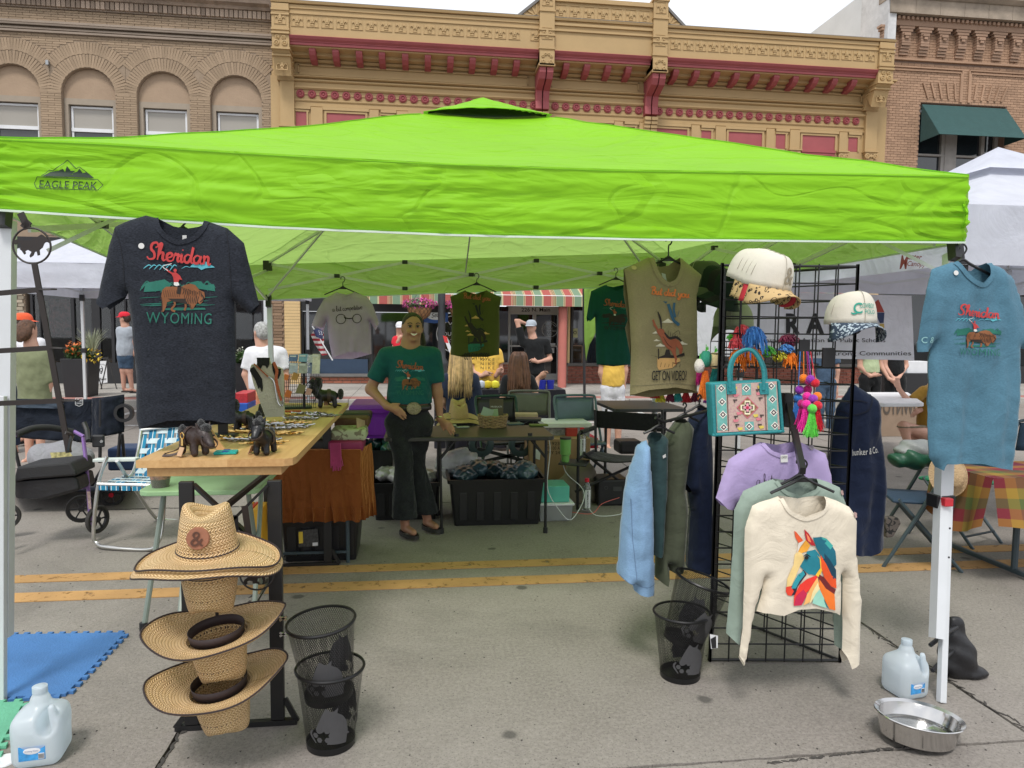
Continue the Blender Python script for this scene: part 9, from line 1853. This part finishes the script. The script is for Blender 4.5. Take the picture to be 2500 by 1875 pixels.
t=T('plastic_bag','crumpled clear plastic bag heaped on the left end of the big tote','plastic bag',C(1118,1140,5.9));body('film',lambda P:s_ell(P,(0,0,.02),(.2,.14,.14))+.03*fnoise(P,11)[...]if False else s_ell(P,(0,0,.02),(.2,.14,.14))+.018*np.sin(P[:,0]*33+3*np.sin(P[:,2]*21))*np.sin(P[:,2]*29+P[:,1]*17),(-.26,-.2,-.15),(.26,.2,.22),.014,M_poly,t)
WG=T('utility_wagon','black utility wagon with grey wheels behind the middle table','wagon',C(1210,1120,6.4));
for px in(1175,1272):MB().lathe([(.06,-.02),(.10,-.02),(.115,-.01),(.115,.01),(.10,.02),(.06,.02)],C(px,1085,6.4),20,rot=Matrix.Rotation(PI/2,3,'X')).build('wheel',M_cf,WG,smooth=True)
for P in([(1165,1130,6.4),(1300,1100,6.4)],[(1165,1095,6.4),(1300,1130,6.4)],[(1160,1135,6.4),(1310,1135,6.4)],[(1190,1060,6.5),(1270,1060,6.5)]):MB().bar(C(*P[0]),C(*P[1]),.02,.03).build('frame_bar',M_black,WG)
gbox('gear_bag','black round topped bag on the ground behind the sweatshirts','bag',1512,1570,1078,1110,6.9,.25,M_nyl,bev=.03)
ftable('folding_table','black folding table with metal legs just right of the yellow topped person',[(W(1480,990,y=6.7).x,6.4),(W(1680,990,y=6.4).x,6.4),(W(1680,990,y=6.4).x,7.2),(W(1480,990,y=6.7).x,7.2)],.78,mat('grey_black_top',(.03,.03,.033),.5),[((W(1500,1,y=6.5).x,6.5,.77),(W(1500,1,y=6.5).x,6.5,0)),((W(1650,1,y=6.5).x,6.5,.77),(W(1650,1,y=6.5).x,6.5,0))])
DC=T('covered_table','table under a dark cloth behind the seated women','table',(1.0,8.9,0));a,b=W(1060,970,y=8.8).x,W(1378,970,y=8.8).x
MB().grid(lambda u,v:(a+(b-a)*u,8.75-.04*math.sin(u*40)*v,.76-.72*v),60,6).grid(lambda u,v:(a+(b-a)*u,8.75+.7*v,.761),6,3).grid(lambda u,v:(b+.03*math.sin(v*9),8.75+.7*u,.76-.72*v),10,5).build('cloth',cloth('black_tablecloth',(.018,.018,.024)),DC,smooth='all',fix=False)
for i,(px,w_,c,lb)in enumerate(((1326,15,(.02,.03,.35),'left blue drinking cup on the dark cloth table'),(1346,15,(.02,.03,.35),'right blue drinking cup on the dark cloth table'),(1192,10,(.65,.5,.03),'yellow toy truck on the dark cloth table'),(1210,12,(.75,.68,.05),'yellow smiley ball on the dark cloth table'),(1176,9,(.5,.55,.65),'white and blue toy on the dark cloth table'))):
 p=W(px,972,y=8.78);t=T('cup' if i<2 else 'toy',lb,'cup' if i<2 else 'toy',(p.x,8.85,.762),group='blue cups' if i<2 else None);MB().lathe([(0,0),(.04,0),(.05,.11),(.046,.11),(.037,.01),(0,.01)]if i<2 else[(0,0),(.05,.02),(.06,.05),(.05,.09),(0,.11)],t.location,18).build('body',mat('cupc%d'%i,c,.4),t,smooth=True)
VT=T('velvet_table','table under a rust brown velvet cloth with ruffled hem','table',(-.5,4.7,0));M_vel=cloth('rust_velvet',(.20,.058,.012),wr=.5,rough=.8);M_vel.node_tree.nodes['Principled BSDF'].inputs['Sheen Weight'].default_value=.8;M_vel.node_tree.nodes['Principled BSDF'].inputs['Sheen Tint'].default_value=(.9,.4,.15,1)
yv=4.5;va,vb=W(655,1200,y=yv).x,W(872,1200,y=yv).x;vz=W(870,1098,y=yv).z;vh=W(760,1240,y=yv).z;vh2=W(760,1275,y=yv).z
def vface(u,v,ru=0):
 if u<.7:U=u/.7;x,y=va+(vb-va)*U,yv
 else:U=(u-.7)/.3;x,y=vb+.02+.05*U,yv+.28*U
 return x,y
MB().grid(lambda u,v:(lambda q:(q[0]+.02*nzv(u*20,v*2,4)*v+.05*v*(u>.72)*(u-.72)*2,q[1]-.03*nzv(u*30,v*1.5,1)*v,vz+(vh-vz)*v-.10*v*max(0,u-.66)))(vface(u,v)),120,12).build('cloth_drop',M_vel,VT,smooth='all',fix=False)
MB().grid(lambda u,v:(lambda q:(q[0]+.02*nzv(u*20,2,4)+.05*(u>.72)*(u-.72)*2+.006*math.cos(u*75)*v,q[1]-.03*nzv(u*30,1.5,1)-.016*math.sin(u*75+2*nzv(u*9,0,0))*(.25+v),vh+(vh2-vh)*v-.10*max(0,u-.66)+.002*math.sin(u*75)))(vface(u,v)),420,5).build('ruffle',M_vel,VT,smooth='all',fix=False)
MB().grid(lambda u,v:(va+(vb+.02-va)*u,yv+.75*v,vz),4,4).build('cloth_top',M_vel,VT,fix=False)
tb('leg',M_cf,VT,[(W(848,1390,y=4.6).x,4.6,vz),(W(850,1392,y=4.6).x,4.6,0)],.012);MB().bar((W(650,1380,y=4.6).x,4.6,.07),(W(850,1380,y=4.6).x,4.6,.07),.015,.015).build('stretcher',M_cf,VT)
M_fringe=mat('cream_leather_fringe',(.42,.30,.18),.8,var=.3)
m=MB();rr=random.Random(2)
for k in range(46):x=W(872+k*.5,1090,y=4.62+k*.006).x;z=W(880,1020+k*.3,y=4.6).z;m.tube([(x,4.6+k*.003,z),(x+.005,4.6+k*.003,z-.25),(x+.01+.02*rr.random(),4.6+k*.003,z-.46-.06*rr.random())],.004,3)
o=m.build('fringed_shawl',M_fringe,None,kind='thing',fix=False);tag(o,'long cream leather fringe hanging at the right end of the velvet table','fringe')
def bagp(px0,px1,py0,py1,y,d,mt,lb,nm='purse',amp=.3,cat='purse'):
 a,b=W(px0,py1,y=y),W(px1,py0,y=y);c=np.array([(b.x-a.x)/2,0,(b.z-a.z)/2]);t=T(nm,lb,cat,((a.x+b.x)/2,y+d/2,a.z));w,h=(b.x-a.x)/2,(b.z-a.z)/2
 body('body',lambda P:(lambda q:np.sqrt((np.maximum(q,0)**2).sum(-1))+np.minimum(q.max(-1),0)-min(w,h,d/2)*.5)(np.abs(P-np.array([0,0,h]))-np.array([w,d/2,h])+min(w,h,d/2)*.5),(-w-.02,-d/2-.02,-.02),(w+.02,d/2+.02,2*h+.02),.009,mt,t);return t,w,h
M_cow=pattern('cowhide_cream',(.42,.46,.30),(.20,.18,.12),18,'edge',.12);M_rasp=mat('raspberry_leather',(.22,.012,.07),.5);M_fpk=mat('pink_fringe',(.50,.08,.22),.8,var=.2)
bagp(806,893,1048,1078,4.55,.22,M_cow,'cream cowhide clutch lying on the raspberry bag');t,w,h=bagp(800,886,1076,1106,4.52,.25,M_rasp,'raspberry leather fringed handbag on the velvet table');m=MB();rr=random.Random(4)
for k in range(34):x=W(806+k*.75,1085,y=4.49).x;m.tube([(x,4.49,W(810,1082,y=4.49).z),(x+.004,4.485,W(810,1110,y=4.49).z),(x+.02*rr.random(),4.48,W(820,1135+rr.random()*16,y=4.49).z)],.0032,3)
m.build('fringe',M_fpk,t,kind='stuff',fix=False)
bagp(815,900,1020,1046,4.8,.25,mat('brown_hide',(.10,.045,.02),.7,bump=.5,bs=60),'brown hide purse behind the cream clutch');bagp(830,905,1008,1030,4.95,.2,mat('black_purse',(.02,.02,.02),.5),'black leather purse at the back of the purse pile');bagp(745,800,1072,1106,4.55,.25,MATS['black_purse'],'dark purses half hidden under the table edge',nm='purse')
for k,(a,b,col)in enumerate(((596,606,(.75,.33,.02)),(607,616,(.72,.06,.03)),(617,640,(.80,.42,.03)))):gbox('crate',['yellow slatted box side left of the red one','red slat box between the yellow ones','wide yellow box beside the table leg'][k],'box',a,b,1244,1345,4.35,.2,mat('crate%d'%k,col,.6),z=.05)
# ---------------------------------------------------------------- left side: table, chair, walker, wagon
M_alum=mat('aluminium_tube',(.55,.55,.53),.28,.9,var=.04);M_mint=mat('mint_tabletop',(.33,.52,.27),.5)
ftable('small_table','pale mint folding table behind the wooden table legs',[(-1.37,3.62),(-.80,3.62),(-.80,4.3),(-1.37,4.3)],.70,M_mint,[((-1.28,3.75,.69),(-1.36,3.64,0)),((-.88,3.75,.69),(-.93,4.25,0)),((-1.28,4.2,.69),(-1.2,3.66,0)),((-.9,4.2,.69),(-.85,3.7,0))],legm=mat('sage_tube',(.22,.26,.22),.4),th=.025)
p=W(392,1188,z=.70);t=T('plastic_cup','clear plastic cup of melted chocolate dessert on the mint table','cup',(p.x,p.y,.70));MB().lathe([(.040,.0),(.045,.04),(.046,.041)],t.location,24).build('dessert',mat('chocolate',(.035,.012,.008),.3,coat=.5),t,smooth=True);MB().lathe([(0,.001),(.041,.001),(.054,.085),(.056,.088),(.053,.085)],t.location,24).build('cup',mat('clear_cup',(.85,.85,.85),.05,alpha=.13,var=0),t,smooth=True);MB().lathe([(.0465,.042),(.0505,.07)],t.location,24).build('smear',mat('cream_smear',(.30,.13,.07),.4,var=.7,vs=50),t)
LC=T('lawn_chair','aluminium lawn chair with blue and white webbing at the left','lawn chair',(-2.0,5.2,0));q=lambda a,b,y:W(a,b,y=y)
M_wb=striped('blue_webbing',[(0,'#1f7fa8'),(.2,'#d8e6ea'),(.28,'#1c6f9a'),(.72,'#d8e6ea'),(.8,'#1f86ad')],'X',.066,0);M_ww=mat('white_webbing',(.60,.70,.76),.6)
for P in([(262,1115,5.1),(240,1180,5.08),(228,1300,5.05),(236,1325,5.05),(260,1336,5.0),(360,1342,4.95),(385,1325,4.95),(396,1290,4.97),(402,1200,5.0)],[(285,1125,5.15),(320,1180,5.35),(372,1255,5.7),(395,1268,5.75),(460,1272,5.8)],[(345,1052,5.45),(330,1140,5.35),(312,1168,5.3)],[(448,1040,5.45),(430,1160,5.35)],[(345,1050,5.45),(448,1038,5.45)],[(238,1182,5.05),(400,1186,5.05)]):MB().tube(spline([q(*z_)for z_ in P],6)if len(P)>2 else[q(*z_)for z_ in P],.0125,9).build('frame_tube',M_alum,LC,smooth=True)
MB().obox(q(284,1122,5.2),(.30,.06,.022),Matrix.Rotation(R(-8),3,'Z')@Matrix.Rotation(R(-2),3,'Y')).build('armrest',mat('pale_arm',(.62,.68,.66),.5),LC,bevel=.005)
A0,A1,B0,B1=q(342,1040,5.47),q(452,1036,5.47),q(326,1166,5.32),q(440,1166,5.32)
ap=lambda u,v:(A0*(1-u)+A1*u)*(1-v)+(B0*(1-u)+B1*u)*v
for i in range(5):u0=.02+i*.2;MB().grid(lambda u,v:tuple(ap(u0+.155*u,v)+Vector((0,-.004*math.cos(PI*(v*5+i)),0))),3,30).build('web_strap',M_wb,LC,smooth='all',fix=False)
for j in range(5):v0=.06+j*.19;MB().grid(lambda u,v:tuple(ap(u,v0+.10*v)+Vector((0,.004*math.cos(PI*(u*5-.1+j+.5)),0))),30,2).build('web_strap',M_ww,LC,smooth='all',fix=False)
S0,S1,S2,S3=q(240,1183,5.05),q(402,1187,5.05),q(432,1164,5.35),q(305,1160,5.35);sp=lambda u,v:(S0*(1-u)+S1*u)*(1-v)+(S3*(1-u)+S2*u)*v
for i in range(6):MB().grid(lambda u,v:tuple(sp((i+.08+.84*u)/6,v)+Vector((0,0,.005*math.cos(PI*(v*4+i))))),2,20).grid(lambda u,v:tuple(sp((i+.08+.84*u)/6,0)+Vector((0,-.01,-.035*v))),2,2).build('web_strap',M_wb,LC,smooth='all',fix=False)
for j in range(4):MB().grid(lambda u,v:tuple(sp(u,(j+.15+.6*v)/4)+Vector((0,0,.003))),16,2).build('web_strap',M_ww,LC,fix=False)
RO=T('rollator','purple wheeled walker with black padded seat at the left','walker',(-2.6,5.3,0));M_pt=mat('purple_tube',(.27,.15,.42),.3,.3)
for P in([(15,1082,5.0),(38,1062,5.0)],[(178,1052,5.35),(205,1066,5.3)],[(203,1068,5.3),(212,1150,5.25),(222,1290,5.2)],[(14,1090,5.0),(14,1200,4.95),(17,1312,4.9)],[(185,1163,5.3),(206,1168,5.28),(215,1190,5.25)],[(28,1180,5.0),(14,1200,4.98),(13,1215,4.95)],[(190,1192,5.4),(206,1190,5.28)]):MB().tube(spline([q(*z_)for z_ in P],5),.0125,8).build('frame_tube',M_pt,RO,smooth=True)
tb('back_bar',mat('black_foam',(.02,.02,.021),.8),RO,spline([q(38,1062,5.0),q(80,1046,5.15),(q(125,1044,5.25)),q(178,1054,5.35)],6),.022,n=10)
MB().prism([(q(x,y,5.05).x,q(x,y,5.05).z)for x,y in((30,1180),(40,1140),(172,1128),(184,1150),(186,1162),(60,1172))],5.05,5.35).build('seat',MATS['black_vinyl']if 'black_vinyl' in MATS else mat('black_vinyl',(.016,.016,.018),.6,bump=.6,bs=180),RO,bevel=.015)
MB().prism([(q(x,y,5.08).x,q(x,y,5.08).z)for x,y in((26,1176),(186,1164),(194,1198),(120,1218),(36,1218))],5.08,5.34).build('under_seat_bag',M_nyl,RO,bevel=.02)
def wheel(t,px,py,y,r_,mt=M_black,turn=0,spokes=6,hub=None,w=.014,tyre=mat('tyre_rubber',(.035,.033,.03),.85)):
 c=q(px,py,y);rt=Matrix.Rotation(turn,3,'Z')@Matrix.Rotation(PI/2,3,'X');wh=MB().lathe([(r_*.80,-w),(r_*.95,-w),(r_,-w*.4),(r_,w*.4),(r_*.95,w),(r_*.80,w),(r_*.80,-w)],c,32,rot=rt).build('tyre',tyre,t,smooth=True)
 MB().lathe([(r_*.72,-w*.7),(r_*.80,-w*.7),(r_*.80,w*.7),(r_*.72,w*.7),(r_*.72,-w*.7)],c,32,rot=rt).build('rim',mt,wh,smooth=True);MB().lathe([(0,-w),(r_*.2,-w),(r_*.2,w),(0,w)],c,14,rot=rt).build('hub',hub or mt,wh)
 for k in range(spokes):a=2*PI*k/spokes;d=rt@Vector((math.cos(a),math.sin(a),0));MB().bar(c+d*r_*.15,c+d*r_*.75,.012,.009).build('spoke',mt,wh)
for a in((199,1242,5.4,.10),(238,1268,5.25,.098,1.2),(15,1260,5.35,.09),(0,1300,5.0,.09,1.2)):wheel(RO,*a[:4],turn=a[4]if len(a)>4 else.35)
for P,nm in(([(205,1032,5.3),(212,1050,5.28),(216,1076,5.2)],'hand_grip'),):tb(nm,M_black,RO,[q(*z_)for z_ in P],.017)
sign('warning_sticker',polyvf([(212,1200),(220,1200),(223,1243),(216,1243)]),mat('sticker_white_red',(.62,.45,.42),.5,var=.4,vs=60),RO,5.2);sign('warning_sticker',polyvf([(10,1220),(18,1220),(18,1262),(10,1262)]),MATS['sticker_white_red'],RO,4.9);MB().box(q(224,1060,5.25).x,q(254,1060,5.25).x,5.24,5.27,q(230,1092,5.25).z,q(230,1062,5.25).z).build('cup_holder',M_black,RO,bevel=.01);sign('lettering',ptext('dr',248,1077,w=8,h=7),M_white,RO,5.235)
WA2=T('utility_wagon','folding wagon with dark navy canvas sides behind the purple walker','wagon',(-3.2,6.6,0));C_wag=cloth('navy_black_canvas',(.012,.016,.026),wr=.7,wscale=5);C_wg2=cloth('slate_canvas',(.06,.08,.11),wr=.5)
wp=lambda a,b,y=6.3:W(a,b,y=y)
MB().grid(lambda u,v:(lambda p:(p.x,p.y-.03*nzv(u*6,v*4,3),p.z))(wp(-10+235*u,972+8*u-6*u*u+(92+14*u)*v)),50,14).build('canvas_side',C_wag,WA2,smooth='all',fix=False,solid=.01)
MB().grid(lambda u,v:(lambda p:(p.x,p.y-.02*nzv(u*5,v*3,5),p.z))(wp(-10+165*u,976+9*v*2+4*u,6.27)),30,4).build('top_band',C_wg2,WA2,smooth='all',fix=False)
MB().grid(lambda u,v:(lambda p:(p.x,p.y-.06*math.sin(PI*u)-.02*nzv(u*5,v*4,8),p.z))(wp(225+78*u,972-9*u+(98-6*u)*v,6.25)),24,12).build('end_pocket',C_wag,WA2,smooth='all',fix=False,solid=.01)
sign('logo',joinvf([ptext('Mom',194,977,w=14,h=7,shear=.3),ptext('COMPASS',193,985,w=15,h=4),closed([(184,972),(202,971),(202,988),(193,992),(184,988)],1)]),M_white,WA2,6.2)
for P in([(246,975,6.2),(244,1130,6.2)],[(300,985,6.25),(288,1120,6.25)],[(298,1060,6.2),(303,1118,6.3)],[(30,1070,6.2),(60,1190,6.2)],[(265,1120,6.2),(215,1200,6.2)],[(60,1195,6.3),(300,1200,6.3)]):tb('frame_tube',M_black,WA2,[wp(*z_)for z_ in P],.013)
wheel(WA2,272,1208,6.3,.10,spokes=5,hub=C_red,turn=.2);wheel(WA2,300,1195,6.9,.09,spokes=5,turn=.2);MB().lathe([(.05,-.02),(.075,-.02),(.075,.02),(.05,.02)],wp(303,1008,6.2),20,rot=Matrix.Rotation(PI/2,3,'X')).build('cup_ring',M_black,WA2,smooth=True)
pan('floor_tray',[wp(20,1195,6.0),wp(330,1195,6.0),wp(330,1180,6.9),wp(20,1180,6.9)],C_wag,WA2,.03);t=T('duffel_bag','slumped grey printed bag lying in the wagon below the canvas','bag',wp(150,1140,6.15));body('bag',lambda P:s_ell(P,(0,0,.08),(.27,.16,.13))+.01*np.sin(P[:,0]*26+P[:,2]*18),(-.32,-.22,-.1),(.32,.22,.26),.016,cloth('grey_bag',(.27,.27,.29),wr=.7),t);sign('print_patch',polyvf([(122,1105),(170,1103),(182,1120),(178,1128),(128,1126)]),mat('yellow_sketch',(.42,.38,.17),.8,var=.6,vs=30),t,5.98)
gbox('navy_chair_seat','navy and white folded canvas beside the lawn chair','folded chair',262,345,1095,1150,6.6,.3,cloth('navy_canvas',(.03,.05,.11)),bev=.02);gbox('red_crate','red plastic crate behind the plush horse','crate',572,605,960,985,7.2,.35,mat('red_crate',(.45,.02,.03),.5,var=.3,vs=60));gbox('blue_crate','blue plastic crate under the red one','crate',572,605,985,1005,7.15,.35,mat('blue_crate',(.01,.08,.42),.5))
# ---------------------------------------------------------------- right side: banner, white table, plaid table
BN=T('banner','white banner reading Responsible Action for Public Schools under the neighbouring tent','banner',W(2000,790,y=7.45));yb=7.45;bn=lambda a,b,o=0:(lambda p:(p.x,p.y+.02*math.sin(p.x*5)-o,p.z))(W(a,b,y=yb))
BP=[(1700,706),(2228,722),(2234,880),(1705,868)];MB().grid(lambda u,v:bn((BP[0][0]*(1-u)+BP[1][0]*u)*(1-v)+(BP[3][0]*(1-u)+BP[2][0]*u)*v,(BP[0][1]*(1-u)+BP[1][1]*u)*(1-v)+(BP[3][1]*(1-u)+BP[2][1]*u)*v),40,10).build('sheet',cloth('banner_vinyl',(.72,.73,.79),thin=.1,wr=.2,rough=.5),BN,smooth='all',fix=False)
def bt_(nm,vf,mt):v,f=cut2d(*vf,20);flatprint(nm,(v,f),mt,BN,lambda a,b:bn(a,b,.006))
bt_('lettering',joinvf([ptext('R',1938,791,w=36,h=52,off=.04),ptext('A',1990,791,w=44,h=52,off=.04),ptext('P',2040,791,w=34,h=50,off=.04),ptext('S',2084,791,w=34,h=50,off=.04)]),M_btxt);bt_('lettering',ptext('Responsible Action for Public Schools',2010,832,w=305,h=13,rot=0),M_btxt);bt_('lettering',ptext('Strong Schools Build Strong Communities',2020,864,w=412,h=14),M_btxt)
bt_('roof_mark',polyvf([(2122,747),(2144,731),(2160,762),(2122,762)]),mat('banner_red',(.42,.06,.04),.6));bt_('house_mark',polyvf([(2122,763),(2160,763),(2158,788),(2148,789),(2140,772),(2124,768)]),mat('banner_navy',(.02,.04,.12),.6));bt_('post_mark',polyvf([(2148,790),(2159,790),(2161,815),(2150,815)]),mat('banner_gold',(.55,.38,.10),.6))
ftable('white_table','white plastic folding table beside the seated man',[(W(2110,930,y=7.6).x,7.3),(W(2215,930,y=7.6).x,7.3),(W(2230,930,y=8.6).x,8.7),(W(2120,930,y=8.6).x,8.7)],.73,mat('white_plastic',(.7,.7,.72),.5),[((W(2188,1,y=7.45).x,7.45,.72),(W(2205,1,y=7.45).x,7.6,0))],th=.04)
gbox('low_fence','beige board low wall with dark reversed letters beyond the white table','low wall',2100,2280,968,1078,9.6,.05,mat('beige_board',(.28,.20,.14),.8),z=0);sign('lettering',([(4380-a,b)for a,b in ptext('DOWNTOWN',2190,995,w=150,h=34,off=.02)[0]],ptext('DOWNTOWN',2190,995,w=150,h=34,off=.02)[1]),mat('brown_letters',(.10,.08,.065),.8),bpy.data.objects['low_fence'],9.59)
gbox('display_shelf','dark counter at the far right behind the standing people','counter',2195,2330,912,985,12.5,.8,M_blk,z=0);gbox('white_organizer','white plastic cubby organizer on the dark counter','organizer',2215,2268,882,911,12.6,.3,M_white)
t=T('cooler_bag','green and grey nylon bag on the navy folding chair','bag',W(2230,1118,y=4.35));body('bag',lambda P:s_ell(P,(0,0,0),(.16,.10,.075))+.008*np.sin(P[:,0]*50+P[:,2]*30),(-.19,-.14,-.13),(.19,.14,.13),.011,mat('green_nylon',(.012,.075,.04),.45,bump=.5,bs=20),t);body('top',lambda P:s_ell(P,(.02,.01,.05),(.14,.09,.075))+.006*np.sin(P[:,0]*40+P[:,2]*60),(-.16,-.12,-.05),(.19,.13,.15),.011,mat('grey_nylon',(.25,.26,.26),.5,bump=.5,bs=20),t)
p=W(2318,1160,y=3.9);t=T('round_straw_hat','round tan straw hat hanging behind the right tent leg','hat',p);MB().lathe([(0,.07),(.04,.07),(.07,.05),(.075,.0),(.13,-.01),(.125,-.015)],p,36,rot=Matrix.Rotation(R(75),3,'X')).build('straw',mat('tan_straw',(.42,.29,.16),.8,bump=1,bs=90,var=.2),t,smooth=True)
def plaid():
 m=bpy.data.materials.new('plaid_cloth');m.use_nodes=True;nt=m.node_tree;L=nt.links.new;b=nt.nodes['Principled BSDF'];g=node(nt,'ShaderNodeUVMap');sp=node(nt,'ShaderNodeSeparateXYZ');L(g.outputs[0],sp.inputs[0]);cols=[]
 for i,(ax,st_)in enumerate(((0,['#6a1c2a','#9a7f30','#5d6a36','#7a2030','#4a2444','#8a2a30','#6d1b26']),(1,['#8c2430','#b08a30','#62703c','#9a3340','#c08a3a','#7a2348']))):
  f=node(nt,'ShaderNodeMath',operation='FRACT');L(sp.outputs[ax],f.inputs[0]);r=node(nt,'ShaderNodeValToRGB');r.color_ramp.interpolation='CONSTANT';e=r.color_ramp.elements;e[0].color=(*srgb(st_[0]),1);e[1].position=1/len(st_);e[1].color=(*srgb(st_[1]),1)
  for k in range(2,len(st_)):q_=e.new(k/len(st_));q_.color=(*srgb(st_[k]),1)
  L(f.outputs[0],r.inputs[0]);cols.append(r.outputs[0])
 k=node(nt,'ShaderNodeMixRGB');k.inputs[0].default_value=.5;L(cols[0],k.inputs[1]);L(cols[1],k.inputs[2]);q_=node(nt,'ShaderNodeVectorMath',operation='SCALE');q_.inputs['Scale'].default_value=.72;L(k.outputs[0],q_.inputs[0]);L(q_.outputs[0],b.inputs['Base Color']);b.inputs['Roughness'].default_value=.9;return m
PL=T('plaid_table','table under a red, gold and green plaid cloth at the right edge','table',(3.75,4.1,0));px_,py_=W(2368,1150,y=3.75),3.75;ax0=W(2425,1165,y=3.75).x;pz=W(2400,1168,y=3.75).z
segs_=lambda u,v:(ax0+2.2*u,3.75-.03*math.sin(u*22)*v-.06*v,pz-.27*v-.05*v*math.sin(u*7)**2)
def uvgrid(fn,nu,nv,su,sv,nm,mt,pa):
 o=MB().grid(fn,nu,nv).build(nm,mt,pa,smooth='all',fix=False);me=o.data;ul=me.uv_layers.new(name='UVMap');idx=[0]*len(me.loops);me.loops.foreach_get('vertex_index',idx);ul.data.foreach_set('uv',[c for i in idx for c in((i%(nu+1))/nu*su,(i//(nu+1))/nv*sv)]);return o
M_pl=plaid();uvgrid(segs_,60,10,4.5,.8,'cloth_front',M_pl,PL);uvgrid(lambda u,v:(ax0+2.2*u,3.75+.5*v,pz+.001),10,6,4.5,1.2,'cloth_top',M_pl,PL);uvgrid(lambda u,v:(ax0-.02*math.sin(u*15)*v-.10*v*(.3+.7*(1-u)),3.75+.5*u-.05*v*(1-u),pz-.27*v-.10*v*math.sin(u*3)),30,8,1.2,.8,'cloth_side',M_pl,PL)
xl_=W(2475,1400,y=3.95).x;tb('leg',M_cf,PL,[(xl_,3.95,pz-.02),(xl_,3.95,.03)],.02);MB().bar((xl_,3.62,.03),(xl_,4.5,.03),.035,.03).build('foot',M_cf,PL,bevel=.008)
t=T('canvas_tote','small patterned tote bag hanging under the navy folding chair','bag',W(2168,1290,y=4.2));MB().prism([(W(a,b,y=4.2).x,W(a,b,y=4.2).z)for a,b in((2158,1262),(2190,1262),(2196,1275),(2175,1310),(2160,1312))],4.18,4.24).build('body',pattern('sketch_cloth',(.12,.10,.09),(.02,.02,.02),30,'edge',.1),t,bevel=.01)
